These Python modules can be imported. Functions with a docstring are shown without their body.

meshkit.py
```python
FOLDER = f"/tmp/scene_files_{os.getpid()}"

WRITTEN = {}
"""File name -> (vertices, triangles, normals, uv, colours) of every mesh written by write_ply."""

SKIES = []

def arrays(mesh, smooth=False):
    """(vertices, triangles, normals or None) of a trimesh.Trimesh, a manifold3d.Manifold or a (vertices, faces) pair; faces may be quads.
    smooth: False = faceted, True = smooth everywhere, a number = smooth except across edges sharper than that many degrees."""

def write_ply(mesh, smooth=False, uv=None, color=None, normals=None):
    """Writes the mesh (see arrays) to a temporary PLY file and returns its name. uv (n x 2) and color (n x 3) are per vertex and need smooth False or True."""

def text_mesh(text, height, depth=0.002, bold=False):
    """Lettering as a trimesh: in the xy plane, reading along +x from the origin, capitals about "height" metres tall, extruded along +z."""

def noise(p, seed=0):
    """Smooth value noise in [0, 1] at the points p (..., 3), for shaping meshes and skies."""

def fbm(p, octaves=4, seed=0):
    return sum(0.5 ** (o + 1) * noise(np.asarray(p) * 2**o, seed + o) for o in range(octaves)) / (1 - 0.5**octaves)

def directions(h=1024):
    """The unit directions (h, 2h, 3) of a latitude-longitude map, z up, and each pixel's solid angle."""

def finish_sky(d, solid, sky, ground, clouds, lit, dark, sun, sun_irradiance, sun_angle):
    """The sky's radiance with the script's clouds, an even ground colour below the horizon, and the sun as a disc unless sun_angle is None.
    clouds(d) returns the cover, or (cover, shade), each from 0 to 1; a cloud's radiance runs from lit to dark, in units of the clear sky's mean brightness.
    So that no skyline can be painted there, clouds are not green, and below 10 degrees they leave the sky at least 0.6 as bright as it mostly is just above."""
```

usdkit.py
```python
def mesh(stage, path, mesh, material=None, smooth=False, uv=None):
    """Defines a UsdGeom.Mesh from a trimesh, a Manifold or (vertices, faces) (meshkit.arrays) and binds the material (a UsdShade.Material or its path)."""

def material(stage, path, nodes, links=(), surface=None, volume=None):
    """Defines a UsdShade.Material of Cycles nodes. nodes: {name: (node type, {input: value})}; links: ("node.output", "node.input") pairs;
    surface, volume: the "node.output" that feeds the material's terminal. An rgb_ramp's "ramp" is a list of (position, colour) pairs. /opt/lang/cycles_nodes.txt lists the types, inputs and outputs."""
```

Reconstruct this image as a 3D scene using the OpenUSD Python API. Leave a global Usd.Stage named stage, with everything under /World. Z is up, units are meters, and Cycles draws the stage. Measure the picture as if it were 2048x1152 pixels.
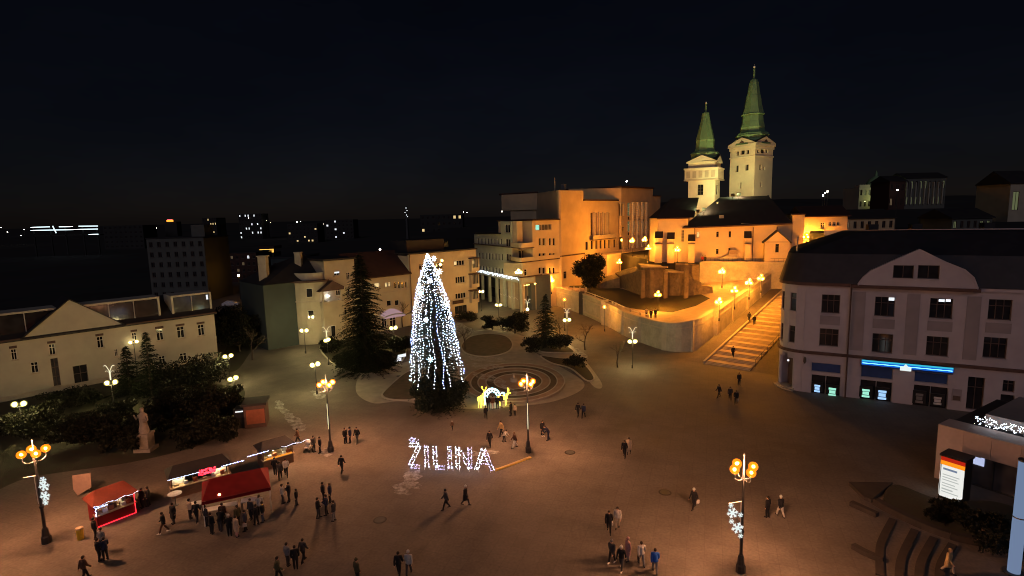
import math, random
import numpy as np, trimesh, manifold3d, usdkit, meshkit
from shapely.geometry import Polygon, box as sbox
from shapely import unary_union
from pxr import Usd, UsdGeom, UsdLux, UsdShade, Sdf, Gf, Vt

stage = Usd.Stage.CreateInMemory()
UsdGeom.SetStageUpAxis(stage, 'Z')
UsdGeom.SetStageMetersPerUnit(stage, 1.0)
UsdGeom.Xform.Define(stage, '/World')
UsdGeom.Scope.Define(stage, '/World/Looks')
rnd = random.Random(7)
rng = np.random.default_rng(7)

# ------------------------------------------------------------------ camera
FPX, CX, CY = 1100.0, 1024.0, 576.0            # the photograph is 2048 x 1152
PITCH, ROLL, CAMZ = math.atan(148 / 1100), math.radians(1.36), 24.0
CAM = np.array([0, 0, CAMZ])
_R, _U = np.array([1., 0, 0]), np.array([0, math.sin(PITCH), math.cos(PITCH)])
FWD = np.array([0, math.cos(PITCH), -math.sin(PITCH)])
RC = math.cos(ROLL) * _R - math.sin(ROLL) * _U
UC = math.sin(ROLL) * _R + math.cos(ROLL) * _U
cam = UsdGeom.Camera.Define(stage, '/World/camera')
cam.CreateHorizontalApertureAttr(36.0)
cam.CreateVerticalApertureAttr(36.0 * 9 / 16)
cam.CreateFocalLengthAttr(36.0 * FPX / 2048)
cam.CreateClippingRangeAttr(Gf.Vec2f(0.1, 20000))
m4 = Gf.Matrix4d(*RC, 0, *UC, 0, *(-FWD), 0, *CAM, 1)
cam.AddTransformOp().Set(m4)
cam.CreateExposureAttr(0.15)

# ------------------------------------------------------------------ sky: clear night, a last trace of light low in the east
SUN_EL, SUN_AZ = math.radians(28.0), math.radians(187)
sky = UsdLux.DomeLight.Define(stage, '/World/sky')
usdkit.material(stage, '/World/Looks/night_sky', {
    "s": ("sky_texture", {"sky_type": "single_scattering", "sun_disc": False, "sun_elevation": SUN_EL, "sun_rotation": SUN_AZ, "ozone_density": 3.0, "aerosol_density": 0.5}),
    "tint": ("mix", {"mix_type": "multiply", "fac": 1.0, "color2": (1.0, 0.80, 0.95)}),
    "tc": ("texture_coordinate", {}), "cm": ("mapping", {"scale": (2.0, 2.0, 6.0)}), "cn": ("noise_texture", {"scale": 1.3, "detail": 5.0, "roughness": 0.6}),
    "cr": ("rgb_ramp", {"ramp": [(0.3, (0.78, 0.78, 0.82)), (0.7, (1.25, 1.2, 1.15))]}), "cloud": ("mix", {"mix_type": "multiply", "fac": 1.0}),
    "b": ("background_shader", {"strength": 0.00085}),
}, [("s.color", "tint.color1"), ("tc.generated", "cm.vector"), ("cm.vector", "cn.vector"), ("cn.fac", "cr.fac"), ("tint.color", "cloud.color1"), ("cr.color", "cloud.color2"), ("cloud.color", "b.color")], surface="b.background")
UsdShade.MaterialBindingAPI.Apply(sky.GetPrim()).Bind(UsdShade.Material.Get(stage, '/World/Looks/night_sky'))
sky.GetPrim().SetCustomDataByKey('kind', 'structure')
# soft moonlight over our shoulder
moon = UsdLux.DistantLight.Define(stage, '/World/moon')
moon.CreateIntensityAttr(0.06); moon.CreateAngleAttr(30.0); moon.CreateColorAttr(Gf.Vec3f(0.92, 0.82, 0.98)); moon.GetPrim().CreateAttribute('inputs:normalize', Sdf.ValueTypeNames.Bool).Set(True)
_d = np.array([math.sin(SUN_AZ) * math.cos(SUN_EL), math.cos(SUN_AZ) * math.cos(SUN_EL), math.sin(SUN_EL)])
_x = np.cross([0, 0, 1], _d); _x /= np.linalg.norm(_x); _y = np.cross(_d, _x)
UsdGeom.Xformable(moon).AddTransformOp().Set(Gf.Matrix4d(*_x, 0, *_y, 0, *_d, 0, 0, 0, 60, 1))

# ------------------------------------------------------------------ helpers: camera geometry
def ray(px, py):
    d = FWD + (px - CX) / FPX * RC - (py - CY) / FPX * UC
    return d / np.linalg.norm(d)
def G(px, py, z=0.0):
    d = ray(px, py); t = (z - CAMZ) / d[2]
    return CAM + t * d
def proj(P):
    v = np.asarray(P, float) - CAM; w = v @ FWD
    return CX + FPX * (v @ RC) / w, CY - FPX * (v @ UC) / w
def up(P, py):
    """height z on the vertical through P that projects to row py"""
    lo, hi = -20.0, 200.0
    for _ in range(60):
        m = (lo + hi) / 2
        if proj((P[0], P[1], m))[1] > py: lo = m
        else: hi = m
    return m
def D(px, py, depth):
    """point on the pixel's ray at a given distance along y"""
    d = ray(px, py)
    return CAM + d * (depth / d[1])

# ------------------------------------------------------------------ helpers: prims
used = {}
def numbered(parent, name):
    k = (parent, name); n = used.get(k, -1) + 1; used[k] = n
    return f'{parent}/{name}' if n == 0 else f'{parent}/{name}_{n:03d}'
class Thing:
    def __init__(s, path, base): s.path, s.base = path, np.asarray(base, float)
    @property
    def prim(s): return stage.GetPrimAtPath(s.path)
def data(prim, label=None, cat=None, group=None, kind=None):
    for k, v in (('label', label), ('category', cat), ('group', group), ('kind', kind)):
        if v: prim.SetCustomDataByKey(k, v)
def thing(name, label, cat, base=(0, 0, 0), group=None, rz=None, kind=None):
    p = numbered('/World', name)
    x = UsdGeom.Xform.Define(stage, p)
    x.AddTranslateOp().Set(Gf.Vec3d(*map(float, base)))
    if rz is not None: x.AddRotateZOp().Set(float(math.degrees(rz)))
    data(x.GetPrim(), label, cat, group, kind)
    return Thing(p, base)
def part(t, name, mesh, mat, smooth=False, label=None, local=False, kind=None):
    assert np.isfinite(np.asarray(mesh.vertices if hasattr(mesh, 'vertices') else (mesh[0] if isinstance(mesh, tuple) else 0))).all(), name
    """one mesh under a thing (or under a part); world coordinates unless local"""
    p = numbered(t.path, name)
    if not (hasattr(mesh, 'to_mesh')):
        if isinstance(mesh, (list,)): mesh = cat_(mesh)
        v, f = (mesh.vertices, mesh.faces) if hasattr(mesh, 'vertices') else mesh
        v = np.asarray(v, float)
        if not local: v = v - t.base
        mesh = (v, np.asarray(f))
    m = usdkit.mesh(stage, p, mesh, M[mat], smooth)
    if label: m.GetPrim().SetCustomDataByKey('label', label)
    if kind: m.GetPrim().SetCustomDataByKey('kind', kind)
    return Thing(p, t.base if not local else (0, 0, 0))
def single(name, mesh, mat, label=None, cat=None, group=None, kind=None, smooth=False):
    """a thing that is one mesh, or a piece of the setting"""
    p = numbered('/World', name)
    if isinstance(mesh, list): mesh = cat_(mesh)
    m = usdkit.mesh(stage, p, mesh if not hasattr(mesh, 'vertices') else (np.asarray(mesh.vertices), np.asarray(mesh.faces)), M[mat], smooth)
    data(m.GetPrim(), label, cat, group, kind)
    return Thing(p, (0, 0, 0))
def dup(t, base, rz, label, group=None):
    """a copy of a thing: one Xform that references the first one"""
    src = stage.GetPrimAtPath(t.path)
    nm = src.GetName()
    p = numbered('/World', nm)
    x = UsdGeom.Xform.Define(stage, p)
    x.GetPrim().GetReferences().AddInternalReference(t.path)
    x.ClearXformOpOrder()
    x2 = UsdGeom.Xformable(x.GetPrim())
    for op in ('translate', 'rotateZ'): pass
    api = UsdGeom.XformCommonAPI(x2)
    attr = x.GetPrim().CreateAttribute('xformOp:translate', Sdf.ValueTypeNames.Double3); attr.Set(Gf.Vec3d(*map(float, base)))
    a2 = x.GetPrim().CreateAttribute('xformOp:rotateZ', Sdf.ValueTypeNames.Float); a2.Set(float(math.degrees(rz)))
    x.GetPrim().CreateAttribute('xformOpOrder', Sdf.ValueTypeNames.TokenArray, False, Sdf.VariabilityUniform).Set(Vt.TokenArray(['xformOp:translate', 'xformOp:rotateZ']))
    x.GetPrim().SetInstanceable(True)
    d = dict(src.GetCustomData())
    data(x.GetPrim(), label, d.get('category'), group or d.get('group'))
    return Thing(p, base)

# ------------------------------------------------------------------ helpers: shapes, all return (vertices, triangles)
def cat_(ms):
    vs, fs, n = [], [], 0
    for m in ms:
        v, f = (m.vertices, m.faces) if hasattr(m, 'vertices') else m
        v = np.asarray(v, float); f = np.asarray(f, int)
        if f.shape[1] == 4: f = np.vstack([f[:, [0, 1, 2]], f[:, [0, 2, 3]]])
        vs.append(v); fs.append(f + n); n += len(v)
    return np.vstack(vs), np.vstack(fs)
BOXF = np.array([[0, 2, 1], [0, 3, 2], [4, 5, 6], [4, 6, 7], [0, 1, 5], [0, 5, 4], [1, 2, 6], [1, 6, 5], [2, 3, 7], [2, 7, 6], [3, 0, 4], [3, 4, 7]])
def obox(c, ux, uy, sx, sy, z0, z1):
    """box with centre c (xy), horizontal axes ux, uy, full sizes sx, sy"""
    c = np.asarray(c, float)[:2]; ux = np.asarray(ux, float)[:2]; uy = np.asarray(uy, float)[:2]
    q = [c - ux * sx / 2 - uy * sy / 2, c + ux * sx / 2 - uy * sy / 2, c + ux * sx / 2 + uy * sy / 2, c - ux * sx / 2 + uy * sy / 2]
    if ux[0] * uy[1] - ux[1] * uy[0] < 0: q = q[::-1]
    v = [(*p, z0) for p in q] + [(*p, z1) for p in q]
    return np.array(v), BOXF
def abox(x0, x1, y0, y1, z0, z1):
    return obox(((x0 + x1) / 2, (y0 + y1) / 2), (1, 0), (0, 1), x1 - x0, y1 - y0, z0, z1)
def tube(P, r, n=8, cap=True):
    """tube along points P with radius r (number or list)"""
    P = np.asarray(P, float); r = np.broadcast_to(r, (len(P),))
    vs = []; T = np.gradient(P, axis=0); ref = np.array([0, 0, 1.]) if abs(T[0][2]) < .9 * np.linalg.norm(T[0]) else np.array([1., 0, 0])
    for i in range(len(P)):
        t = T[i] / max(np.linalg.norm(T[i]), 1e-9)
        if i: a = pa - t * (pa @ t)
        else: a = np.cross(ref, t)
        if np.linalg.norm(a) < 1e-4: a = np.cross([.3, .5, .8], t)
        a /= np.linalg.norm(a); pa = a; b = np.cross(t, a)
        for k in range(n):
            w = 2 * math.pi * k / n
            vs.append(P[i] + r[i] * (math.cos(w) * a + math.sin(w) * b))
    f = []
    for i in range(len(P) - 1):
        for k in range(n):
            a, b = i * n + k, i * n + (k + 1) % n
            f += [[a, b, b + n], [a, b + n, a + n]]
    if cap:
        vs += [P[0], P[-1]]; c0, c1 = len(vs) - 2, len(vs) - 1; o = (len(P) - 1) * n
        for k in range(n):
            f += [[c0, (k + 1) % n, k], [c1, o + k, o + (k + 1) % n]]
    return np.array(vs), np.array(f)
def lathe(prof, c, n=16, rot=0.0):
    """profile [(r, z)] bottom to top turned about the vertical through c"""
    vs, f = [], []
    for (r, z) in prof:
        for k in range(n):
            w = 2 * math.pi * k / n + rot
            vs.append((c[0] + r * math.cos(w), c[1] + r * math.sin(w), c[2] + z))
    for i in range(len(prof) - 1):
        for k in range(n):
            a, b = i * n + k, i * n + (k + 1) % n
            f += [[a, b, b + n], [a, b + n, a + n]]
    vs += [(c[0], c[1], c[2] + prof[0][1]), (c[0], c[1], c[2] + prof[-1][1])]
    o = (len(prof) - 1) * n
    for k in range(n):
        f += [[len(vs) - 2, (k + 1) % n, k], [len(vs) - 1, o + k, o + (k + 1) % n]]
    return np.array(vs, float), np.array(f)
_ico = {}
def ball(c, r, sub=2, sq=(1, 1, 1)):
    if sub not in _ico: _ico[sub] = trimesh.creation.icosphere(sub)
    return np.asarray(_ico[sub].vertices) * r * np.array(sq) + np.asarray(c, float), np.asarray(_ico[sub].faces)
OCTV = np.array([[1, 0, 0], [-1, 0, 0], [0, 1, 0], [0, -1, 0], [0, 0, 1], [0, 0, -1]], float)
OCTF = np.array([[0, 2, 4], [2, 1, 4], [1, 3, 4], [3, 0, 4], [2, 0, 5], [1, 2, 5], [3, 1, 5], [0, 3, 5]])
def bulbs(P, r):
    P = np.asarray(P, float); r = np.broadcast_to(r, (len(P),))
    v = (OCTV[None] * r[:, None, None] + P[:, None]).reshape(-1, 3)
    f = (OCTF[None] + 6 * np.arange(len(P))[:, None, None]).reshape(-1, 3)
    return v, f
def prism(poly, z0, z1):
    """vertical prism over a polygon (xy list or shapely)"""
    p = poly if hasattr(poly, 'geom_type') else Polygon([tuple(q[:2]) for q in poly])
    if not p.is_valid: p = p.buffer(0)
    if p.geom_type == 'MultiPolygon': return cat_([prism(g, z0, z1) for g in p.geoms])
    m = trimesh.creation.extrude_polygon(p, z1 - z0, engine='earcut')
    return np.asarray(m.vertices) + [0, 0, z0], np.asarray(m.faces)
def sheet(poly, z):
    p = poly if hasattr(poly, 'geom_type') else Polygon([tuple(q[:2]) for q in poly])
    if not p.is_valid: p = p.buffer(0)
    if p.geom_type == 'MultiPolygon': return cat_([sheet(g, z) for g in p.geoms])
    v, f = trimesh.creation.triangulate_polygon(p, engine='earcut')
    v = np.column_stack([v, np.full(len(v), z)]); f = np.asarray(f)
    a = v[f]; n = np.cross(a[:, 1] - a[:, 0], a[:, 2] - a[:, 0])[:, 2]
    f = f.copy(); f[n < 0] = f[n < 0][:, ::-1]
    return v, f
def smooth_ring(pts, n=8):
    """closed Catmull-Rom through xy points"""
    P = np.asarray([p[:2] for p in pts], float); k = len(P); out = []
    for i in range(k):
        a, b, c, d = P[i - 1], P[i], P[(i + 1) % k], P[(i + 2) % k]
        for t in np.arange(n) / n:
            out.append(.5 * (2 * b + (c - a) * t + (2 * a - 5 * b + 4 * c - d) * t * t + (3 * b - a - 3 * c + d) * t ** 3))
    return np.array(out)
def smooth_line(pts, n=8):
    P = np.asarray(pts, float); k = len(P); out = []
    for i in range(k - 1):
        a, b, c, d = P[max(i - 1, 0)], P[i], P[i + 1], P[min(i + 2, k - 1)]
        for t in np.arange(n) / n:
            out.append(.5 * (2 * b + (c - a) * t + (2 * a - 5 * b + 4 * c - d) * t * t + (3 * b - a - 3 * c + d) * t ** 3))
    out.append(P[-1])
    return np.array(out)
def strip_wall(P, z0, z1, th):
    """wall of thickness th along xy points P; z0, z1 numbers or lists"""
    P = np.asarray([p[:2] for p in P], float); n = len(P)
    z0 = np.broadcast_to(z0, (n,)); z1 = np.broadcast_to(z1, (n,))
    T = np.gradient(P, axis=0); T /= np.linalg.norm(T, axis=1)[:, None]; N = np.column_stack([-T[:, 1], T[:, 0]])
    L, Rr = P + N * th / 2, P - N * th / 2
    v = []
    for i in range(n): v += [(*Rr[i], z0[i]), (*L[i], z0[i]), (*L[i], z1[i]), (*Rr[i], z1[i])]
    f = []
    for i in range(n - 1):
        a, b = 4 * i, 4 * i + 4
        for k in range(4):
            j = (k + 1) % 4
            f += [[a + k, b + k, b + j], [a + k, b + j, a + j]]
    f += [[0, 1, 2], [0, 2, 3]]; e = 4 * (n - 1); f += [[e, e + 2, e + 1], [e, e + 3, e + 2]]
    return np.array(v), np.array(f)

class Wall:
    """vertical facade plane from A to B (xy); n is the outward normal, towards the viewer's side"""
    def __init__(s, A, B, side=None):
        s.A, s.B = np.array(A, float)[:2], np.array(B, float)[:2]
        d = s.B - s.A; s.L = np.linalg.norm(d); s.u = d / s.L
        s.n = np.array([s.u[1], -s.u[0]])
        if s.n @ (-s.A if side is None else np.asarray(side, float)[:2] - s.A) < 0: s.n = -s.n
    def uz(s, px, py):
        d = ray(px, py); t = ((s.A - CAM[:2]) @ s.n) / (d[:2] @ s.n); P = CAM + t * d
        return (P[:2] - s.A) @ s.u, P[2]
    def at(s, u, z, o=0.0):
        """world point at u along, height z, o outwards"""
        q = s.A + s.u * u + s.n * o
        return np.array([q[0], q[1], z])
    def box(s, u0, u1, z0, z1, o0, o1):
        c = s.A + s.u * (u0 + u1) / 2 + s.n * (o0 + o1) / 2
        return obox(c, s.u, s.n, u1 - u0, abs(o1 - o0), z0, z1)
    def ext(s, poly, o0, o1):
        """(u, z) polygon extruded from o0 to o1 along the normal"""
        if poly.geom_type == 'MultiPolygon': return cat_([s.ext(g, o0, o1) for g in poly.geoms])
        m = trimesh.creation.extrude_polygon(poly, abs(o1 - o0), engine='earcut')
        v = np.asarray(m.vertices); o = min(o0, o1) + v[:, 2]
        P = s.A + v[:, :1] * s.u + o[:, None] * s.n
        f = np.asarray(m.faces)
        if s.u[0] * s.n[1] - s.u[1] * s.n[0] > 0: f = f[:, ::-1]
        return np.column_stack([P, v[:, 1]]), f
    def rect(s, px0, py0, px1, py1):
        """pixel box -> (u0, z0, u1, z1) on the wall, sizes taken through the centre"""
        mx, my = (px0 + px1) / 2, (py0 + py1) / 2
        ua, ub = s.uz(px0, my)[0], s.uz(px1, my)[0]
        za, zb = s.uz(mx, py1)[1], s.uz(mx, py0)[1]
        return min(ua, ub), za, max(ua, ub), zb

# ------------------------------------------------------------------ materials
M = {}
def pm(name, col, rough=0.8, var=0.25, scale=1.5, bump=0.15, bscale=None, metallic=0.0, col2=None, spec=0.3, stretch=None, dist=0.02):
    """principled with two octave colour mottling and fine relief, in object space"""
    c1 = np.array(col, float); c2 = np.array(col2, float) if col2 is not None else c1 * (1 - var)
    n = {"g": ("geometry", {}), "map": ("mapping", {"scale": stretch or (1, 1, 1)}),
         "n1": ("noise_texture", {"scale": scale, "detail": 5.0, "roughness": 0.65}),
         "r1": ("rgb_ramp", {"ramp": [(0.3, tuple(c2)), (0.7, tuple(c1))]}),
         "n2": ("noise_texture", {"scale": bscale or scale * 9, "detail": 3.0}),
         "r2": ("rgb_ramp", {"ramp": [(0.25, (1 - var * .6,) * 3), (0.75, (1.0, 1.0, 1.0))]}),
         "mx": ("mix", {"mix_type": "multiply", "fac": 1.0}),
         "bp": ("bump", {"strength": bump, "distance": dist}),
         "p": ("principled_bsdf", {"roughness": rough, "metallic": metallic, "specular_ior_level": spec})}
    l = [("g.position", "map.vector"), ("map.vector", "n1.vector"), ("map.vector", "n2.vector"), ("n1.fac", "r1.fac"), ("n2.fac", "r2.fac"),
         ("r1.color", "mx.color1"), ("r2.color", "mx.color2"), ("mx.color", "p.base_color"), ("n2.fac", "bp.height"), ("bp.normal", "p.normal")]
    M[name] = usdkit.material(stage, '/World/Looks/' + name, n, l, surface="p.BSDF")
def em(name, col, strength, base=(0.6, 0.6, 0.6)):
    M[name] = usdkit.material(stage, '/World/Looks/' + name, {"e": ("emission", {"color": col, "strength": strength})}, [], surface="e.emission")
def glassy(name, col, rough=0.08):
    n = {"g": ("geometry", {}), "n1": ("noise_texture", {"scale": 0.8, "detail": 2.0}), "r": ("rgb_ramp", {"ramp": [(0.3, tuple(np.array(col) * .5)), (0.7, col)]}),
         "p": ("principled_bsdf", {"roughness": rough, "specular_ior_level": 0.6})}
    M[name] = usdkit.material(stage, '/World/Looks/' + name, n, [("g.position", "n1.vector"), ("n1.fac", "r.fac"), ("r.color", "p.base_color")], surface="p.BSDF")
def leafy(name, col, col2, trans=0.25):
    n = {"g": ("geometry", {}), "n1": ("noise_texture", {"scale": 0.7, "detail": 3.0}), "r": ("rgb_ramp", {"ramp": [(0.3, col2), (0.7, col)]}),
         "oi": ("geometry", {}), "d": ("principled_bsdf", {"roughness": 0.65, "specular_ior_level": 0.25}), "t": ("translucent_bsdf", {}), "m": ("mix_closure", {"fac": trans})}
    M[name] = usdkit.material(stage, '/World/Looks/' + name, n, [("g.position", "n1.vector"), ("n1.fac", "r.fac"), ("r.color", "d.base_color"), ("r.color", "t.color"),
        ("d.BSDF", "m.closure1"), ("t.BSDF", "m.closure2")], surface="m.closure")
pm('cream_wall', (0.44, 0.385, 0.28), scale=0.5, var=0.18, bscale=14)
pm('white_wall', (0.42, 0.39, 0.32), scale=0.4, var=0.16, bscale=14)
pm('ochre_wall', (0.52, 0.42, 0.28), scale=0.4, var=0.16, bscale=14)
pm('green_wall', (0.48, 0.48, 0.36), scale=0.5, var=0.16, bscale=14)
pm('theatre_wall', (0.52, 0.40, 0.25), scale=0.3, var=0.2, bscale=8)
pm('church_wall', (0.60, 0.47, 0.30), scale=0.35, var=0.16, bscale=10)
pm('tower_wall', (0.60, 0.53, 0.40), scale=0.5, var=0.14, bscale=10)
pm('bank_wall', (0.39, 0.375, 0.42), scale=0.4, var=0.16, bscale=14)
pm('bank_panel', (0.27, 0.25, 0.27), scale=0.5, var=0.16, bscale=14)
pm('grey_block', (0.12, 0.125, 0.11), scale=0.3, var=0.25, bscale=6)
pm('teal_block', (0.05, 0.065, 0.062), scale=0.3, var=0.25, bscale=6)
pm('dark_roof', (0.035, 0.032, 0.034), rough=0.7, scale=0.8, var=0.4, bscale=7, bump=0.4)
pm('slate_roof', (0.028, 0.028, 0.036), rough=0.6, scale=0.8, var=0.4, bscale=9, bump=0.4)
pm('red_roof', (0.06, 0.03, 0.025), rough=0.75, scale=0.9, var=0.4, bscale=7, bump=0.4)
pm('copper_green', (0.20, 0.36, 0.19), rough=0.55, scale=0.5, var=0.35, bscale=5, bump=0.2, stretch=(1, 1, .4))
pm('stone_trim', (0.42, 0.36, 0.28), scale=1.2, var=0.2)
pm('dark_trim', (0.10, 0.06, 0.05), scale=1.2, var=0.3)
pm('frame_white', (0.55, 0.52, 0.46), rough=0.5, scale=3, var=0.1)
pm('frame_dark', (0.09, 0.06, 0.05), rough=0.5, scale=3, var=0.2)
pm('frame_grey', (0.3, 0.3, 0.3), rough=0.4, scale=3, var=0.15)
pm('stone_wall', (0.36, 0.31, 0.24), scale=0.7, var=0.35, bscale=2.5, bump=0.7, dist=0.06)
pm('pale_stone', (0.40, 0.36, 0.29), scale=0.6, var=0.3, bscale=3, bump=0.4, dist=0.04)
pm('rough_stone', (0.17, 0.125, 0.085), scale=0.8, var=0.45, bscale=2.0, bump=1.0, dist=0.12)
pm('dark_stone', (0.06, 0.048, 0.042), scale=0.9, var=0.35)
pm('brown_stone', (0.30, 0.21, 0.15), scale=0.8, var=0.3)
pm('metal_dark', (0.05, 0.05, 0.05), rough=0.45, scale=4, var=0.2, metallic=0.3)
pm('metal_grey', (0.30, 0.30, 0.30), rough=0.4, scale=4, var=0.15, metallic=0.5)
pm('metal_white', (0.62, 0.62, 0.62), rough=0.4, scale=3, var=0.1)
pm('wood', (0.20, 0.12, 0.07), scale=3, var=0.35, stretch=(1, 1, 5))
pm('wood_pale', (0.45, 0.33, 0.20), scale=3, var=0.3)
pm('bark', (0.08, 0.06, 0.045), rough=0.9, scale=5, var=0.5, bump=0.8, stretch=(1, 1, .3))
pm('snow', (0.62, 0.63, 0.64), rough=0.7, scale=2.2, var=0.45, bscale=8, bump=0.4, dist=0.05)
pm('red_cloth', (0.22, 0.010, 0.014), rough=0.8, scale=2, var=0.3)
pm('rust_board', (0.30, 0.10, 0.05), rough=0.7, scale=2, var=0.3)
pm('yellow_plastic', (0.62, 0.42, 0.03), rough=0.5, scale=3, var=0.2)
pm('pink_board', (0.36, 0.24, 0.19), rough=0.7, scale=2, var=0.2)
pm('statue_stone', (0.36, 0.31, 0.25), scale=3, var=0.3, bump=0.4)
pm('tile_beige', (0.42, 0.33, 0.29), rough=0.5, scale=1.0, var=0.15, bscale=5)
pm('black_plate', (0.02, 0.02, 0.022), rough=0.4, scale=3, var=0.3)
pm('blue_panel', (0.03, 0.07, 0.22), rough=0.35, scale=2, var=0.25)
pm('skin', (0.45, 0.27, 0.19), rough=0.6, scale=8, var=0.1)
pm('grass_dark', (0.055, 0.058, 0.03), rough=0.95, scale=0.9, var=0.5, bscale=12, bump=1.0, dist=0.06, col2=(0.06, 0.045, 0.03))
pm('soil_brown', (0.13, 0.095, 0.065), rough=0.95, scale=0.9, var=0.4, bscale=9, bump=1.0, dist=0.06, col2=(0.07, 0.06, 0.035))
pm('path_pale', (0.36, 0.33, 0.27), rough=0.85, scale=0.7, var=0.3, bscale=10, bump=0.3)
pm('kerb_stone', (0.40, 0.37, 0.31), rough=0.8, scale=1.2, var=0.25)
pm('asphalt', (0.11, 0.10, 0.09), rough=0.85, scale=0.35, var=0.35, bscale=14, bump=0.3)
pm('step_stone', (0.42, 0.33, 0.24), rough=0.8, scale=0.8, var=0.25)
pm('far_ground', (0.045, 0.043, 0.04), rough=0.95, scale=0.03, var=0.5, bscale=0.4)
glassy('pane_dark', (0.022, 0.022, 0.026))
glassy('pane_grey', (0.07, 0.07, 0.08))
leafy('needles', (0.018, 0.024, 0.011), (0.008, 0.012, 0.006))
leafy('needles_blue', (0.024, 0.034, 0.022), (0.012, 0.018, 0.012))
leafy('shrub_leaf', (0.017, 0.018, 0.008), (0.008, 0.009, 0.005))
leafy('twigs', (0.07, 0.055, 0.04), (0.04, 0.03, 0.02), .05)
def glow_glass(name, col, strength, fac, tint):
    M[name] = usdkit.material(stage, '/World/Looks/' + name, {"t": ("transparent_bsdf", {"color": tint}), "e": ("emission", {"color": col, "strength": strength}), "m": ("mix_closure", {"fac": fac})}, [("t.BSDF", "m.closure1"), ("e.emission", "m.closure2")], surface="m.closure")
glow_glass('sodium_glass', (1.0, 0.21, 0.008), 1.9, .65, (1.0, 0.85, 0.7))
glow_glass('warm_glass', (0.95, 0.80, 0.22), 0.7, .4, (1.0, 0.95, 0.85))
# trampled snow: broken, thin, soiled, the paving showing through
M['snow_thin'] = usdkit.material(stage, '/World/Looks/snow_thin', {"g": ("geometry", {}), "n": ("noise_texture", {"scale": 1.3, "detail": 8.0, "roughness": 0.75}), "a": ("rgb_ramp", {"ramp": [(0.42, (0, 0, 0)), (0.62, (0.8, 0.8, 0.8))]}),
    "n2": ("noise_texture", {"scale": 6.0, "detail": 3.0}), "c": ("rgb_ramp", {"ramp": [(0.3, (0.30, 0.29, 0.28)), (0.7, (0.55, 0.55, 0.55))]}), "p": ("principled_bsdf", {"roughness": 0.8})},
    [("g.position", "n.vector"), ("g.position", "n2.vector"), ("n.fac", "a.fac"), ("a.color", "p.alpha"), ("n2.fac", "c.fac"), ("c.color", "p.base_color")], surface="p.BSDF")
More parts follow.
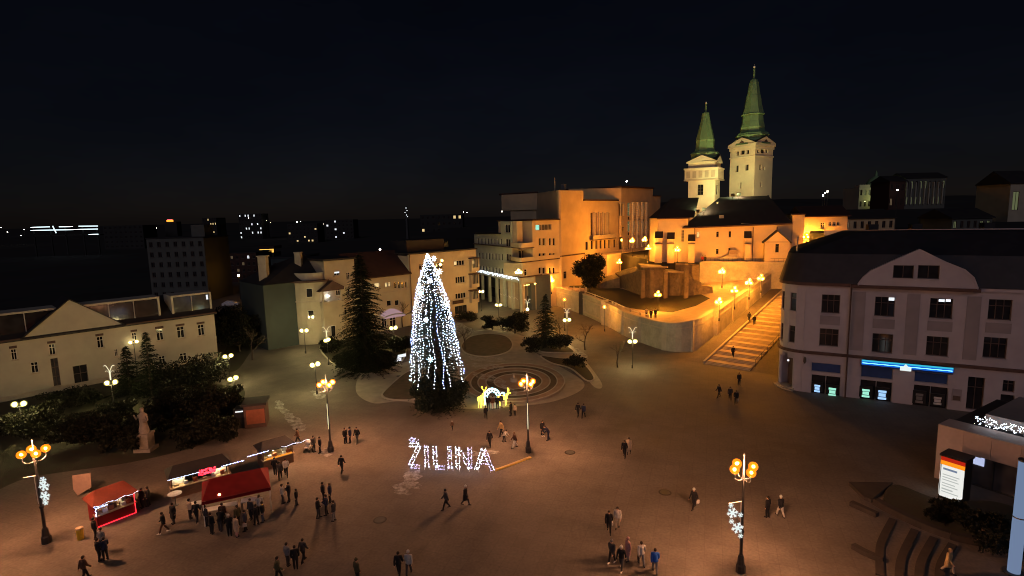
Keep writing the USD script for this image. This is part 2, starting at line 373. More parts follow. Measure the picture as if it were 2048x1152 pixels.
# square paving: worn small setts, darker joints, damp patches
M['paving'] = usdkit.material(stage, '/World/Looks/paving', {
    "g": ("geometry", {}), "map": ("mapping", {"rotation": (0, 0, 0.35)}),
    "br": ("brick_texture", {"scale": 1.0, "brick_width": 1.2, "row_height": 1.2, "offset": 0.0, "mortar_size": 0.02, "mortar_smooth": 0.6, "color1": (0.165, 0.142, 0.124), "color2": (0.15, 0.13, 0.112), "mortar": (0.125, 0.108, 0.093)}),
    "n1": ("noise_texture", {"scale": 0.11, "detail": 7.0, "roughness": 0.72}), "r1": ("rgb_ramp", {"ramp": [(0.28, (0.55, 0.53, 0.52)), (0.5, (0.88, 0.87, 0.86)), (0.72, (1.2, 1.18, 1.14))]}),
    "n2": ("noise_texture", {"scale": 5.0, "detail": 4.0}), "r2": ("rgb_ramp", {"ramp": [(0.3, (0.8, 0.8, 0.8)), (0.7, (1.05, 1.05, 1.05))]}),
    "m1": ("mix", {"mix_type": "multiply", "fac": 1.0}), "m2": ("mix", {"mix_type": "multiply", "fac": 1.0}),
    "rr": ("rgb_ramp", {"ramp": [(0.35, (0.72, 0.72, 0.72)), (0.65, (0.95, 0.95, 0.95))]}),
    "bp": ("bump", {"strength": 0.3, "distance": 0.02}), "p": ("principled_bsdf", {"specular_ior_level": 0.2})},
    [("g.position", "map.vector"), ("map.vector", "br.vector"), ("g.position", "n1.vector"), ("g.position", "n2.vector"), ("n1.fac", "r1.fac"), ("n2.fac", "r2.fac"),
     ("br.color", "m1.color1"), ("r1.color", "m1.color2"), ("m1.color", "m2.color1"), ("r2.color", "m2.color2"), ("m2.color", "p.base_color"), ("n1.fac", "rr.fac"), ("rr.color", "p.roughness"), ("n2.fac", "bp.height"), ("bp.normal", "p.normal")], surface="p.BSDF")
em('sodium_glow', (1.0, 0.49, 0.26), 19500.0)
em('sodium_soft', (1.0, 0.39, 0.04), 29000.0)
em('sodium_wall', (1.0, 0.39, 0.04), 8500.0)
em('street_orange', (1.0, 0.40, 0.05), 60.0)
em('hall_lamp', (1.0, 0.85, 0.45), 25.0)
em('warm_glow', (1.0, 0.87, 0.40), 520.0)
em('yellow_glow', (1.0, 0.66, 0.20), 700.0)
em('white_lamp', (0.9, 0.95, 1.0), 60.0)
em('flood_glow', (1.0, 0.60, 0.24), 720.0)
em('flood_green', (0.88, 0.97, 0.36), 1300.0)
em('bulb_white', (0.78, 0.87, 1.0), 5.0)
em('bulb_blue', (0.35, 0.45, 1.0), 9.0)
em('bulb_warm', (1.0, 0.62, 0.15), 9.0)
em('bulb_red', (1.0, 0.03, 0.05), 5.0)
em('bulb_yellow', (1.0, 0.72, 0.05), 5.0)
em('bulb_cyan', (0.45, 0.9, 1.0), 5.0)
em('deco_warm', (1.0, 0.92, 0.62), 1.0)
em('deco_white', (0.85, 0.97, 0.95), 0.85)
em('blue_neon', (0.01, 0.16, 0.85), 0.8)
em('cyan_neon', (0.04, 0.45, 0.62), 1.0)
em('neon_line', (0.25, 0.75, 1.0), 2.5)
em('screen_green', (0.35, 0.85, 0.65), 0.9)
em('screen_blue', (0.35, 0.6, 1.0), 1.0)
em('screen_white', (0.6, 0.68, 1.0), 0.7)
em('totem_white', (0.95, 0.95, 0.90), 0.8)
em('totem_grey', (0.80, 0.84, 0.80), 0.5)
em('totem_blue', (0.3, 0.38, 0.55), 0.5)
em('totem_orange', (1.0, 0.28, 0.01), 1.0)
em('totem_red', (0.8, 0.03, 0.01), 0.5)
em('window_warm', (1.0, 0.72, 0.32), 0.8)
em('window_white', (0.9, 0.95, 1.0), 0.9)
em('window_orange', (1.0, 0.5, 0.08), 1.2)
em('window_green', (0.55, 0.62, 0.30), 0.16)
em('window_dim', (1.0, 0.7, 0.4), 0.10)
em('stall_light', (1.0, 0.72, 0.36), 0.6)
em('stall_bulb', (1.0, 0.75, 0.4), 170.0)
em('bulb_stall', (0.6, 0.72, 1.0), 4.0)
em('canopy_bulb', (1.0, 0.7, 0.35), 30.0)
em('stripe_light', (0.75, 0.95, 1.0), 1.4)
em('far_spark', (1.0, 0.9, 0.7), 12.0)
em('far_orange', (1.0, 0.45, 0.08), 12.0)
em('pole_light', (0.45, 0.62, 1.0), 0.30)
em('red_led', (1.0, 0.02, 0.03), 4.0)
em('sign_orange', (1.0, 0.30, 0.03), 2.0)
em('sign_pink', (1.0, 0.62, 0.66), 0.32)
em('bulb_orange_soft', (1.0, 0.35, 0.04), 0.9)
em('letter_lilac', (0.62, 0.60, 1.0), 3.0)
pm('red_roof2', (0.16, 0.03, 0.018), rough=0.75, scale=0.9, var=0.3)
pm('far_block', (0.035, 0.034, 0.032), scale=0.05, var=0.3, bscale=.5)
M['canopy_red'] = usdkit.material(stage, '/World/Looks/canopy_red', {"g": ("geometry", {}), "n": ("noise_texture", {"scale": 1.5, "detail": 3.0}), "r": ("rgb_ramp", {"ramp": [(0.3, (0.16, 0.005, 0.009)), (0.7, (0.22, 0.008, 0.013))]}),
    "d": ("principled_bsdf", {"roughness": 0.8, "specular_ior_level": 0.2}), "t": ("translucent_bsdf", {}), "m": ("mix_closure", {"fac": 0.3})}, [("g.position", "n.vector"), ("n.fac", "r.fac"), ("r.color", "d.base_color"), ("r.color", "t.color"), ("d.BSDF", "m.closure1"), ("t.BSDF", "m.closure2")], surface="m.closure")
# ================================================================== the ground
def pxpoly(pts, z=0.0): return [G(x, y, z)[:2] for x, y in pts]
single('ground', sheet([(-4000, -200), (4000, -200), (4000, 6000), (-4000, 6000)], -0.02), 'far_ground', kind='structure')
single('square', sheet([(-90, 5), (80, 5), (75, 62), (60, 90), (70, 130), (10, 150), (-20, 165), (-60, 150), (-95, 95)], 0.0), 'paving', kind='structure')
single('street', sheet(pxpoly([(408, 640), (520, 660), (640, 640), (600, 615), (540, 560), (520, 540), (415, 545)]), 0.004), 'asphalt', kind='structure')
# the park in the left foreground and round the white hall
single('lawn', sheet(smooth_ring(pxpoly([(-60, 850), (60, 815), (200, 800), (330, 745), (420, 735), (470, 742), (505, 700), (545, 660), (470, 640), (430, 720), (180, 760), (-120, 805)])), 0.004), 'grass_dark', kind='structure')
single('lawn', sheet(smooth_ring(pxpoly([(-80, 1000), (60, 955), (260, 925), (400, 890), (470, 850), (488, 800), (480, 775), (400, 768), (280, 775), (150, 812), (30, 845), (-100, 880)])), 0.004), 'grass_dark', kind='structure')
# round park with the lit tree: pale path ring, beds and kerbs
ring = smooth_ring(pxpoly([(728, 745), (712, 782), (745, 806), (800, 803), (870, 812), (950, 818), (1038, 812), (1106, 803), (1158, 783), (1167, 764), (1132, 740), (1081, 712), (1056, 690), (1040, 670), (990, 660), (940, 664), (900, 690), (850, 708), (800, 728)]))
single('park_path', sheet(ring, 0.004), 'path_pale', kind='structure')
single('park_path', sheet(smooth_ring(pxpoly([(1030, 668), (1100, 690), (1140, 690), (1200, 760), (1190, 775), (1150, 735), (1085, 710), (1040, 690)])), 0.008), 'path_pale', kind='structure')
def bed(pts, mat='soil_brown', kerb=True, h=0.12, z=0.0):
    r = smooth_ring(pxpoly(pts))
    p = Polygon(r).buffer(0)
    t = thing('flower_bed' if mat == 'soil_brown' else 'lawn_bed', None, None, (*np.array(p.centroid.coords[0]), 0), kind='structure')
    part(t, 'soil', prism(p.buffer(-0.25), -0.01, h - 0.04), mat)
    if kerb: part(t, 'kerb', prism(p.difference(p.buffer(-0.25)), -0.01, h), 'kerb_stone')
    return t
bed([(812, 745), (770, 780), (764, 794), (790, 801), (835, 797), (850, 770), (835, 745)])
bed([(940, 674), (975, 668), (1010, 672), (1026, 686), (1020, 702), (990, 712), (955, 713), (928, 705), (922, 690)])
bed([(1050, 678), (1090, 676), (1130, 690), (1150, 705), (1120, 706), (1075, 702)], 'grass_dark')
bed([(1080, 712), (1115, 716), (1160, 722), (1190, 755), (1172, 762), (1140, 738), (1100, 726)], 'grass_dark')
bed([(640, 690), (690, 672), (780, 668), (812, 690), (806, 722), (770, 742), (728, 748), (690, 742), (655, 720)], 'grass_dark')
bed([(700, 648), (800, 655), (830, 650), (820, 640), (760, 630), (700, 636)], 'grass_dark', kerb=False)
bed([(960, 655), (1010, 648), (1050, 640), (1040, 628), (990, 640)], 'grass_dark', kerb=False)
# sunken round fountain basin of concentric steps
FC = G(1028, 764)[:2]; FRX = 0.5 * np.linalg.norm((G(1130, 766) - G(926, 766))[:2]); FRY = 0.5 * np.linalg.norm((G(1028, 800) - G(1030, 724))[:2])
def oval(s, n=56):
    w = np.linspace(0, 2 * math.pi, n, endpoint=False)
    return Polygon(np.column_stack([FC[0] + s * FRX * np.cos(w), FC[1] + s * FRY * np.sin(w)]))
ft = thing('fountain', 'dry round fountain basin with concentric stone rings beside the lit tree', 'fountain', (*FC, 0))
for i, s in enumerate((1.0, .86, .72, .56, .40)):
    inner = (.86, .72, .56, .40, .0)[i]
    z = 0.26 - 0.045 * i
    g = oval(s) if inner == 0 else oval(s).difference(oval(inner))
    part(ft, 'basin_ring', prism(g, 0.0, z), 'soil_brown' if i % 2 else 'brown_stone')
    part(ft, 'rim', prism(oval(s).difference(oval(s - .022)), 0.0, z + 0.07), 'kerb_stone')
part(ft, 'spout', lathe([(.5, 0), (.5, .5), (.18, .6), (.14, 1.1), (.3, 1.2), (.0, 1.3)], (*FC, 0.05), 12), 'statue_stone')
# trampled snow and frost left on the ground
def snow_patch(pts, z=0.012, n=6, mat='snow_thin', name='snow_patch'):
    r = smooth_ring(pxpoly(pts), n); k = len(r)
    r = r + rng.normal(0, .16, r.shape)
    p = Polygon(r).buffer(0)
    single(name, sheet(p, z), mat, kind='structure')
snow_patch([(552, 800), (566, 806), (580, 822), (600, 838), (612, 852), (606, 862), (585, 856), (572, 838), (556, 818)])
snow_patch([(812, 945), (840, 940), (846, 952), (830, 962), (846, 972), (822, 978), (818, 990), (788, 985), (790, 968), (810, 962)], .012)
snow_patch([(895, 912), (930, 905), (985, 900), (995, 908), (940, 914)], .012)
snow_patch([(625, 782), (652, 790), (640, 798), (628, 792)], .012)
snow_patch([(900, 640), (948, 660), (940, 668), (905, 664)], .016)
for c in [((945, 745), (985, 752), (1010, 762), (1000, 768), (960, 758)), ((935, 728), (975, 726), (1010, 735), (1000, 741), (950, 736)), ((940, 712), (1000, 716), (1005, 724), (950, 722)),
          ((1000, 765), (1035, 785), (1028, 790), (1005, 776))]:
    r = smooth_ring([G(x, y, 0.3)[:2] for x, y in c], 6); single('snow_patch', sheet(Polygon(r + rng.normal(0, .1, r.shape)).buffer(0), .36), 'snow_thin', kind='structure')
snow_patch([(1140, 690), (1160, 700), (1176, 716), (1166, 718), (1146, 704)], .016)
snow_patch([(1080, 668), (1100, 664), (1118, 672), (1098, 676)], .14)
snow_patch([(640, 905), (660, 895), (668, 905), (650, 915)], .012)

# ================================================================== the church hill
TB = np.array([0.1436, 0.0415, -3.8])
def tz(p): return max(0.6, TB[0] * p[0] + TB[1] * p[1] + TB[2])
W = [G(*p)[:2] for p in [(1098, 606), (1165, 628), (1210, 649), (1226, 657), (1255, 673), (1290, 687), (1340, 702), (1392, 701), (1425, 690)]]
E = np.array([.66, .75]) / np.hypot(.66, .75); NL = np.array([-E[1], E[0]])
S0 = G(1410, 728)[:2]                         # lower left corner of the stairs
SL = 0.155
def st(t, n, z=None):                          # point on the stair slope
    q = S0 + E * t + NL * n
    return np.array([q[0], q[1], max(0.0, SL * t) if z is None else z])
Wt = [st(t, 3.2)[:2] for t in (13, 20, 28, 36, 44)]
PL = [G(1322, 525, 12.0)[:2], G(1560, 528, 12.0)[:2]]
pl_y = PL[0][1]
plateau = [PL[0], PL[1], (90, 118), (150, 100), (420, 90), (460, 700), (-60, 700), (-60, 330), (18, 230), (30, 180), (32, 150)]
single('upper_town_ground', prism(plateau, -1.0, 12.0), 'far_ground', kind='structure')
def sloped(poly, zf, z0):
    v, f = trimesh.creation.triangulate_polygon(Polygon([tuple(p[:2]) for p in poly]).buffer(0), engine='earcut')
    v3 = np.array([(p[0], p[1], zf(p)) for p in v]); f = np.asarray(f)
    a = v3[f]; n = np.cross(a[:, 1] - a[:, 0], a[:, 2] - a[:, 0])[:, 2]; f = f.copy(); f[n < 0] = f[n < 0][:, ::-1]
    return v3, f
terr = W[:] + Wt + [PL[1] + [3, 1.], PL[0] + [0, 1.], (26, 133), (13, 143), (6, 141)]
single('terrace_paving', sloped(terr, tz, 0), 'step_stone', kind='structure')
def tpx(px, py):
    """pixel to the terrace slope"""
    d = ray(px, py); nrm = np.array([-TB[0], -TB[1], 1.0]); t = (TB[2] - CAM @ nrm) / (d @ nrm); return CAM + t * d
lawnp = Polygon([tuple(tpx(x, y)[:2]) for x, y in [(1128, 582), (1170, 590), (1215, 603), (1262, 617), (1300, 622), (1345, 625), (1392, 612), (1420, 597), (1400, 588), (1330, 588), (1262, 583), (1225, 572), (1180, 570), (1140, 572)]])
single('terrace_lawn', sloped(list(lawnp.exterior.coords)[:-1], lambda p: tz(p) + 0.03, 0), 'grass_dark', kind='structure')
# the curved terrace wall: stone panels between pilasters, coping on top
tw = thing('terrace_wall', 'long curved stone terrace wall below the church lawn', 'wall', (*W[5], 0))
line = smooth_line([*W, *Wt[:]], 5)
segs = [0, 5, 10, 14, 19, 24, 29, 34, 40, 45, 50, 55, 60, len(line) - 1]
def wbase(p):
    t = (p - S0) @ E; n = (p - S0) @ NL
    return max(0.0, SL * t) - .3 if n < 3.7 and t > 0 else -0.05
for a, b in zip(segs[:-1], segs[1:]):
    P = line[a:b + 1]
    if len(P) < 2: continue
    b0 = [wbase(p) for p in P]; t0 = [tz(p) + .95 for p in P]
    part(tw, 'wall_panel', strip_wall(P, b0, t0, .55), 'pale_stone')
    part(tw, 'coping', strip_wall(P, t0, [z + .16 for z in t0], .85), 'stone_trim')
    part(tw, 'string_course', strip_wall(P, [z - 1.05 for z in t0], [z - .88 for z in t0], .70), 'stone_trim')
    q = P[0]; part(tw, 'pilaster', obox(q, E, NL, .8, .8, wbase(q), tz(q) + 1.0), 'stone_trim')
for q_ in (W[1], W[2]): part(tw, 'gate_pier', obox(q_ - np.array([.2, .3]), E, NL, 1.0, 1.0, 0, tz(q_) + 1.5), 'dark_stone' if q_ is W[1] else 'stone_trim')
a_, b_ = W[1] + (W[2] - W[1]) * .12, W[1] + (W[2] - W[1]) * .88
nw = np.array([-(b_ - a_)[1], (b_ - a_)[0]]); nw /= np.linalg.norm(nw); nw = nw if nw @ a_ < 0 else -nw
for (z0_, z1_) in ((.7, 1.0), (3.7, 4.0)): part(tw, 'panel_frame', strip_wall([a_ + nw * .34, b_ + nw * .34], z0_, z1_, .16), 'stone_trim')
for q_ in (a_, b_): part(tw, 'panel_frame', obox(q_ + nw * .34, (b_ - a_) / np.linalg.norm(b_ - a_), nw, .35, .15, 1.0, 3.7), 'stone_trim')
# iron railing along the old stretch of the wall
rl = thing('railing', 'low white post railing on top of the curved terrace wall', 'railing', (*W[1], 4.5))
P = smooth_line(W[1:6], 4); nn = np.array([0.3, .9])
pts = []
for i in range(0, len(P), 2):
    q = P[i] + np.array([.6, .3]); z = tz(q) + .95
    part(rl, 'post', obox(q, (1, 0), (0, 1), .28, .28, z - .9, z + .55), 'pale_stone'); pts.append((*q, z + .45))
part(rl, 'rail', tube(pts, .06, 5), 'frame_white')
# the tall retaining wall under the church with pilasters and a cap
PLd = (PL[1] - PL[0]) / np.linalg.norm(PL[1] - PL[0])
RW = Wall(PL[0] + [-.15, -.35], PL[1] + [-.15, -.35] + PLd * 3)
rw = thing('retaining_wall', 'tall stone retaining wall carrying the church plaza, lit orange', 'wall', (*RW.A, 6))
u = 9.0
while u < RW.L - .5:
    u1 = min(u + 4.6, RW.L)
    part(rw, 'wall_panel', RW.box(u, u1, 3.0, 12.25, -.6, 0.25), 'pale_stone')
    part(rw, 'pilaster', RW.box(u - .35, u + .35, 3.0, 12.3, .25, .5), 'pale_stone')
    part(rw, 'cap', RW.box(u, u1, 12.25, 12.5, -.75, .45), 'stone_trim')
    part(rw, 'railing', cat_([RW.box(u, u1, 13.15, 13.22, -.1, -.02)] + [RW.box(u + k * .92, u + k * .92 + .05, 12.5, 13.15, -.09, -.03) for k in range(5)]), 'metal_dark')
    u = u1
# the old bastion: rough stone masses in front of it
ob = thing('stone_bastion', 'rough brown stone bastion walls stepping down under the church', 'bastion', (*tpx(1290, 590)[:2], 5))
def stone_mass(pix_top, pix_base, back, name='stone_block'):
    """irregular masonry face between a traced top edge and its foot on the terrace, several metres deep"""
    base = [tpx(x, y)[:2] for x, y in pix_base]
    top = [up((*b, 0), y) for b, (x, y) in zip(base, pix_top)]
    P = np.array(base); n = len(P); v = []; f = []
    rows = 5
    for j in range(rows):
        for i in range(n):
            z = tz(P[i]) - .6 + (top[i] - tz(P[i]) + .6) * j / (rows - 1)
            q = P[i] + np.array([.0, 1.0]) * (.10 * j)
            o = rng.normal(0, .05, 2) if 0 < j < rows - 1 else (0, 0)
            v.append((q[0] + o[0], q[1] + o[1], z))
    for j in range(rows - 1):
        for i in range(n - 1):
            a = j * n + i; f += [[a, a + 1, a + n + 1], [a, a + n + 1, a + n]]
    k = len(v)
    for i in range(n): v.append((P[i][0] * 1.02, P[i][1] + back, v[(rows - 1) * n + i][2]))
    for i in range(n - 1):
        a = (rows - 1) * n + i; f += [[a, a + 1, k + i + 1], [a, k + i + 1, k + i]]
    for i in range(n): v.append((P[i][0] * 1.02, P[i][1] + back, tz(P[i]) - .6))
    for (ii) in (0, n - 1):
        b, t_, bb, bt = ii, (rows - 1) * n + ii, k + n + ii, k + ii
        f += [[b, t_, bt], [b, bt, bb], [b, bt, t_], [b, bb, bt]]
    part(ob, name, (np.array(v), np.array(f)), 'rough_stone')
def dens(a, n=4):
    return [tuple(np.array(a[i]) + (np.array(a[i + 1]) - np.array(a[i])) * k / n) for i in range(len(a) - 1) for k in range(n)] + [tuple(a[-1])]
stone_mass(dens([(1240, 553), (1262, 546), (1285, 541)]), dens([(1240, 573), (1262, 584), (1285, 592)]), 9)
stone_mass(dens([(1284, 533), (1300, 534), (1331, 536)]), dens([(1284, 594), (1300, 596), (1331, 592)]), 7)
stone_mass(dens([(1331, 543), (1356, 545), (1372, 549)]), dens([(1331, 591), (1356, 592), (1372, 591)]), 6)
stone_mass(dens([(1372, 556), (1388, 558)]), dens([(1372, 592), (1388, 591)]), 5); stone_mass(dens([(1388, 564), (1404, 566)]), dens([(1388, 591), (1404, 589)]), 5); stone_mass(dens([(1404, 572), (1426, 574)]), dens([(1404, 589), (1426, 586)]), 4)
stone_mass(dens([(1352, 529), (1384, 530), (1398, 531)]), dens([(1352, 580), (1384, 578), (1398, 576)]), 3)
stone_mass(dens([(1196, 569), (1215, 562), (1240, 556)]), dens([(1196, 577), (1215, 577), (1240, 576)]), 9)
for (xa, xb, y) in ((1281, 1334, 532), (1329, 1374, 542)):
    a, b = tpx(xa, 596)[:2], tpx(xb, 593)[:2]; z = up((*a, 0), y); part(ob, 'coping', strip_wall([a - [0, .2], b - [0, .2]], z - .25, z, .9), 'brown_stone')
for x in (1285, 1303, 1330, 1371): a = tpx(x, 596)[:2]; part(ob, 'buttress', obox(a - [0, .15], (1, 0), (0, 1), .8, .7, tz(a) - .5, up((*a, 0), 541)), 'rough_stone')
# stairs up to the church beside the wall
single('ramp', (np.array([st(0, 3.3) - [0, 0, .02], st(46, 3.3), st(46, -22), st(0, -14) - [0, 0, .02], st(-2.5, 5) - [0, 0, .03], st(-2.5, -14) - [0, 0, .03]]), np.array([[0, 1, 2], [0, 2, 3], [4, 0, 3], [4, 3, 5]])), 'paving', kind='structure')
sw = thing('stairs', 'broad stone stairs climbing beside the curved terrace wall', 'stairs', (*S0, 0))
STEP = 2.25
def stair_px(i): pass
for i in range(19):
    t0 = i * STEP
    for k in range(3):
        a = t0 + k * .32
        z = SL * t0 + (k + 1) * SL * STEP / 3
        part(sw, 'step', obox(S0 + E * ((a + t0 + STEP) / 2 + (.02 if k < 2 else 0)) - NL * (3.35), E, NL, (t0 + STEP) - a, 6.7 - .01 * k, SL * t0 - .4, z), 'step_stone')
part(sw, 'side_kerb', (lambda a, b: strip_wall([a[:2], b[:2]], [a[2] - .3, b[2] - .3], [a[2] + .42, b[2] + .42], .35))(st(.1, .2), st(43, .2)), 'stone_trim')
hr = [st(t, -6.9) + [0, 0, 1.0] for t in np.linspace(2, 40, 14)]
for p in hr: part(sw, 'handrail_post', tube([p - [0, 0, 1.2], p], .035, 5), 'metal_dark')
part(sw, 'handrail', tube(hr, .04, 5), 'metal_dark')
# ================================================================== street lamps
def globe_xyz(base, h, arms, r):
    return [(base[0] + r * math.cos(a), base[1] + r * math.sin(a), base[2] + h) for a in arms]
def square_lamp(base, gz, n, rot, label):
    """tall cast iron post, curved arms, sodium globes, finial"""
    t = thing('street_lamp', label, 'street lamp', base, 'tall sodium street lamps of the square')
    H = gz - base[2]; b = np.array(base, float)
    part(t, 'plinth', lathe([(.32, 0), (.32, .5), (.24, .6), (.2, 1.1), (.13, 1.25)], b, 10), 'metal_dark')
    part(t, 'post', lathe([(.11, 1.2), (.085, H - .5), (.07, H + .1)], b, 8), 'metal_dark')
    part(t, 'collar', lathe([(.13, 2.8), (.16, 2.86), (.16, 2.95), (.12, 3.0)], b, 8), 'metal_dark')
    part(t, 'finial', lathe([(.05, H + .1), (.03, H + .8), (.07, H + .86), (.0, H + 1.0)], b, 6), 'metal_grey')
    for k in range(n):
        a = rot + 2 * math.pi * k / n; d = np.array([math.cos(a), math.sin(a), 0])
        part(t, 'arm', tube([b + [0, 0, H - .75], b + d * .4 + [0, 0, H - .8], b + d * .66 + [0, 0, H - .62], b + d * .7 + [0, 0, H - .3]], .035, 5), 'metal_dark')
        g = part(t, 'lamp_globe', ball(b + d * .7 + [0, 0, H], .072, 1), 'sodium_glow', smooth=True)
        part(g, 'globe_glass', ball(b + d * .7 + [0, 0, H], .30, 2), 'sodium_glass', smooth=True)
        part(g, 'globe_cap', lathe([(.045, -.36), (.045, -.29)], b + d * .7 + [0, 0, H], 8), 'metal_dark')
    return t
SQL = {}
for key, (gp, n, rot, lab) in {
    'a': ((67, 903), 4, .9, 'sodium lamp standing left of the small red market stall, snowflakes on its post'),
    'b': ((652, 767), 4, .75, 'sodium lamp between the market people and the dark spruce, white lit post'),
    'c': ((1054, 765), 4, .5, 'sodium lamp behind the lit letters, post strung with white light'),
    'd': ((1488, 936), 4, .25, 'sodium lamp in the right foreground with snowflakes on a bracket')}.items():
    H = 7.3; p = D(*gp, 10); d = ray(*gp); s = (H - CAMZ) / d[2]; P = CAM + s * d
    SQL[key] = np.array([P[0], P[1], 0.0]); square_lamp(SQL[key], H, n, rot, lab)
for key in 'bc':
    b = SQL[key]
    s_ = thing('light_tube', {'b': 'white light strip down the sodium lamp post by the market', 'c': 'white light strip down the lamp post behind the lit letters'}[key], 'light strip', b + [0, 0, 2.4])
    part(s_, 'tube', tube([b + [-.0, -.17, 2.5], b + [0, -.15, 5.2]], .035, 5), 'deco_warm')
    part(s_, 'bracket', cat_([tube([b + [0, -.05, z], b + [0, -.2, z]], .02, 4) for z in (2.55, 3.9, 5.15)]), 'metal_dark')
# park lamps: one, two or three small globes on a slim post
def small_lamp(base, gz, n, rot, label, glow, group, name='park_lamp', r=.2, spread=.42, apex=False):
    t = thing(name, label, 'lamp', base, group)
    b = np.array(base, float); H = gz - base[2]
    part(t, 'post', lathe([(.14, 0), (.13, .45), (.06, .55), (.045, H - .25)], b, 7), 'metal_dark')
    if n == 1:
        gl = [b + [0, 0, H]]
    else:
        gl = [b + [spread * math.cos(rot + 2 * math.pi * k / n), spread * math.sin(rot + 2 * math.pi * k / n), H] for k in range(n)]
        for g in gl: part(t, 'arm', tube([b + [0, 0, H - .3], (b + [0, 0, H - .33] + g) / 2 - [0, 0, .2], g - [0, 0, .18]], .025, 4), 'metal_dark')
    if apex: gl.append(b + [0, 0, H + .55]); part(t, 'stem', tube([b + [0, 0, H - .3], b + [0, 0, H + .4]], .03, 5), 'metal_dark')
    for g in gl:
        q = part(t, 'lamp_globe', ball(g, r * (.72 if 'sodium' not in glow else .225), 1), glow, smooth=True)
        part(q, 'globe_glass', ball(g, r * 1.25, 2), 'sodium_glass' if 'sodium' in glow else 'warm_glass', smooth=True)
    return t
def by_height(gp, h, z0=0.0):
    d = ray(*gp); s = (z0 + h - CAMZ) / d[2]; P = CAM + s * d
    return np.array([P[0], P[1], z0])
def by_depth(gp, depth, z0):
    P = D(*gp, depth); return np.array([P[0], P[1], z0]), P[2]
def deco_tree(base, z, label, s=1.0):
    """luminous branching ornament fixed on the lamp post"""
    t = thing('light_ornament', label, 'ornament', (base[0], base[1], z), 'branching light ornaments on the park lamps')
    c = np.array([base[0], base[1], z])
    part(t, 'stem', tube([c, c + [0, 0, 1.3 * s]], .085 * s, 6), 'deco_warm')
    for sx in (-1, 1):
        part(t, 'branch', tube(smooth_line([c + [0, 0, 1.25 * s], c + [sx * .25 * s, 0, 1.75 * s], c + [sx * .5 * s, 0, 2.15 * s], c + [sx * .8 * s, 0, 2.1 * s]], 4), .045 * s, 5), 'deco_warm')
        part(t, 'twig', tube(smooth_line([c + [0, 0, 1.0 * s], c + [sx * .35 * s, 0, 1.35 * s], c + [sx * .65 * s, 0, 1.3 * s]], 3), .03 * s, 4), 'deco_warm')
PARK = 'park lamps with pale yellow globes'
for gp, n, rot, h, lab, dec in [
    ((222, 765), 2, .5, 4.2, 'pale yellow lamp before the white hall left of the small conifers', 'lit branch ornament left of the small conifers'),
    ((38, 808), 2, .3, 4.2, 'pale yellow lamp at the far left edge below the white hall', None),
    ((456, 712), 2, .8, 4.2, 'pale yellow lamp at the right corner of the white hall', None),
    ((466, 757), 2, 1.2, 4.2, 'pale yellow lamp behind the kiosk at the edge of the bushes', None),
    ((630, 729), 2, .9, 4.2, 'pale yellow lamp behind the sodium lamp by the market', None),
    ((654, 680), 2, 1.3, 4.2, 'pale yellow lamp left of the dark spruce with a lit sign behind', 'lit branch ornament left of the dark spruce'),
    ((608, 661), 2, .1, 4.2, 'twin globe lamp before the rounded corner house', None),
    ((787, 656), 2, .5, 4.2, 'pale yellow lamp under the pink awning right of the spruce', None),
    ((997, 610), 2, .0, 4.2, 'twin globe lamp in front of the arcade of white lights', None),
    ((1055, 619), 1, 0, 4.2, 'single globe lamp left of the tall park conifer', 'lit branch ornament left of the tall park conifer'),
    ((962, 583), 2, .2, 5.0, 'small lamp at the right corner of the three storey house', None),
    ((1134, 640), 2, .1, 4.2, 'twin globe lamp right of the tall park conifer', 'lit branch ornament right of the tall park conifer'),
    ((1265, 683), 2, .15, 4.2, 'twin globe lamp in front of the curved terrace wall', 'lit branch ornament in front of the curved terrace wall'),
    ((152, 692), 2, .4, 5.6, 'twin lamp on a tall post before the gable of the white hall', None),
    ((267, 684), 2, .7, 5.6, 'twin lamp on a tall post before the right wing of the white hall', None)]:
    b = by_height(gp, h); small_lamp(b, h, n, rot, lab, 'hall_lamp' if h > 5.2 else 'warm_glow', PARK, r=.28)
    if dec: deco_tree(b, h + .35, dec, .85)
TER = 'orange three globe lamps on the church hill'
for gp, bp, lab in [
    ((1316, 588), (1316, 622), 'three globe lamp alone on the dark terrace lawn'),
    ((1436, 602), (1438, 642), 'three globe lamp nearest the bend of the stairs wall'),
    ((1467, 580), (1469, 619), 'second three globe lamp up the wall beside the stairs'),
    ((1496, 564), (1498, 599), 'third three globe lamp up the wall beside the stairs'),
    ((1521, 555), (1522, 586), 'topmost three globe lamp of the row beside the stairs'),
    ((1443, 542), (1444, 576), 'lamp against the orange retaining wall under the church'),
    ((1238, 523), (1239, 556), 'three globe lamp right of the round dark tree'),
    ((1103, 559), (1103, 588), 'bright three globe lamp at the end of the fence before the corner building')]:
    b = tpx(*bp); small_lamp(b, up(b, gp[1]) - .2, 3, .52, lab, 'sodium_soft', TER, 'plaza_lamp', .27, .5, True)
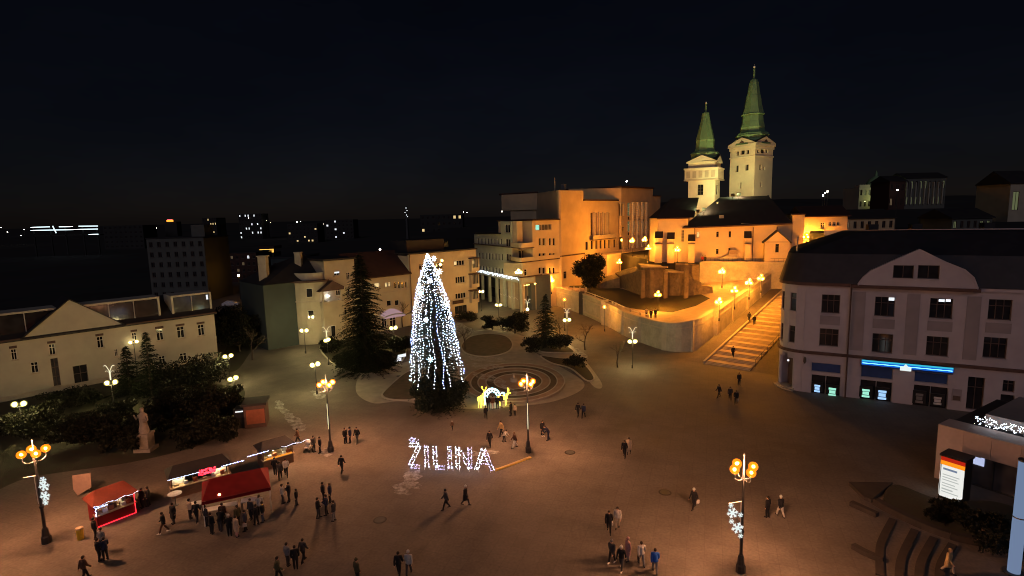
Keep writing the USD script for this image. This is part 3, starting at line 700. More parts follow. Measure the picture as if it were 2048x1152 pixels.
for gp, dep, lab in [
    ((1355, 500), 123.6, 'lamp before the left buttresses of the church'),
    ((1297, 497), 128, 'lamp between theatre and church'),
    ((1265, 482), 146, 'lamp in front of the theatre columns'),
    ((1290, 480), 146, 'lamp at the right end of the theatre columns'),
    ((1243, 480), 150, 'small lamp at the left of the theatre entrance'),
    ((1540, 504), 121.5, 'lamp before the gabled porch of the church'),
    ((1570, 492), 121, 'lamp right of the gabled porch of the church'),
    ((1613, 474), 119, 'brightest lamp cluster above the roof of the bank'),
    ((1596, 486), 120, 'small lamp left of the brightest cluster above the bank roof'),
    ((1637, 480), 119, 'lamp right of the brightest cluster above the bank roof')]:
    b, z = by_depth(gp, dep, 12.0)
    small_lamp(b, z, 3 if 'small' not in lab else 1, .52, lab, 'sodium_wall' if 'theatre' not in lab else 'sodium_soft', TER, 'plaza_lamp', .27 if 'brightest' not in lab else .42, .5, 'small' not in lab)
for gp, h, lab in [((1209, 614), 5.0, 'single orange globe lamp before the terrace wall panels'), ((1129, 599), 6.5, 'single orange globe lamp above the left end of the terrace wall')]:
    b = by_height(gp, h); small_lamp(b, h, 1, 0, lab, 'sodium_soft', 'single orange globes by the terrace wall', 'wall_lamp', .26)
b = by_height((1037, 545), 11.0)
small_lamp(b, 11.0, 3, .5, 'tall three globe lamp before the corner of the corner building', 'yellow_glow', None, 'corner_lamp', .28, .6, True)
# ================================================================== buildings: helper
def window(t, w, r, pane='pane_dark', frame='frame_white', mull=1, bars=1, sill=True, depth=.2, fw=.07, lintel=None, arch=False):
    """recessed frame with mullions, one pane behind it (a sub-part) and a sill"""
    u0, z0, u1, z1 = r
    bx = [w.box(u0, u0 + fw, z0, z1, -depth, -depth + .08), w.box(u1 - fw, u1, z0, z1, -depth, -depth + .08),
          w.box(u0 + fw, u1 - fw, z0, z0 + fw, -depth, -depth + .08), w.box(u0 + fw, u1 - fw, z1 - fw, z1, -depth, -depth + .08)]
    for k in range(1, mull + 1):
        u = u0 + (u1 - u0) * k / (mull + 1); bx.append(w.box(u - fw / 2, u + fw / 2, z0 + fw, z1 - fw, -depth + .004, -depth + .076))
    for k in range(1, bars + 1):
        z = z0 + (z1 - z0) * (.68 if bars == 1 else k / (bars + 1)); bx.append(w.box(u0 + fw, u1 - fw, z - fw / 2, z + fw / 2, -depth + .008, -depth + .072))
    f = part(t, 'window', cat_(bx), frame)
    part(f, 'pane', w.box(u0 + .01, u1 - .01, z0 + .01, z1 - .01, -depth - .05, -depth - .01), pane)
    if sill: part(f, 'sill', w.box(u0 - .12, u1 + .12, z0 - .12, z0, -.05, .14), sill if isinstance(sill, str) else 'stone_trim')
    if lintel: part(f, 'lintel', w.box(u0 - .1, u1 + .1, z1 + .12, z1 + .45, -.02, .09), lintel)
    return f
def facade(t, w, poly, wins, mat, th=.4, name='wall'):
    """wall plate with real openings; wins = list of (rect, kwargs)"""
    if not hasattr(poly, 'geom_type'): poly = Polygon(poly)
    holes = [sbox(*r) for r, _ in wins]
    p = poly.difference(unary_union(holes)) if holes else poly
    part(t, name, w.ext(p, -th, 0), mat)
    for r, kw in wins: window(t, w, r, **kw)
def pxr(w, rects, **kw): return [(w.rect(*r), kw) for r in rects]
def body(t, w, depth, z0, z1, mat, o=-.41, name='wall', u0=0, u1=None):
    """closed mass behind a facade: sides and back"""
    u1 = w.L if u1 is None else u1
    part(t, name, w.box(u0 + .02, u1 - .02, z0, z1, o - depth, o), mat)
def gable_roof(t, w, depth, ze, zr, mat, over=.5, u0=0, u1=None, hip=0.0, o=0.0):
    """roof with its ridge along the facade"""
    u1 = w.L if u1 is None else u1
    a, b = u0 - over, u1 + over
    P = [w.at(a, ze, over + o), w.at(b, ze, over + o), w.at(b, ze, -depth - over), w.at(a, ze, -depth - over), w.at(a + hip, zr, -depth / 2), w.at(b - hip, zr, -depth / 2)]
    V = np.array(P + [p - [0, 0, .25] for p in P[:4]])
    F = [[0, 1, 5], [0, 5, 4], [2, 3, 4], [2, 4, 5], [1, 2, 5], [3, 0, 4], [6, 7, 1], [6, 1, 0], [7, 8, 2], [7, 2, 1], [8, 9, 3], [8, 3, 2], [9, 6, 0], [9, 0, 3], [6, 8, 7], [6, 9, 8]]
    return part(t, 'roof', (V, np.array(F)), mat)
def chimney(t, c, sx, z0, z1, mat='stone_trim'):
    part(t, 'chimney', cat_([obox(c, (1, 0), (0, 1), sx, sx * .8, z0, z1), obox(c, (1, 0), (0, 1), sx * 1.2, sx, z1, z1 + .2)]), mat)

# ================================================================== white hall at the left
lA, lB = G(0, 805)[:2], G(437, 720)[:2]
hu = (lB - lA) / np.linalg.norm(lB - lA)
HW = Wall(lA - hu * 14, lB)
hall = thing('hall', 'long white two storey hall with a broad central gable at the left', 'building', (*lB, 0))
ze = 8.35
g0, gp_, g1 = HW.uz(44, 664)[0], HW.uz(138, 600), HW.uz(247, 644)[0]
poly = [(0, 0), (HW.L, 0), (HW.L, ze), (g1, ze), ((g1 + gp_[0]) / 2 + .4, (ze + gp_[1]) / 2 - .15), (gp_[0], gp_[1]), ((g0 + gp_[0]) / 2 - .4, (ze + gp_[1]) / 2 - .15), (g0, ze), (0, ze)]
wins = pxr(HW, [(22, 698, 34, 720), (98, 688, 111, 710), (194, 673, 207, 696), (264, 665, 274, 686), (313, 658, 327, 681), (354, 653, 369, 676), (396, 649, 409, 671)], lintel='dark_trim', mull=1)
wins += pxr(HW, [(62, 724, 77, 746), (360, 706, 374, 722), (229, 698, 236, 713), (318, 712, 331, 728)], mull=1)
wins += pxr(HW, [(148, 730, 177, 781)], frame='frame_dark', mull=1, bars=1, sill=False)
wins += pxr(HW, [(104, 716, 119, 772)], frame='frame_dark', mull=1, bars=2, pane='pane_grey')
facade(hall, HW, poly, wins, 'white_wall')
body(hall, HW, 13, 0, ze - .1, 'white_wall')
gable_roof(hall, HW, 13, ze + .02, 11.6, 'dark_roof', over=.35)
# roof of the gable
gz = gp_[1]; gu = gp_[0]
V = np.array([HW.at(g0 - .2, ze + .1, .2), HW.at(gu, gz + .18, .2), HW.at(g1 + .2, ze + .1, .2), HW.at(g0 - .2, ze + .1, -6), HW.at(gu, gz + .18, -6), HW.at(g1 + .2, ze + .1, -6)])
V = np.vstack([V, V - [0, 0, .16]])
F = np.array([[0, 1, 4], [0, 4, 3], [1, 2, 5], [1, 5, 4], [6, 10, 7], [6, 9, 10], [7, 11, 8], [7, 10, 11], [0, 7, 1], [0, 6, 7], [1, 8, 2], [1, 7, 8]])
part(hall, 'gable_roof', (V, F), 'dark_roof')
part(hall, 'eaves', cat_([HW.box(g1 + .3, HW.L + .3, ze - .02, ze + .16, -.1, .42), HW.box(0, g0 - .3, ze - .02, ze + .16, -.1, .42)]), 'dark_trim')
part(hall, 'plinth', HW.box(0, HW.L, 0, .7, -.02, .08), 'stone_trim')
# two strip dormers above the eaves with pale frames
for (xa, xb, yt, yb) in ((-90, 320, 606, 640), (343, 424, 586, 622)):
    ww = Wall(HW.A - HW.n * .9, HW.B - HW.n * .9)
    ua, ub = ww.uz(xa, 640 if xa < 0 else 610)[0], ww.uz(xb, 610)[0]
    zt = ww.uz(xb if xa > 0 else 310, 583 if xa > 0 else 594)[1]
    dm = part(hall, 'dormer', cat_([ww.box(ua, ub, zt - .28, zt, -4.0, .0), ww.box(ua, ua + .3, ze + .3, zt - .28, -4.0, -.02), ww.box(ub - .3, ub, ze + .3, zt - .28, -4.0, -.02), ww.box(ua + .3, ub - .3, ze - .2, ze + .5, -4, -.01)]), 'white_wall')
    n = max(2, int((ub - ua) / 3.2))
    part(dm, 'frame', cat_([ww.box(ua + .3 + (ub - ua - .6) * k / n - .05, ua + .3 + (ub - ua - .6) * k / n + .05, ze + .5, zt - .28, -.22, -.12) for k in range(1, n)]), 'frame_grey')
    part(dm, 'pane', ww.box(ua + .3, ub - .3, ze + .5, zt - .28, -.30, -.24), 'pane_grey' if xa > 0 else 'pane_dark')
    if xa > 0: part(dm, 'lit_pane', ww.box(ub - .75, ub - .45, zt - 1.3, zt - .5, -.235, -.20), 'window_white')

# ================================================================== row of houses: rounded corner house, red roofed house, three storey house
RA, RB = np.array([-36.2, 106.0]), np.array([-8.6, 133.7])
RWL = Wall(RA, RB)
def upx(w, x, y): return w.uz(x, y)[0]
uE1, uF0, uF1, uG1 = upx(RWL, 712, 600), upx(RWL, 716, 600), upx(RWL, 820.5, 590), upx(RWL, 955, 590)
# three storey house
t = thing('town_house', 'cream three storey house with bay windows behind the lit tree', 'building', (*RWL.at((uF1 + uG1) / 2, 0)[:2], 0))
w = Wall(RWL.at(uF1 + .05, 0)[:2], RWL.at(uG1, 0)[:2])
ztop = 15.7
wins = pxr(w, [(908, 521, 929, 531), (911, 553, 930, 566), (911, 586, 932, 597)], mull=3, bars=0)
wins += pxr(w, [(838, 528, 849, 539), (834, 563, 844, 573), (838, 596, 849, 607), (872, 525, 886, 537), (868, 560, 884, 571), (868, 594, 886, 606)], mull=1)
wins += pxr(w, [(910, 611, 934, 627), (862, 618, 894, 638), (830, 625, 852, 645)], mull=2, bars=0, frame='frame_dark', sill=False)
facade(t, w, [(0, 0), (w.L, 0), (w.L, ztop), (0, ztop)], wins, 'ochre_wall')
body(t, w, 13, 0, ztop - .3, 'ochre_wall')
part(t, 'roof', cat_([w.box(-.2, w.L + .2, ztop, ztop + .3, -13.6, .3), w.box(2, w.L - 7, ztop + .3, ztop + 2.9, -11, -3.5)]), 'dark_roof')
for (y0, y1) in ((517, 535), (548, 567), (581, 597)):
    r = w.rect(938.5, y0, 953, y1); u0, z0, u1, z1 = r
    b = part(t, 'bay_window', cat_([w.box(u0, u1, z0 - .9, z0, 0, 1.0), w.box(u0, u0 + .2, z0, z1, 0, 1.0), w.box(u1 - .2, u1, z0, z1, 0, 1.0), w.box(u0 + .2, u1 - .2, z0, z1, 0, .3)]), 'ochre_wall')
    part(b, 'pane', w.box(u0 + .2, u1 - .2, z0, z1, .72, .78), 'pane_grey')
    for k in range(5): part(b, 'mullion', w.box(u0 + .2 + (u1 - u0 - .5) * k / 4, u0 + .3 + (u1 - u0 - .5) * k / 4, z0, z1, .79, .9), 'cream_wall')
    part(b, 'hood', w.box(u0 - .25, u1 + .25, z1, z1 + .22, -.02, 1.35), 'dark_trim')
r = w.rect(941, 521, 944, 527); part(t, 'lit_pane', w.box(r[0], r[2], r[1], r[3], .785, .80), 'window_warm')
r = w.rect(909, 523, 914, 530); part(t, 'lit_pane', w.box(r[0], r[2], r[1], r[3], -.19, -.125), 'window_warm')
part(t, 'string_course', w.box(0, w.L, 4.0, 4.3, -.02, .14), 'stone_trim')
part(t, 'shop_hoarding', w.box(*[w.rect(905, 606, 926, 612)[k] for k in (0, 2)], 3.2, 4.0, .145, .3), 'red_roof')
part(t, 'downpipe', tube([w.at(.15, 0, .12), w.at(.15, ztop, .12)], .08, 5), 'dark_trim')
# red roofed house
t = thing('town_house', 'cream two storey house under a dark red roof right of the spruce', 'building', (*RWL.at((uF0 + uF1) / 2, 0)[:2], 0))
w = Wall(RWL.at(uF0, 0)[:2], RWL.at(uF1, 0)[:2])
wins = pxr(w, [(749, 566, 759, 575)], mull=0, bars=0, pane='window_warm') + pxr(w, [(770, 565, 775, 574), (777, 564, 781, 573)], mull=0, pane='window_warm')
wins += pxr(w, [(788, 564, 794, 577), (796, 564, 801, 577), (803, 563, 808, 577), (810, 563, 814, 576), (774, 601, 783, 612), (790, 600, 798, 611)], mull=0, bars=0)
wins += pxr(w, [(722, 570, 732, 580), (725, 604, 735, 616), (764, 636, 774, 655), (780, 634, 792, 653)], mull=1, frame='frame_white')
facade(t, w, [(0, 0), (w.L, 0), (w.L, 11.7), (0, 11.7)], wins, 'cream_wall')
body(t, w, 12, 0, 11.6, 'cream_wall')
gable_roof(t, w, 12, 11.75, 16.6, 'red_roof', over=.4)
part(t, 'string_course', w.box(0, w.L, 8.1, 8.3, -.02, .12), 'stone_trim')
aw = thing('awning', 'arched pink and white lit awning over the door right of the spruce', 'awning', w.at(upx(w, 780, 625), 4))
r = w.rect(760, 617, 802, 633)
prof = [(0, .0), (.35, .75), (1.0, 1.15), (1.5, 1.3)]
V, F = [], []
for i in range(13):
    u = r[0] + (r[2] - r[0]) * i / 12; s = math.sin(math.pi * (.12 + .76 * i / 12))
    for (o, z) in ((1.7, .0), (1.6, .5 * s), (1.0, 1.25 * s), (.05, 1.7 * s)): V.append(w.at(u, r[1] + z, o))
for i in range(12):
    for k in range(3):
        a = 4 * i + k; F += [[a, a + 4, a + 5], [a, a + 5, a + 1]]
part(aw, 'canopy', (np.array(V), np.array(F)), 'sign_pink')
part(aw, 'band', tube([w.at(r[0] + (r[2] - r[0]) * i / 12, r[1] + .15 + .55 * math.sin(math.pi * (.12 + .76 * i / 12)), 1.66) for i in range(13)], .12, 5), 'frame_grey')
# rounded corner house
t = thing('corner_house', 'cream house with a rounded terrace corner left of the spruce', 'building', (*RA, 0))
w = Wall(RWL.at(0.0, 0)[:2], RWL.at(uE1 + .1, 0)[:2])
wins = pxr(w, [(668, 543, 679, 551)], mull=1, pane='pane_dark') + pxr(w, [(672, 577, 681, 591), (693, 545, 700, 560), (693, 578, 700, 594), (684, 615, 694, 630)], mull=1)
facade(t, w, [(0, 0), (w.L, 0), (w.L, 15.8), (0, 15.8)], wins, 'cream_wall')
body(t, w, 11, 0, 15.7, 'cream_wall')
part(t, 'roof', w.box(-.3, w.L + .3, 15.8, 16.15, -11.6, .35), 'dark_roof')
r = w.rect(669, 543.5, 679, 546.5); part(t, 'lit_pane', w.box(r[0], r[2], r[1], r[3], -.12, -.1), 'window_white')
cc = RWL.at(-1.2, 0, -3.6)[:2]
def cyl_arc(c, r0, r1, z0, z1, a0, a1, n=16):
    w_ = np.linspace(a0, a1, n)
    o = [(c[0] + r1 * math.cos(x), c[1] + r1 * math.sin(x)) for x in w_] + [(c[0] + r0 * math.cos(x), c[1] + r0 * math.sin(x)) for x in w_[::-1]]
    return prism(o, z0, z1)
A0, A1 = math.radians(150), math.radians(335)
part(t, 'round_wall', cyl_arc(cc, 0.5, 4.2, 0, 12.0, A0, A1), 'cream_wall')
part(t, 'round_eaves', cyl_arc(cc, .5, 4.75, 12.0, 12.35, A0, A1), 'dark_trim')
part(t, 'terrace_parapet', cyl_arc(cc, 3.1, 3.4, 12.35, 13.7, A0, A1), 'white_wall')
part(t, 'band', cyl_arc(cc, .5, 4.3, 8.2, 8.5, A0, A1), 'stone_trim')
for k, a in enumerate((200, 225, 285)):
    a = math.radians(a); d = np.array([math.cos(a), math.sin(a)]); q = np.array([-d[1], d[0]])
    for z in (5.0, 9.2):
        f = part(t, 'window', obox(cc + d * 4.2, q, d, 1.1, .14, z, z + 1.7), 'frame_white'); part(f, 'pane', obox(cc + d * 4.25, q, d, .95, .1, z + .08, z + 1.62), 'pane_dark')
# projecting bay with loggia
bw = Wall(w.at(-1.6, 0, .5)[:2] + w.n * 1.2, w.at(2.6, 0, .5)[:2] + w.n * 1.2)
part(t, 'bay', bw.box(0, bw.L, 0, 7.4, -2.4, 0), 'cream_wall')
part(t, 'bay_parapet', cat_([bw.box(-.1, bw.L + .1, 7.4, 8.2, -.3, .1), bw.box(-.1, .2, 7.4, 8.2, -2.4, -.3), bw.box(bw.L - .2, bw.L + .1, 7.4, 8.2, -2.4, -.3)]), 'cream_wall')
part(t, 'bay_roof', bw.ext(Polygon([(-.6, 10.2), (bw.L * .55, 12.1), (bw.L + .3, 10.8), (bw.L + .3, 10.2)]), -2.4, .15), 'dark_trim')
part(t, 'post', bw.box(.1, .35, 8.2, 10.2, -.35, -.1), 'cream_wall'); part(t, 'post', bw.box(bw.L - .35, bw.L - .1, 8.2, 10.2, -.35, -.1), 'cream_wall')
q = bw.at(1.6, 9.1, -.8); part(t, 'loggia_lamp', ball(q, .16, 1), 'white_lamp')
f = part(t, 'window', bw.box(1.2, 2.2, 1.2, 3.4, -.02, .06), 'frame_white'); part(f, 'pane', bw.box(1.3, 2.1, 1.3, 3.3, .062, .08), 'pane_dark')
# its steep side roof
gw = Wall(RWL.at(-9, 0, -4)[:2], RWL.at(0, 0, -4)[:2])
V = np.array([gw.at(-2, 12.2, 2.5), gw.at(8.8, 12.4, 2.5), gw.at(8.8, 17.2, -4), gw.at(1.5, 15.0, -4), gw.at(-2, 12.2, -10), gw.at(8.8, 12.4, -10)])
part(t, 'side_roof', (V, np.array([[0, 1, 2], [0, 2, 3], [4, 3, 2], [4, 2, 5], [0, 3, 4], [1, 5, 2], [0, 4, 5], [0, 5, 1]])), 'dark_roof')
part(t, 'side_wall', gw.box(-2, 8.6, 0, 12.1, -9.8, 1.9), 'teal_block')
chimney(t, gw.at(-.5, 0, -1)[:2], 1.5, 12, 17.2)
chimney(t, gw.at(6.5, 0, -1.5)[:2], 1.2, 14, 17.4)
# lit shop sign with a glowing box at the corner of the street
t = thing('shop_sign', 'tall bright white sign box at the dark street corner', 'sign', G(585, 632))
b = G(585, 632); zz = up(b, 596); z2 = up(b, 614)
part(t, 'sign_face', obox(b, (.8, .6), (-.6, .8), 1.1, .2, z2, zz), 'stripe_light')
part(t, 'sign_post', tube([b, [b[0], b[1], z2]], .08, 6), 'metal_dark')
t = thing('shop_sign', 'slanting white light strip over the shop door of the corner house', 'sign', G(610, 640))
b0 = G(603, 640); b1 = G(618, 646)
part(t, 'strip', tube([[*b0[:2], up(b0, 613)], [*b1[:2], up(b1, 624)]], .16, 6), 'stripe_light')
part(t, 'canopy', cat_([tube([[*b0[:2], up(b0, 613) - .3], [*b1[:2], up(b1, 624) - .3]], .3, 6)]), 'metal_dark')

# ================================================================== blocks farther left
def block(label, px0, px1, ytop, depth, mat, dd=14, z0=0, wins=(), pane='pane_dark', lit=(), name='apartment_block', yaw=0.0, roof='dark_roof'):
    """flat roofed block facing the square; wins = (columns, rows)"""
    a, b = D(px0, ytop, depth), D(px1, ytop, depth + (px1 - px0) / FPX * depth * math.tan(yaw))
    w = Wall(a[:2], b[:2]); zt = a[2]
    t = thing(name, label, 'building', (*((a + b) / 2)[:2], z0))
    ws = []
    if wins:
        nc, nr = wins; du = w.L / nc; dz = (zt - z0 - 1.0) / nr
        for i in range(nc):
            for j in range(nr):
                u, z = du * (i + .28), z0 + .9 + dz * (j + .2)
                ws.append(((u, z, u + du * .44, z + dz * .5), dict(mull=1, bars=0, fw=.09, frame='frame_dark', sill='grey_block', pane=('window_' + lit[(i, j)]) if lit and (i, j) in lit else pane)))
    facade(t, w, [(0, z0), (w.L, z0), (w.L, zt), (0, zt)], ws, mat)
    body(t, w, dd, z0, zt - .2, mat)
    part(t, 'roof', w.box(-.15, w.L + .15, zt, zt + .3, -dd - .5, .2), roof)
    return t, w, zt
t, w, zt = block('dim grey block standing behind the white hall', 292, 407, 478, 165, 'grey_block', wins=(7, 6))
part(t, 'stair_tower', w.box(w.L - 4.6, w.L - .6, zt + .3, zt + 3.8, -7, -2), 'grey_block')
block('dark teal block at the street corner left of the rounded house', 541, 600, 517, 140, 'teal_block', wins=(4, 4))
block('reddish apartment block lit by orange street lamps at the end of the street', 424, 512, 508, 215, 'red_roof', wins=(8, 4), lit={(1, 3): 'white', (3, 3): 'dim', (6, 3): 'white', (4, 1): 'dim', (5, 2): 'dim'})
# pale roofed building seen over the three storey house
block('low pinkish rooftop block showing over the three storey house', 797, 888, 487, 152, 'theatre_wall', dd=10)
# ================================================================== corner building with wrap-round balconies
C0 = np.array([2.4, 132.9])
LW = Wall(C0, C0 + 30 * np.array([-.438, .899]))          # left wing, u runs away from the corner
RWg = Wall(C0, C0 + 14 * np.array([.719, .695]))          # right wing
cb = thing('corner_building', 'five storey pale corner building with wrap round balconies and a lit arcade', 'building', (*C0, 0))
def lu(x, y=520): return upx(LW, x, y)
def ru(x, y=520): return upx(RWg, x, y)
ZF = [7.1, 8.8, 12.5, 15.9, 18.9, 22.2]
uL0, uL1, uLt = lu(1022), lu(950), lu(1003)
wins = []
for x in np.linspace(956.5, 1002, 8): wins.append((LW.rect(x - 1.6, 476 + (x - 956) * .03, x + 1.6, 489), dict(mull=0, bars=0, sill=False)))
for k, x in enumerate(np.linspace(958.5, 1004, 8)): wins.append((LW.rect(x - 1.7, 505 + (x - 958) * .06, x + 1.7, 518 + (x - 958) * .07), dict(mull=0, bars=0, sill=False)))
for k, x in enumerate(np.linspace(959.5, 1004.5, 8)): wins.append((LW.rect(x - 1.7, 530.5 + (x - 958) * .13, x + 1.7, 541 + (x - 958) * .17), dict(mull=0, bars=0, sill=False)))
wins += pxr(LW, [(1010, 449, 1020, 465), (1011, 478, 1021, 493), (1012, 508, 1022, 522), (1014, 538, 1023.5, 551)], mull=1, bars=0)
zA = up((*LW.at(15, 0)[:2], 0), 559)
facade(cb, LW, [(uL0 - .4, ZF[1]), (uL1, ZF[1]), (uL1, up(LW.at(uL1, 0), 468.5)), (uLt, up(LW.at(uLt, 0), 467.5)), (uLt, ZF[5]), (uL0 - .4, ZF[5])], wins, 'green_wall')
body(cb, LW, 11, ZF[1], up(LW.at(uLt, 0), 468.5) - .1, 'green_wall', u0=uL0, u1=uL1)
part(cb, 'attic', LW.box(uL0, uLt, ZF[4], ZF[5], -9, -.42), 'green_wall')
for z in (ZF[3] - .25,): part(cb, 'ledge', LW.box(uL0, uL1, z, z + .25, -.02, .45), 'dark_trim')
part(cb, 'wing_roof', LW.box(uLt - .2, uL1 + .4, up(LW.at(uLt, 0), 468) , up(LW.at(uLt, 0), 468) + .25, -11.5, .55), 'dark_roof')
# lower storeys run round to the corner
facade(cb, LW, [(-.1, ZF[1]), (uL0 - .4, ZF[1]), (uL0 - .4, ZF[2] - .4), (-.1, ZF[2] - .4)], [((.9, ZF[1] + 1.1, 2.1, ZF[1] + 2.8), dict(mull=1, bars=0)), ((2.6, ZF[1] + .2, 3.5, ZF[1] + 2.8), dict(mull=0, bars=1))], 'green_wall', name='corner_wall')
uR0, uR1 = ru(1066), ru(1119)
wins = []
for (y0, y1) in ((476, 491), (506, 517.5), (535, 548)):
    for xa, xb in ((1077.5, 1082.5), (1085, 1090.5), (1098, 1102.5), (1105.5, 1110)): wins.append((RWg.rect(xa, y0, xb, y1), dict(mull=0, bars=0)))
wins += pxr(RWg, [(1078, 448.5, 1103, 460.5)], mull=3, bars=0, pane='pane_grey')
wins += pxr(RWg, [(1048.5, 538.5, 1054, 552)], mull=0, bars=1)
zr = ZF[5]
facade(cb, RWg, [(-.1, ZF[1]), (uR1, ZF[1]), (uR1, zr), (uR0, zr), (uR0, ZF[2] - .4), (-.1, ZF[2] - .4)], wins, 'ochre_wall')
body(cb, RWg, 12, 0, zr - .1, 'ochre_wall', u0=uR0 + .1, u1=uR1)
body(cb, RWg, 6, ZF[1], ZF[2] - .5, 'ochre_wall', u0=0.1, u1=uR0, name='corner_core')
part(cb, 'wing_roof', RWg.box(uR0 - .3, uR1 + .1, zr, zr + .3, -12.5, .4), 'red_roof')
r = RWg.rect(1071, 450, 1078, 460); part(cb, 'lit_pane', RWg.box(r[0], r[2], r[1], r[3], .01, .05), 'screen_green')
# set back upper corner with pilaster and glazed stair
ins = 3.6
cL, cR = Wall(LW.at(ins - .5, 0, -ins)[:2], LW.at(uL0, 0, -ins)[:2]), Wall(RWg.at(ins - .5, 0, -ins)[:2], RWg.at(uR0 + .5, 0, -ins)[:2])
core = Polygon([LW.at(uL0, 0, -.5)[:2], LW.at(uL0, 0, -ins)[:2], RWg.at(ins * .9, 0, -ins)[:2], RWg.at(uR0, 0, -ins)[:2], RWg.at(uR0 + .4, 0, -.5)[:2], RWg.at(uR0 + .4, 0, -11)[:2], LW.at(uL0, 0, -11)[:2]]).buffer(.01)
part(cb, 'set_back_wall', prism(core, ZF[2] - .4, ZF[5] - 0.02), 'cream_wall')
part(cb, 'pilaster', RWg.box(-2.6 + ins, -.6 + ins, ZF[3], ZF[5], -ins + .02, -ins + 1.3), 'ochre_wall')
part(cb, 'pilaster', LW.box(uL0 - 1.7, uL0 - .4, ZF[3], ZF[5], -2.2, -.42), 'ochre_wall')
f = part(cb, 'stair_window', RWg.box(2.0, 3.1, ZF[3] + .5, ZF[5] - 1.6, -ins + .02, -ins + .1), 'frame_grey')
part(f, 'pane', RWg.box(2.1, 3.0, ZF[3] + 2.6, ZF[5] - 1.7, -ins + .105, -ins + .14), 'window_white')
for j, z in enumerate((ZF[2], ZF[3])):
    for u in (.9, 2.2):
        f = part(cb, 'window', RWg.box(u + 1.6, u + 2.6, z + .3, z + 2.4, -ins + .02, -ins + .1), 'frame_white'); part(f, 'pane', RWg.box(u + 1.68, u + 2.52, z + .38, z + 2.32, -ins + .105, -ins + .13), 'pane_dark')
def balcony(z, ue, ur, h=1.05, mat='ochre_wall'):
    """slab and parapet wrapping the corner with a rounded nose"""
    p = [LW.at(ue, 0, .0)[:2], LW.at(1.2, 0, .35)[:2], C0 + (LW.n + RWg.n) * .25, RWg.at(1.2, 0, .35)[:2], RWg.at(ur, 0, .35)[:2]]
    l = smooth_line(p, 6)
    slab = Polygon([*l, RWg.at(ur, 0, -ins)[:2], RWg.at(ins * .9, 0, -ins)[:2], LW.at(ue, 0, -ins)[:2]]).buffer(0)
    b = part(cb, 'balcony', prism(slab, z - .3, z - .02), 'dark_trim')
    part(b, 'parapet', strip_wall(l, z - .02, z + h, .18), mat)
balcony(ZF[3], uL0, uR0 + .2); balcony(ZF[2], uL0, uR1 - .2, .95); 
part(cb, 'balcony', prism(Polygon([*smooth_line([LW.at(uL0, 0, .1)[:2], LW.at(1.2, 0, .4)[:2], C0 + (LW.n + RWg.n) * .35, RWg.at(1.2, 0, .4)[:2], RWg.at(7, 0, .4)[:2]], 6), RWg.at(7, 0, -.3)[:2], LW.at(uL0, 0, -.3)[:2]]).buffer(0), ZF[1] - .25, ZF[1]), 'dark_trim')
# ground floor: recessed arcade with shopfronts, pillars and strings of lights
part(cb, 'arcade_beam', LW.box(-.1, uL1, ZF[0], ZF[1] - .26, -.5, 0), 'green_wall')
part(cb, 'arcade_beam', RWg.box(-.1, uR1, ZF[0] - .2, ZF[1] - .26, -.5, 0), 'ochre_wall')
part(cb, 'shop_wall', LW.box(1.5, uL1, 0, ZF[1] - .3, -9, -3.4), 'grey_block')
part(cb, 'shop_wall', RWg.box(3, uR0 + .1, 0, ZF[1] - .3, -8, -3.2), 'ochre_wall')
part(cb, 'arcade_ceiling', LW.box(-.1, uL1, ZF[0] + .3, ZF[1] - .3, -3.4, -.5), 'green_wall')
for u in np.arange(.5, uL1, 4.9): part(cb, 'pillar', LW.box(u - .35, u + .35, 0, ZF[0], -.6, 0.1), 'green_wall')
for u in (0.6, 5.2, 9.6): part(cb, 'pillar', RWg.box(u - .4, u + .4, 0, ZF[0] - .2, -.6, .05), 'ochre_wall')
part(cb, 'lower_wall', RWg.box(9.9, uR1, 0, ZF[0] - .2, -.4, 0), 'ochre_wall')
for u in np.arange(3, uL1 - 3, 4.9):
    f = part(cb, 'shop_window', LW.box(u, u + 3.6, .5, 3.4, -3.4, -3.3), 'frame_dark'); part(f, 'pane', LW.box(u + .1, u + 3.5, .6, 3.3, -3.295, -3.27), 'pane_grey')
def light_string(name, label, P, mat, r, group=None, cat='string of lights', wire=True, jit=0.0):
    P = np.asarray(P, float)
    t = thing(name, label, cat, P[len(P) // 2], group)
    q = P + rng.normal(0, jit, P.shape) if jit else P
    part(t, 'bulbs', bulbs(q, r * rng.uniform(.7, 1.25, len(q)) if np.ndim(r) == 0 else r), mat, kind='stuff')
    if wire: part(t, 'wire', tube(P[::max(1, len(P) // 40)], .012, 3), 'metal_dark')
    return t
icic = []
for u in np.arange(1.5, uL1 - .5, .42):
    for k in range(rnd.randint(2, 3)): icic.append(LW.at(u + rnd.uniform(-.1, .1), ZF[1] - .45 - .30 * k, .25))
light_string('arcade_lights', 'row of white icicle lights along the arcade of the corner building', icic, 'bulb_white', .07, wire=False)
light_string('arcade_lights', 'short row of greenish lights low in front of the arcade shops', [LW.at(u, 3.6 - .12 * abs(math.sin(u * 1.7)) * 3, .9) for u in np.arange(.8, 11, .45)], 'deco_warm', .07)
light_string('arcade_lights', 'few orange lights under the right wing beam of the corner building', [RWg.at(u, ZF[0] - .45, .3) for u in (.6, 1.2, 1.5, 2.2, 4.2, 4.6)], 'bulb_warm', .13)

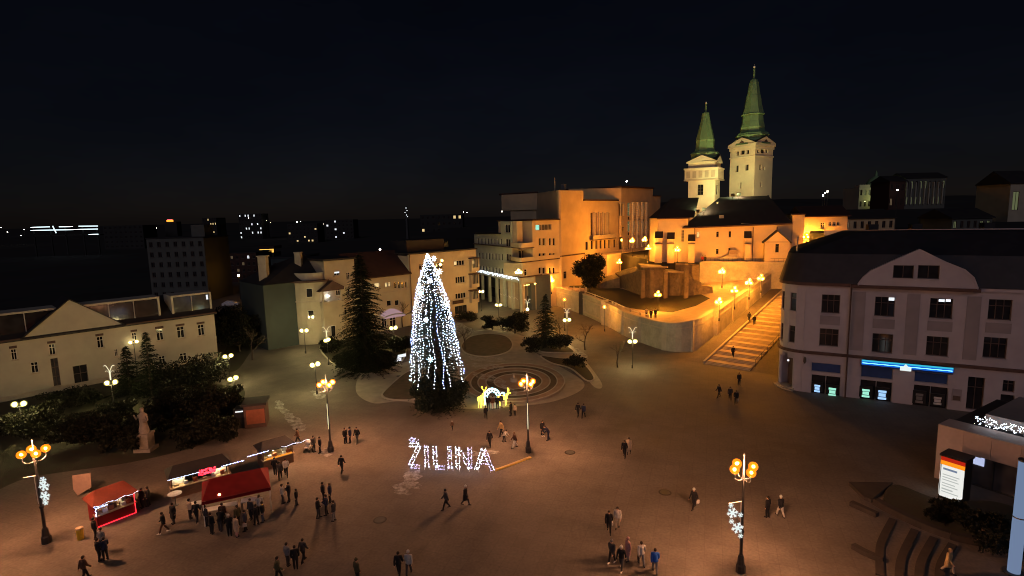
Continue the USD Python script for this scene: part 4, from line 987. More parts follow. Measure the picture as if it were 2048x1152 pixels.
# ================================================================== theatre
T0 = RWg.at(uR1, 0)[:2] + np.array([.05, .05]); te = np.array([math.sin(math.radians(40)), math.cos(math.radians(40))])
TF = Wall(T0, T0 + te * 60)
th = thing('theatre', 'large ochre theatre with fly tower, five tall windows and a columned front', 'building', (*TF.at(20, 0)[:2], 0))
tu = lambda x, y=450: upx(TF, x, y)
u1, u2, u3, u4 = tu(1167), tu(1237), tu(1300), tu(1320)
zt1, zt2, zt3, zt4 = up(TF.at(0, 0), 380), up(TF.at(u2, 0), 402), up(TF.at(u3, 0), 378), up(TF.at(u4, 0), 393)
zb = 2.0
# fly tower
facade(th, TF, [(0, zb), (u1, zb), (u1, zt1), (0, zt1)], pxr(TF, [(1127, 543, 1133, 557)], mull=0, bars=1, frame='frame_dark'), 'theatre_wall', name='fly_tower_front')
SWt = Wall(T0, np.array([.2, 191.0]))
part(th, 'fly_tower_side', SWt.box(.0, SWt.L, zb, zt1, -.5, 0), 'theatre_wall')
ftp = Polygon([T0, TF.at(u1, 0)[:2], TF.at(u1, 0, -30)[:2], SWt.at(SWt.L, 0)[:2]])
part(th, 'fly_tower_roof', prism(ftp.buffer(.3), zt1, zt1 + .45), 'red_roof')
part(th, 'fly_tower_back', strip_wall([TF.at(u1 - .25, 0, -.5)[:2], TF.at(u1 - .25, 0, -29)[:2], SWt.at(SWt.L, 0)[:2]], zt2 - 2, zt1, .4), 'theatre_wall')
part(th, 'mast', tube([TF.at(1.0, zt1, -2), TF.at(1.0, zt1 + 3.2, -2)], .16, 6), 'metal_grey')
part(th, 'vent', obox(TF.at(8, 0, -4)[:2], TF.u, TF.n, 1.1, 1.0, zt1 + .45, zt1 + 1.9), 'metal_grey')
part(th, 'string_course', TF.box(0, u1 + .3, up(TF.at(4, 0), 512), up(TF.at(4, 0), 512) + .35, 0.0, .25), 'dark_trim')
# middle block with five tall windows
wins = [(TF.rect(xa, 425.5, xb, 470.5), dict(mull=0, bars=3, sill=False, depth=.5, frame='frame_dark')) for xa, xb in ((1181.3, 1186.3), (1190, 1195), (1198.7, 1203.4), (1207.2, 1211.8), (1215.8, 1220.2))]
wins += [(TF.rect(xa, ya, xb, yb), dict(mull=0, bars=0, sill=False, frame='frame_dark', depth=.35)) for xa, xb, ya, yb in ((1171, 1176, 483.5, 500), (1181.6, 1186.4, 481.5, 498.5), (1190.8, 1195.2, 481, 498), (1199.4, 1203.6, 480.5, 497.5), (1208, 1212, 480, 497), (1216.4, 1220.4, 479.5, 496.5), (1227, 1231.5, 479, 495))]
wins += [(TF.rect(xa, 507, xb, 519), dict(mull=0, bars=0, sill=False, frame='frame_dark', depth=.35)) for xa, xb in ((1199, 1203), (1208, 1212), (1216.5, 1220.5))]
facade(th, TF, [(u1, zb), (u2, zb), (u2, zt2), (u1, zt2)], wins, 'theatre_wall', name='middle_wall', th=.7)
part(th, 'middle_body', TF.box(u1 + .1, u4 - .1, zb, zt2 - .2, -26, -.75), 'theatre_wall')
part(th, 'middle_roof', TF.box(u1 - .1, u2 + .1, zt2, zt2 + .4, -27, .35), 'red_roof')
r = TF.rect(1179, 471, 1225, 477)
b = part(th, 'balcony', TF.box(r[0], r[2], r[1] - .25, r[1], 0, 1.3), 'dark_trim')
part(b, 'parapet', TF.box(r[0], r[2], r[1], r[1] + 1.1, 1.1, 1.3), 'stone_trim')
for x in (1188.2, 1196.9, 1205.3, 1213.8): rr = TF.rect(x - 1.2, 424, x + 1.2, 471); part(th, 'pilaster', TF.box(rr[0], rr[2], rr[1], rr[3], 0, .35), 'stone_trim')
# base terrace in front with a low wall
part(th, 'base_wall', TF.box(u1 + 4, u3 + 4, 2, 12.2, 0.02, 5.0), 'theatre_wall')
# entrance tower
TE = Wall(TF.at(u2, 0, .9)[:2], TF.at(u3, 0, .9)[:2])
ex = lambda a, b, c, d: TE.rect(a, c, b, d)
wins = []
for xa, xb in ((1255.3, 1261), (1265, 1270.6), (1274.2, 1279.6), (1283, 1288.6), (1291.6, 1296.4)):
    wins += [(ex(xa, xb, 405.5, 432), dict(mull=0, bars=2, sill=False, pane='window_green', depth=.4)), (ex(xa + .5, xb - .5, 433, 439.5), dict(mull=0, bars=0, sill=False, frame='frame_dark', depth=.5)),
             (ex(xa, xb, 442.5, 463.5), dict(mull=0, bars=1, sill=False, pane='window_green', depth=.4)), (ex(xa + .5, xb - .5, 464.5, 471), dict(mull=0, bars=0, sill=False, frame='frame_dark', depth=.5)),
             (ex(xa + .6, xb - .6, 476, 499), dict(mull=0, bars=1, sill=False, frame='frame_dark', depth=.6))]
wins += [(ex(1242.2, 1246.6, 408, 431.5), dict(mull=0, bars=2, sill=False, frame='frame_dark', depth=.4)), (ex(1241.5, 1247, 474, 499), dict(mull=0, bars=1, sill=False, frame='frame_dark', depth=.5))]
facade(th, TE, [(0, 8), (TE.L, 8), (TE.L, zt3), (0, zt3)], wins, 'theatre_wall', name='entrance_tower_front', th=.7)
part(th, 'entrance_tower', TE.box(.05, TE.L - .05, zt2 - .5, zt3 - .1, -20, -.72), 'theatre_wall')
part(th, 'entrance_tower_roof', TE.box(-.2, TE.L + .2, zt3, zt3 + .45, -20.5, .35), 'red_roof')
cvy = [TE.at(-.02, 0, -.2)[:2], TE.at(-1.2, 0, -3)[:2], TE.at(-4.5, 0, -8)[:2], TE.at(-10, 0, -12)[:2]]
part(th, 'curved_return', strip_wall(smooth_line(cvy, 5), zt2 - .5, zt3 - .05, .4), 'theatre_wall')
for x in (1263, 1272.4, 1281.3, 1290): rr = TE.rect(x - 1.0, 404, x + 1.0, 500); part(th, 'column', lathe([(.42, 0), (.36, .3), (.34, rr[3] - rr[1] - .4), (.5, rr[3] - rr[1])], TE.at((rr[0] + rr[2]) / 2, rr[1], .36), 10), 'tower_wall', smooth=40)
for x in (1241, 1247.9): rr = TE.rect(x - .8, 404.5, x + .8, 432); part(th, 'window_surround', TE.box(rr[0], rr[2], rr[1], rr[3], 0, .2), 'white_wall')
rr = TE.rect(1240.2, 404.3, 1248.7, 407.4); part(th, 'window_surround', TE.box(rr[0], rr[2], rr[1], rr[3], .003, .22), 'white_wall')
def letters(t, w, txt, px, py, hpx, mat, o=.12, name='letter', depth=.15, bold=True, vertical=False):
    r = w.rect(px - 1, py - hpx / 2, px + 1, py + hpx / 2); h = r[3] - r[1]
    m = meshkit.text_mesh(txt, h, depth, bold=bold); v = np.asarray(m.vertices); cx = (v[:, 0].min() + v[:, 0].max()) / 2
    s = 1 if (np.cross([*w.u, 0], [0, 0, 1]) @ [*w.n, 0]) > 0 else -1
    u0_ = (r[0] + r[2]) / 2
    V = np.array([w.at(u0_ + s * (p[0] - cx), r[1] + p[1], o + p[2]) for p in v])
    f = np.asarray(m.faces)
    part(t, name, (V, f if s > 0 else f), mat)
letters(th, TE, 'C', 1244.4, 445.5, 7, 'white_wall'); letters(th, TE, 'T', 1244.4, 458.5, 8, 'dark_trim')
for k in range(3): part(th, 'entrance_step', TE.box(-1, TE.L + 2, 11.6 - 2, 12.0 + .3 * (2 - k), 0.9 + 0, 2.2 + .5 * k), 'step_stone')
part(th, 'right_wing', TF.box(u3 + .05, u4, 8, zt4, -16, 0), 'theatre_wall'); part(th, 'right_wing_roof', TF.box(u3 + .1, u4 + .2, zt4, zt4 + .3, -16.3, .3), 'red_roof')
part(th, 'roof_lamp', ball(TE.at(TE.L * .42, zt3 + 2.2, -3), .22, 1), 'white_lamp'); part(th, 'lamp_pole', tube([TE.at(TE.L * .42, zt3 + .4, -3), TE.at(TE.L * .42, zt3 + 2.0, -3)], .07, 5), 'metal_dark')
# low balustrade wall before the theatre
bl = thing('fence', 'low pale fence with white panels at the left end of the terrace', 'fence', tpx(1110, 580))
for i in range(7):
    x = 1100 + i * 12; q = tpx(x, 580 + i * .8); part(bl, 'fence_post', obox(q[:2], (1, 0), (0, 1), .35, .35, q[2] - .5, q[2] + 1.3), 'stone_trim')
    if i: 
        a = tpx(x - 12, 580 + (i - 1) * .8); part(bl, 'fence_panel', strip_wall([a[:2], q[:2]], a[2] + .1, a[2] + 1.05, .12), 'pink_board')

# ================================================================== church of the two towers
CW = Wall(PL[0] + np.array([-1.0, 1.7]), PL[1] + np.array([6.0, 1.3]))
ch = thing('church', 'long orange lit church with buttresses, dark roof and gabled porch', 'church', (*CW.at(15, 0)[:2], 12))
cu = lambda x, y=480: upx(CW, x, y)
zg = 11.9
ue0, ue1, ue2, ue3, ue4 = cu(1316), cu(1373), cu(1388), cu(1583), cu(1607)
zc = up(CW.at(ue0, 0), 436.5); ze0, ze1 = up(CW.at(ue2, 0), 453.5), up(CW.at(ue3, 0), 446)
wins = pxr(CW, [(1393.5, 463.5, 1398.8, 475)], mull=0, bars=1, pane='window_warm', frame='stone_trim') + pxr(CW, [(1432.5, 463.5, 1437.5, 474), (1457.5, 462.5, 1462, 474), (1432, 498, 1437, 508)], mull=0, bars=1, frame='frame_dark') + pxr(CW, [(1456.5, 496, 1460.5, 514)], mull=0, bars=0, frame='frame_dark', sill=False)
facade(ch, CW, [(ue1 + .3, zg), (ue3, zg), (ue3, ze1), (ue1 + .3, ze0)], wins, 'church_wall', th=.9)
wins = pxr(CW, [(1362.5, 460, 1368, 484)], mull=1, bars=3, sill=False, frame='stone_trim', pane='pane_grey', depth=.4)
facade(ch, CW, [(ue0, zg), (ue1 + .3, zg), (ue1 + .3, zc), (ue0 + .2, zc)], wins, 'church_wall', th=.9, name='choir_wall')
part(ch, 'body', CW.box(ue1 + .3, ue3, zg, ze0 - .2, -17, -.92), 'church_wall')
part(ch, 'choir_body', CW.box(ue0 + 1, ue1 + .3, zg, zc - .1, -11, -.92), 'church_wall')
apx = Polygon([CW.at(ue0, 0, 0)[:2], CW.at(ue0 - 2.2, 0, -3.5)[:2], CW.at(ue0 - 2.2, 0, -8)[:2], CW.at(ue0 + 1, 0, -11)[:2], CW.at(ue0 + 1, 0, -.5)[:2]])
part(ch, 'apse', prism(apx, zg, zc), 'church_wall')
# choir roof: a steep hip
V = np.array([CW.at(ue0 - .4, zc, .5), CW.at(ue1 + 1.5, zc, .5), CW.at(ue1 + 1.5, zc, -11.5), CW.at(ue0 + .8, zc, -11.5), CW.at(ue0 - 2.6, zc, -8), CW.at(ue0 - 2.6, zc, -3.4), CW.at(ue0 + 2.6, zc + 4.6, -5.5), CW.at(ue1 + 2.5, zc + 4.6, -5.5)])
part(ch, 'choir_roof', (V, np.array([[0, 1, 7], [0, 7, 6], [2, 3, 6], [2, 6, 7], [3, 4, 6], [4, 5, 6], [5, 0, 6], [1, 2, 7], [0, 5, 4], [0, 4, 3], [0, 3, 2], [0, 2, 1]])), 'dark_roof')
# nave roof
zr = up(CW.at(cu(1490), 0, -9), 393)
V = np.array([CW.at(ue2 - 2.6, ze0 - .1, .6), CW.at(ue3, ze1 + .02, .6), CW.at(ue3, ze1, -17.5), CW.at(ue2 - 2.6, ze0, -17.5), CW.at(cu(1440), zr, -8.5), CW.at(cu(1542), zr, -8.5)])
part(ch, 'nave_roof', (np.vstack([V, V[:4] - [0, 0, .25]]), np.array([[0, 1, 5], [0, 5, 4], [2, 3, 4], [2, 4, 5], [3, 0, 4], [1, 2, 5], [6, 7, 1], [6, 1, 0], [9, 6, 0], [9, 0, 3], [6, 8, 7], [6, 9, 8]])), 'slate_roof')
part(ch, 'eaves', CW.ext(Polygon([(ue2 - 2.6, ze0 - .4), (ue3, ze1 - .28), (ue3, ze1), (ue2 - 2.6, ze0 - .12)]), -.02, .62), 'dark_trim')
part(ch, 'choir_eaves', CW.box(ue0 - .3, ue1 + .6, zc - .25, zc - .01, -.02, .5), 'dark_trim')
for (x, y0, y1, dp) in ((1442.5, 430, 444, -2.2), (1434.5, 404, 419, -6.5)):
    q = CW.at(cu(x), 0, dp); part(ch, 'chimney', obox(q[:2], CW.u, CW.n, 1.0 if y0 > 420 else .3, .8 if y0 > 420 else .3, up(q, y1) - 1.5, up(q, y0)), 'white_wall')
for x in (1487, 1498): q = CW.at(cu(x), ze0 + .25, -.1); part(ch, 'snow_streak', CW.box(cu(x - 6), cu(x + 6), ze0 + .55, ze0 + .62, -.35, .15), 'snow')
# buttresses with sloped dark caps
for x, wd, top in ((1318, 1.6, 466), (1342, 1.5, 468), (1383.5, 1.4, 472), (1495, 1.3, 466), (1417.5, 0.01, 470)):
    if wd < .1: continue
    u = cu(x); z1 = up(CW.at(u, 0, 1), top + 3); zm = up(CW.at(u, 0, 1.4), 488)
    bt = part(ch, 'buttress', cat_([CW.box(u - wd / 2, u + wd / 2, zg, zm, 0, 1.7), CW.box(u - wd / 2, u + wd / 2, zm, z1 - .8, 0, 1.15)]), 'church_wall')
    P = [CW.at(u - wd / 2 - .1, z1 - .8, 1.35), CW.at(u + wd / 2 + .1, z1 - .8, 1.35), CW.at(u + wd / 2 + .1, z1 + .7, 0), CW.at(u - wd / 2 - .1, z1 + .7, 0), CW.at(u - wd / 2 - .1, z1 - .8, 0), CW.at(u + wd / 2 + .1, z1 - .8, 0)]
    part(bt, 'cap', (np.array(P), np.array([[0, 1, 2], [0, 2, 3], [0, 3, 4], [1, 5, 2], [0, 4, 5], [0, 5, 1]])), 'dark_roof')
    part(bt, 'ledge', CW.box(u - wd / 2 - .08, u + wd / 2 + .08, zm, zm + .14, 1.15, 1.85), 'dark_trim')
for x in (1389, 1505.5, 1553): part(ch, 'downpipe', tube([CW.at(cu(x), zg, .15), CW.at(cu(x), ze0 - .3, .15)], .09, 5), 'dark_trim')
# outside steps up to the small door
for k in range(7): part(ch, 'door_step', CW.box(cu(1459) - 3.6 + k * .5, cu(1459) - 3.1 + k * .5, zg, 12 + .26 * (k + 1), .02, 1.1), 'stone_trim')
part(ch, 'door_landing', CW.box(cu(1459) - .1, cu(1459) + 1.6, zg, 13.95, .02, 1.2), 'stone_trim')
part(ch, 'landing_parapet', CW.box(cu(1459) - .1, cu(1459) + 1.7, 13.95, 14.8, 1.05, 1.25), 'brown_stone')
# west block
zw = up(CW.at((ue3 + ue4) / 2, 0), 430)
part(ch, 'west_block', CW.box(ue3 + .02, ue4, zg, zw, -9, .25), 'church_wall'); part(ch, 'west_cap', CW.box(ue3 - .15, ue4 + .2, zw, zw + .25, -9.2, .5), 'dark_trim')
# gabled porch
PW = Wall(CW.at(cu(1527), 0, 3.4)[:2], CW.at(cu(1575), 0, 3.4)[:2])
zp, zpr = up(PW.at(PW.L / 2, 0), 484), up(PW.at(PW.L / 2, 0), 463)
facade(ch, PW, [(0, zg), (PW.L, zg), (PW.L, zp), (PW.L / 2, zpr), (0, zp)], [((PW.L / 2 - .35, zg + 2.6, PW.L / 2 + .35, zg + 4.4), dict(mull=0, bars=1, frame='frame_dark', sill=False))], 'church_wall', name='porch_front')
part(ch, 'porch_side', PW.box(.02, .35, zg, zp, -3.35, -.42), 'church_wall'); part(ch, 'porch_side', PW.box(PW.L - .35, PW.L - .02, zg, zp, -3.35, -.42), 'church_wall')
V = np.array([PW.at(-.4, zp - .15, .3), PW.at(PW.L / 2, zpr + .2, .3), PW.at(PW.L + .4, zp - .15, .3), PW.at(-.4, zp - .15, -3.6), PW.at(PW.L / 2, zpr + .2, -3.6), PW.at(PW.L + .4, zp - .15, -3.6)])
part(ch, 'porch_roof', (np.vstack([V, V - [0, 0, .18]]), np.array([[0, 1, 4], [0, 4, 3], [1, 2, 5], [1, 5, 4], [6, 10, 7], [6, 9, 10], [7, 11, 8], [7, 10, 11], [0, 7, 1], [0, 6, 7], [1, 8, 2], [1, 7, 8]])), 'dark_roof')
part(ch, 'porch_cornice', PW.box(0.02, PW.L - .02, zp - .1, zp + .12, .003, .16), 'stone_trim')

# ---- towers
def tower(label, C, s, yaw, levels, base_z, spire, windows, flare=False, attic=None):
    """square tower with corner C (the one nearest us), faces to the left and right of it; spire = [(half width, z)]"""
    cl, cr = np.array([-math.cos(yaw), math.sin(yaw)]), np.array([math.sin(yaw), math.cos(yaw)])
    FL, FRt = Wall(C + cl * s, C), Wall(C, C + cr * s)
    t = thing('church_tower', label, 'tower', (*C, base_z))
    return t, FL, FRt, C + (cl + cr) * s / 2
def pyr_octa(prof, c, rot, n=8):
    return lathe([(r, z) for r, z in prof], (c[0], c[1], 0), n, rot)
C1 = D(1509, 340, 141)[:2]; s1 = 7.3; yaw1 = math.radians(59)
pz = lambda y, C=C1: up((C[0], C[1], 0), y)
tt, FL, FRt, cen = tower('taller white church tower with green spire, right of the pair', C1, s1, yaw1, None, 12, None, None)
zt = pz(291)
wl = [(FL.rect(*r), dict(mull=0, bars=0, frame='frame_dark', sill=False, depth=.5)) for r in ((1472.5, 303, 1477.5, 311.5), (1481, 298, 1489, 309), (1493, 300, 1498, 308), (1471, 331, 1477, 344), (1490.5, 329, 1497, 341), (1479.5, 365, 1482.5, 377))]
wr = [(FRt.rect(*r), dict(mull=0, bars=0, frame='frame_dark', sill=False, depth=.5)) for r in ((1514.5, 300, 1519, 306), (1522, 295, 1530, 306.5), (1531.5, 300, 1536, 306), (1519, 329, 1523.5, 340), (1526, 334, 1529, 340), (1520.5, 365, 1523, 374))]
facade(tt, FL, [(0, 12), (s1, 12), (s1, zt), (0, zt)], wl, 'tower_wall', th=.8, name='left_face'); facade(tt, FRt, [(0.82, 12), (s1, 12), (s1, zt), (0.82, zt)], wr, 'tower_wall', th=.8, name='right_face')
part(tt, 'corner_strip', FRt.box(0.003, .82, 12, zt - .003, -.8, -.003), 'tower_wall')
cl = (FL.A - FL.B) / s1; cr = (FRt.B - FRt.A) / s1
sq = lambda e: [C1 - cl * e - cr * e, C1 + cl * (s1 + e) - cr * e, C1 + cl * (s1 + e) + cr * (s1 + e), C1 - cl * e + cr * (s1 + e)]
part(tt, 'core', prism([C1 + cl * .9 + cr * .9, C1 + cl * (s1 - .1) + cr * .9, C1 + cl * (s1 - .1) + cr * (s1 - .1), C1 + cl * .9 + cr * (s1 - .1)], 12, zt), 'tower_wall')
part(tt, 'string_course', prism(sq(.18), pz(313), pz(313) + .3), 'tower_wall')
part(tt, 'cornice', prism(sq(.45), zt, zt + .5), 'tower_wall'); part(tt, 'frieze', prism(sq(.2), zt - .8, zt), 'tower_wall')
for w_ in (FL, FRt):
    zq = zt + .5; hgt = 2.0
    pd = part(tt, 'pediment', w_.ext(Polygon([(-.5, zq), (w_.L + .5, zq), (w_.L + .5, zq + .25), (w_.L / 2, zq + hgt), (-.5, zq + .25)]), -.6, .42), 'tower_wall')
    part(pd, 'vent', w_.ext(Polygon([(w_.L / 2 - .8, zq + .5), (w_.L / 2 + .8, zq + .5), (w_.L / 2, zq + 1.25)]), .41, .46), 'frame_dark')
    part(pd, 'gable_roof', w_.ext(Polygon([(-.6, zq + .3), (w_.L / 2, zq + hgt + .08), (w_.L + .6, zq + .3), (w_.L / 2, zq + hgt - .1)]), -w_.L / 2, .5), 'dark_roof')
rot = math.atan2(cr[1], cr[0]) + math.pi / 8
k = 141 / FPX
pzc = lambda y: up((cen[0], cen[1], 0), y)
prof1 = [(4.6, zt + .6), (4.3, zt + 1.3), (3.75, pzc(279)), (4.05, pzc(273)), (3.95, pzc(268)), (3.0, pzc(264)), (2.95, pzc(258)), (3.05, pzc(256)), (2.75, pzc(246)), (2.65, pzc(243)), (2.5, pzc(231)), (2.75, pzc(229)), (2.2, pzc(214)), (1.75, pzc(192)), (1.65, pzc(190)), (1.1, pzc(165)), (.85, pzc(160)), (.28, pzc(157)), (.22, pzc(137)), (.06, pzc(131))]
part(tt, 'spire', pyr_octa(prof1, cen, rot), 'copper_green')
part(tt, 'spire_rim', lathe([(4.12, pzc(273.5)), (4.25, pzc(272)), (4.12, pzc(270.5))], (*cen, 0), 8, rot), 'copper_green'); part(tt, 'spire_rim', lathe([(2.85, pzc(231)), (2.95, pzc(229.5)), (2.8, pzc(228))], (*cen, 0), 8, rot), 'copper_green')
part(tt, 'finial', cat_([ball((*cen, pzc(134)), .32, 1), tube([(*cen, pzc(134)), (*cen, pzc(128.5))], .06, 4)]), 'bulb_warm' if False else 'metal_white')
C2 = D(1430, 360, 139)[:2]; s2 = 6.5; yaw2 = math.radians(31)
t2, FL2, FR2, cen2 = tower('shorter white church tower with darker green spire, left of the pair', C2, s2, yaw2, None, 12, None, None)
cl, cr = (FL2.A - FL2.B) / s2, (FR2.B - FR2.A) / s2
pz2 = lambda y: up((C2[0], C2[1], 0), y)
zt2_, zm2 = pz2(337), pz2(357)
wl = [(FL2.rect(1394.5, 369, 1406.5, 390), dict(mull=1, bars=2, frame='frame_dark', sill='stone_trim', depth=.6))]
facade(t2, FL2, [(0, 12), (s2, 12), (s2, zm2), (0, zm2)], wl, 'tower_wall', th=.8, name='left_face')
facade(t2, FR2, [(.82, 12), (s2, 12), (s2, zm2), (.82, zm2)], [((s2 * .3, FL2.rect(1394, 370, 1406, 390)[1], s2 * .6, FL2.rect(1394, 370, 1406, 390)[3]), dict(mull=0, bars=1, frame='frame_dark', sill=False))], 'tower_wall', th=.8, name='right_face')
part(t2, 'corner_strip', FR2.box(.003, .82, 12, zm2 - .003, -.8, -.003), 'tower_wall')
sq2 = lambda e: [C2 - cl * e - cr * e, C2 + cl * (s2 + e) - cr * e, C2 + cl * (s2 + e) + cr * (s2 + e), C2 - cl * e + cr * (s2 + e)]
part(t2, 'core', prism([C2 + cl * .9 + cr * .9, C2 + cl * (s2 - .1) + cr * .9, C2 + cl * (s2 - .1) + cr * (s2 - .1), C2 + cl * .9 + cr * (s2 - .1)], 12, zm2), 'tower_wall')
part(t2, 'gallery', prism(sq2(.75), zm2, zt2_), 'tower_wall')
part(t2, 'gallery_cornice', prism(sq2(.95), zt2_, zt2_ + .35), 'tower_wall'); part(t2, 'gallery_corbel', prism(sq2(.9), zm2 - .3, zm2), 'stone_trim')
for w_ in (FL2, FR2):
    for i in range(5):
        u = -.5 + (w_.L + 1.0) * (i + .12) / 5; f = part(t2, 'blind_arch', w_.box(u, u + (w_.L + 1) / 5 * .62, zm2 + .35, zt2_ - .4, .74, .80), 'stone_trim')
zq = zt2_ + .35
part(t2, 'attic', prism(sq2(.05), zq, zq + 1.3), 'tower_wall')
for w_ in (FL2, FR2):
    z3 = zq + 1.3
    pd = part(t2, 'pediment', w_.ext(Polygon([(-.5, z3), (w_.L + .5, z3), (w_.L + .5, z3 + .25), (w_.L / 2, z3 + 1.9), (-.5, z3 + .25)]), -.6, .42), 'tower_wall')
    part(pd, 'gable_roof', w_.ext(Polygon([(-.6, z3 + .3), (w_.L / 2, z3 + 2.0), (w_.L + .6, z3 + .3), (w_.L / 2, z3 + 1.8)]), -w_.L / 2, .5), 'dark_roof')
rot2 = math.atan2(cr[1], cr[0]) + math.pi / 8
zz = lambda y: up((cen2[0], cen2[1], 0), y)
prof2 = [(3.8, zq + 1.4), (3.3, zz(320)), (3.3, zz(315)), (3.45, zz(309)), (3.3, zz(305)), (2.55, zz(303)), (2.3, zz(296)), (2.2, zz(283)), (2.3, zz(281)), (1.75, zz(262)), (1.55, zz(256)), (1.1, zz(240)), (.9, zz(228)), (.85, zz(226)), (.32, zz(224)), (.2, zz(208)), (.05, zz(204))]
part(t2, 'spire', pyr_octa(prof2, cen2, rot2), 'copper_green')
part(t2, 'spire_rim', lathe([(3.45, zz(309.5)), (3.6, zz(308)), (3.45, zz(306.5))], (*cen2, 0), 8, rot2), 'copper_green')
part(t2, 'finial', cat_([ball((*cen2, zz(206)), .26, 1), tube([(*cen2, zz(206)), (*cen2, zz(202))], .05, 4)]), 'metal_white')
# floodlights on the church roofs aimed at the towers
def flood(P, target, size, glow, label):
    P = np.asarray(P, float); d = np.asarray(target, float) - P; d /= np.linalg.norm(d)
    x = np.cross(d, [0, 0, 1]); x /= np.linalg.norm(x); y = np.cross(x, d)
    t = thing('floodlight', label, 'floodlight', P, 'floodlights for the church towers')
    def bx(sx, sy, a, b):
        c = [P + x * i * sx + y * j * sy + d * k for k in (a, b) for i, j in ((-1, -1), (1, -1), (1, 1), (-1, 1))]
        return np.array(c), BOXF
    part(t, 'housing', bx(size * 1.15, size * .9, -.35, 0.0), 'metal_dark')
    part(t, 'shade', cat_([bx(.02, size * .9, 0, .3)] ), 'metal_dark') if False else None
    c = [P + x * i * size + y * j * size * .75 + d * .01 for i, j in ((-1, -1), (1, -1), (1, 1), (-1, 1))]
    part(t, 'lens', (np.array(c), np.array([[0, 1, 2], [0, 2, 3]])), glow)
    part(t, 'stand', tube([P - d * .2, [P[0], P[1], P[2] - 1.4]], .06, 5), 'metal_dark')
flood(D(1478, 388, 130.0) , (*FL.at(4, 30)[:2], 34), .38, 'flood_glow', 'floodlight on the church ridge below the taller tower')
flood(D(1466, 389, 129.5) , (*FL.at(4, 30)[:2], 46), .34, 'flood_green', 'floodlight on the church ridge aimed at the taller green spire')
flood(D(1408, 418, 128.0), (*FL2.at(3, 30)[:2], 27), .34, 'flood_glow', 'floodlight on the church roof below the shorter tower')
flood(D(1396, 421, 127.5), (*FL2.at(3, 30)[:2], 42), .30, 'flood_green', 'floodlight on the church roof aimed at the shorter green spire')
flood(D(1536, 392, 130), (*FRt.at(4, 30)[:2], 33), .20, 'flood_glow', 'small floodlight on the church roof right of the taller tower')
# annex right of the church
AW = Wall(CW.at(ue4 + .1, 0, -1.5)[:2], CW.at(cu(1700), 0, -3)[:2])
an = thing('parish_house', 'low orange lit annex house right of the church', 'building', (*AW.at(5, 0)[:2], 12))
za = up(AW.at(3, 0), 432)
facade(an, AW, [(0, 11.9), (AW.L, 11.9), (AW.L, za), (0, za)], pxr(AW, [(1641, 445, 1649, 458), (1657, 444, 1663, 452), (1665, 444, 1672, 452), (1674, 443, 1680, 451)], mull=1), 'church_wall')
body(an, AW, 9, 11.9, za - .1, 'church_wall'); gable_roof(an, AW, 9, za + .02, za + 2.2, 'red_roof')
# ================================================================== bank house on the right
bA, bB = G(1602, 783)[:2], G(1925, 822)[:2]
bu = (bB - bA) / np.linalg.norm(bB - bA)
BW = Wall(bA, bB + bu * 16)
bk = thing('bank_house', 'mauve three storey corner house with gable, dark mansard roof and blue lit bank front', 'building', (*BW.at(8, 0)[:2], 0))
zeave = up(BW.at(upx(BW, 1704, 700), 0), 569)
X = lambda a, b: (1500 + a / 2.305, 340 + b / 2.305)
def br(a, b, c, d): return BW.rect(*X(a, b), *X(c, d))
wins = []
for r in ((330, 575, 415, 660), (575, 585, 668, 675), (828, 592, 935, 685), (1098, 597, 1208, 692), (320, 732, 408, 812), (563, 755, 658, 843), (812, 768, 915, 858), (1075, 772, 1185, 868)):
    wins.append((br(*r), dict(mull=2, bars=1, frame='frame_dark', sill='bank_wall', depth=.3)))
r = wins[3][0]; w0 = r[2] - r[0]
for r in (wins[3][0], wins[7][0]):
    for k in (1, 2): wins.append(((r[0] + 4.6 * k, r[1], r[2] + 4.6 * k, r[3]), dict(mull=2, bars=1, frame='frame_dark', sill='bank_wall', depth=.3)))
for r in ((282, 892, 420, 935), (280, 948, 416, 1068), (511, 897, 660, 962), (505, 972, 655, 1086), (757, 935, 915, 985), (750, 996, 912, 1106)):
    wins.append((br(*r), dict(mull=1 if r[1] > 940 and r[3] > 1000 else 0, bars=0, frame='frame_grey', sill=False, pane='blue_panel' if r[3] < 990 else 'pane_dark', depth=.25)))
wins.append((br(1000, 955, 1078, 1108), dict(mull=1, bars=1, frame='frame_dark', sill=False, depth=.4)))
wins.append((br(1165, 970, 1220, 1024), dict(mull=1, bars=1, frame='frame_dark', sill=False, depth=.3)))
wins.append((br(1152, 1036, 1218, 1118), dict(mull=0, bars=0, frame='frame_dark', sill=False, depth=.3)))
gab = [BW.uz(*X(a, b)) for a, b in ((498, 520), (520, 500), (555, 470), (650, 427), (778, 372), (900, 431), (985, 465), (1025, 500), (1045, 530))]
gab[0] = (gab[0][0], zeave); gab[-1] = (gab[-1][0], zeave)
gwins = [(br(*r), dict(mull=1, bars=0, frame='frame_dark', sill='bank_wall', depth=.3)) for r in ((657, 437, 752, 497), (770, 437, 870, 499))]
GWl = Wall(BW.A + BW.n * .62, BW.B + BW.n * .62)
zst = BW.uz(*X(445, 856))[1]
facade(bk, BW, sbox(0, 0, BW.L, zeave), wins, 'bank_wall', th=.5)
facade(bk, GWl, Polygon(gab), gwins, 'bank_wall', th=.45, name='gable_wall')
body(bk, BW, 14, 0, zeave - .1, 'bank_wall', o=-.55)
part(bk, 'plinth', BW.box(0, BW.L, 0, .9, 0, .1), 'bank_panel') if False else None
part(bk, 'string_course', BW.box(-.1, BW.L, zst - .15, zst + .2, .003, .28), 'dark_trim')
part(bk, 'cornice', BW.box(upx(BW, 1702, 570), gab[-1][0] + .3, zeave - .35, zeave + .05, .003, .72), 'dark_trim')
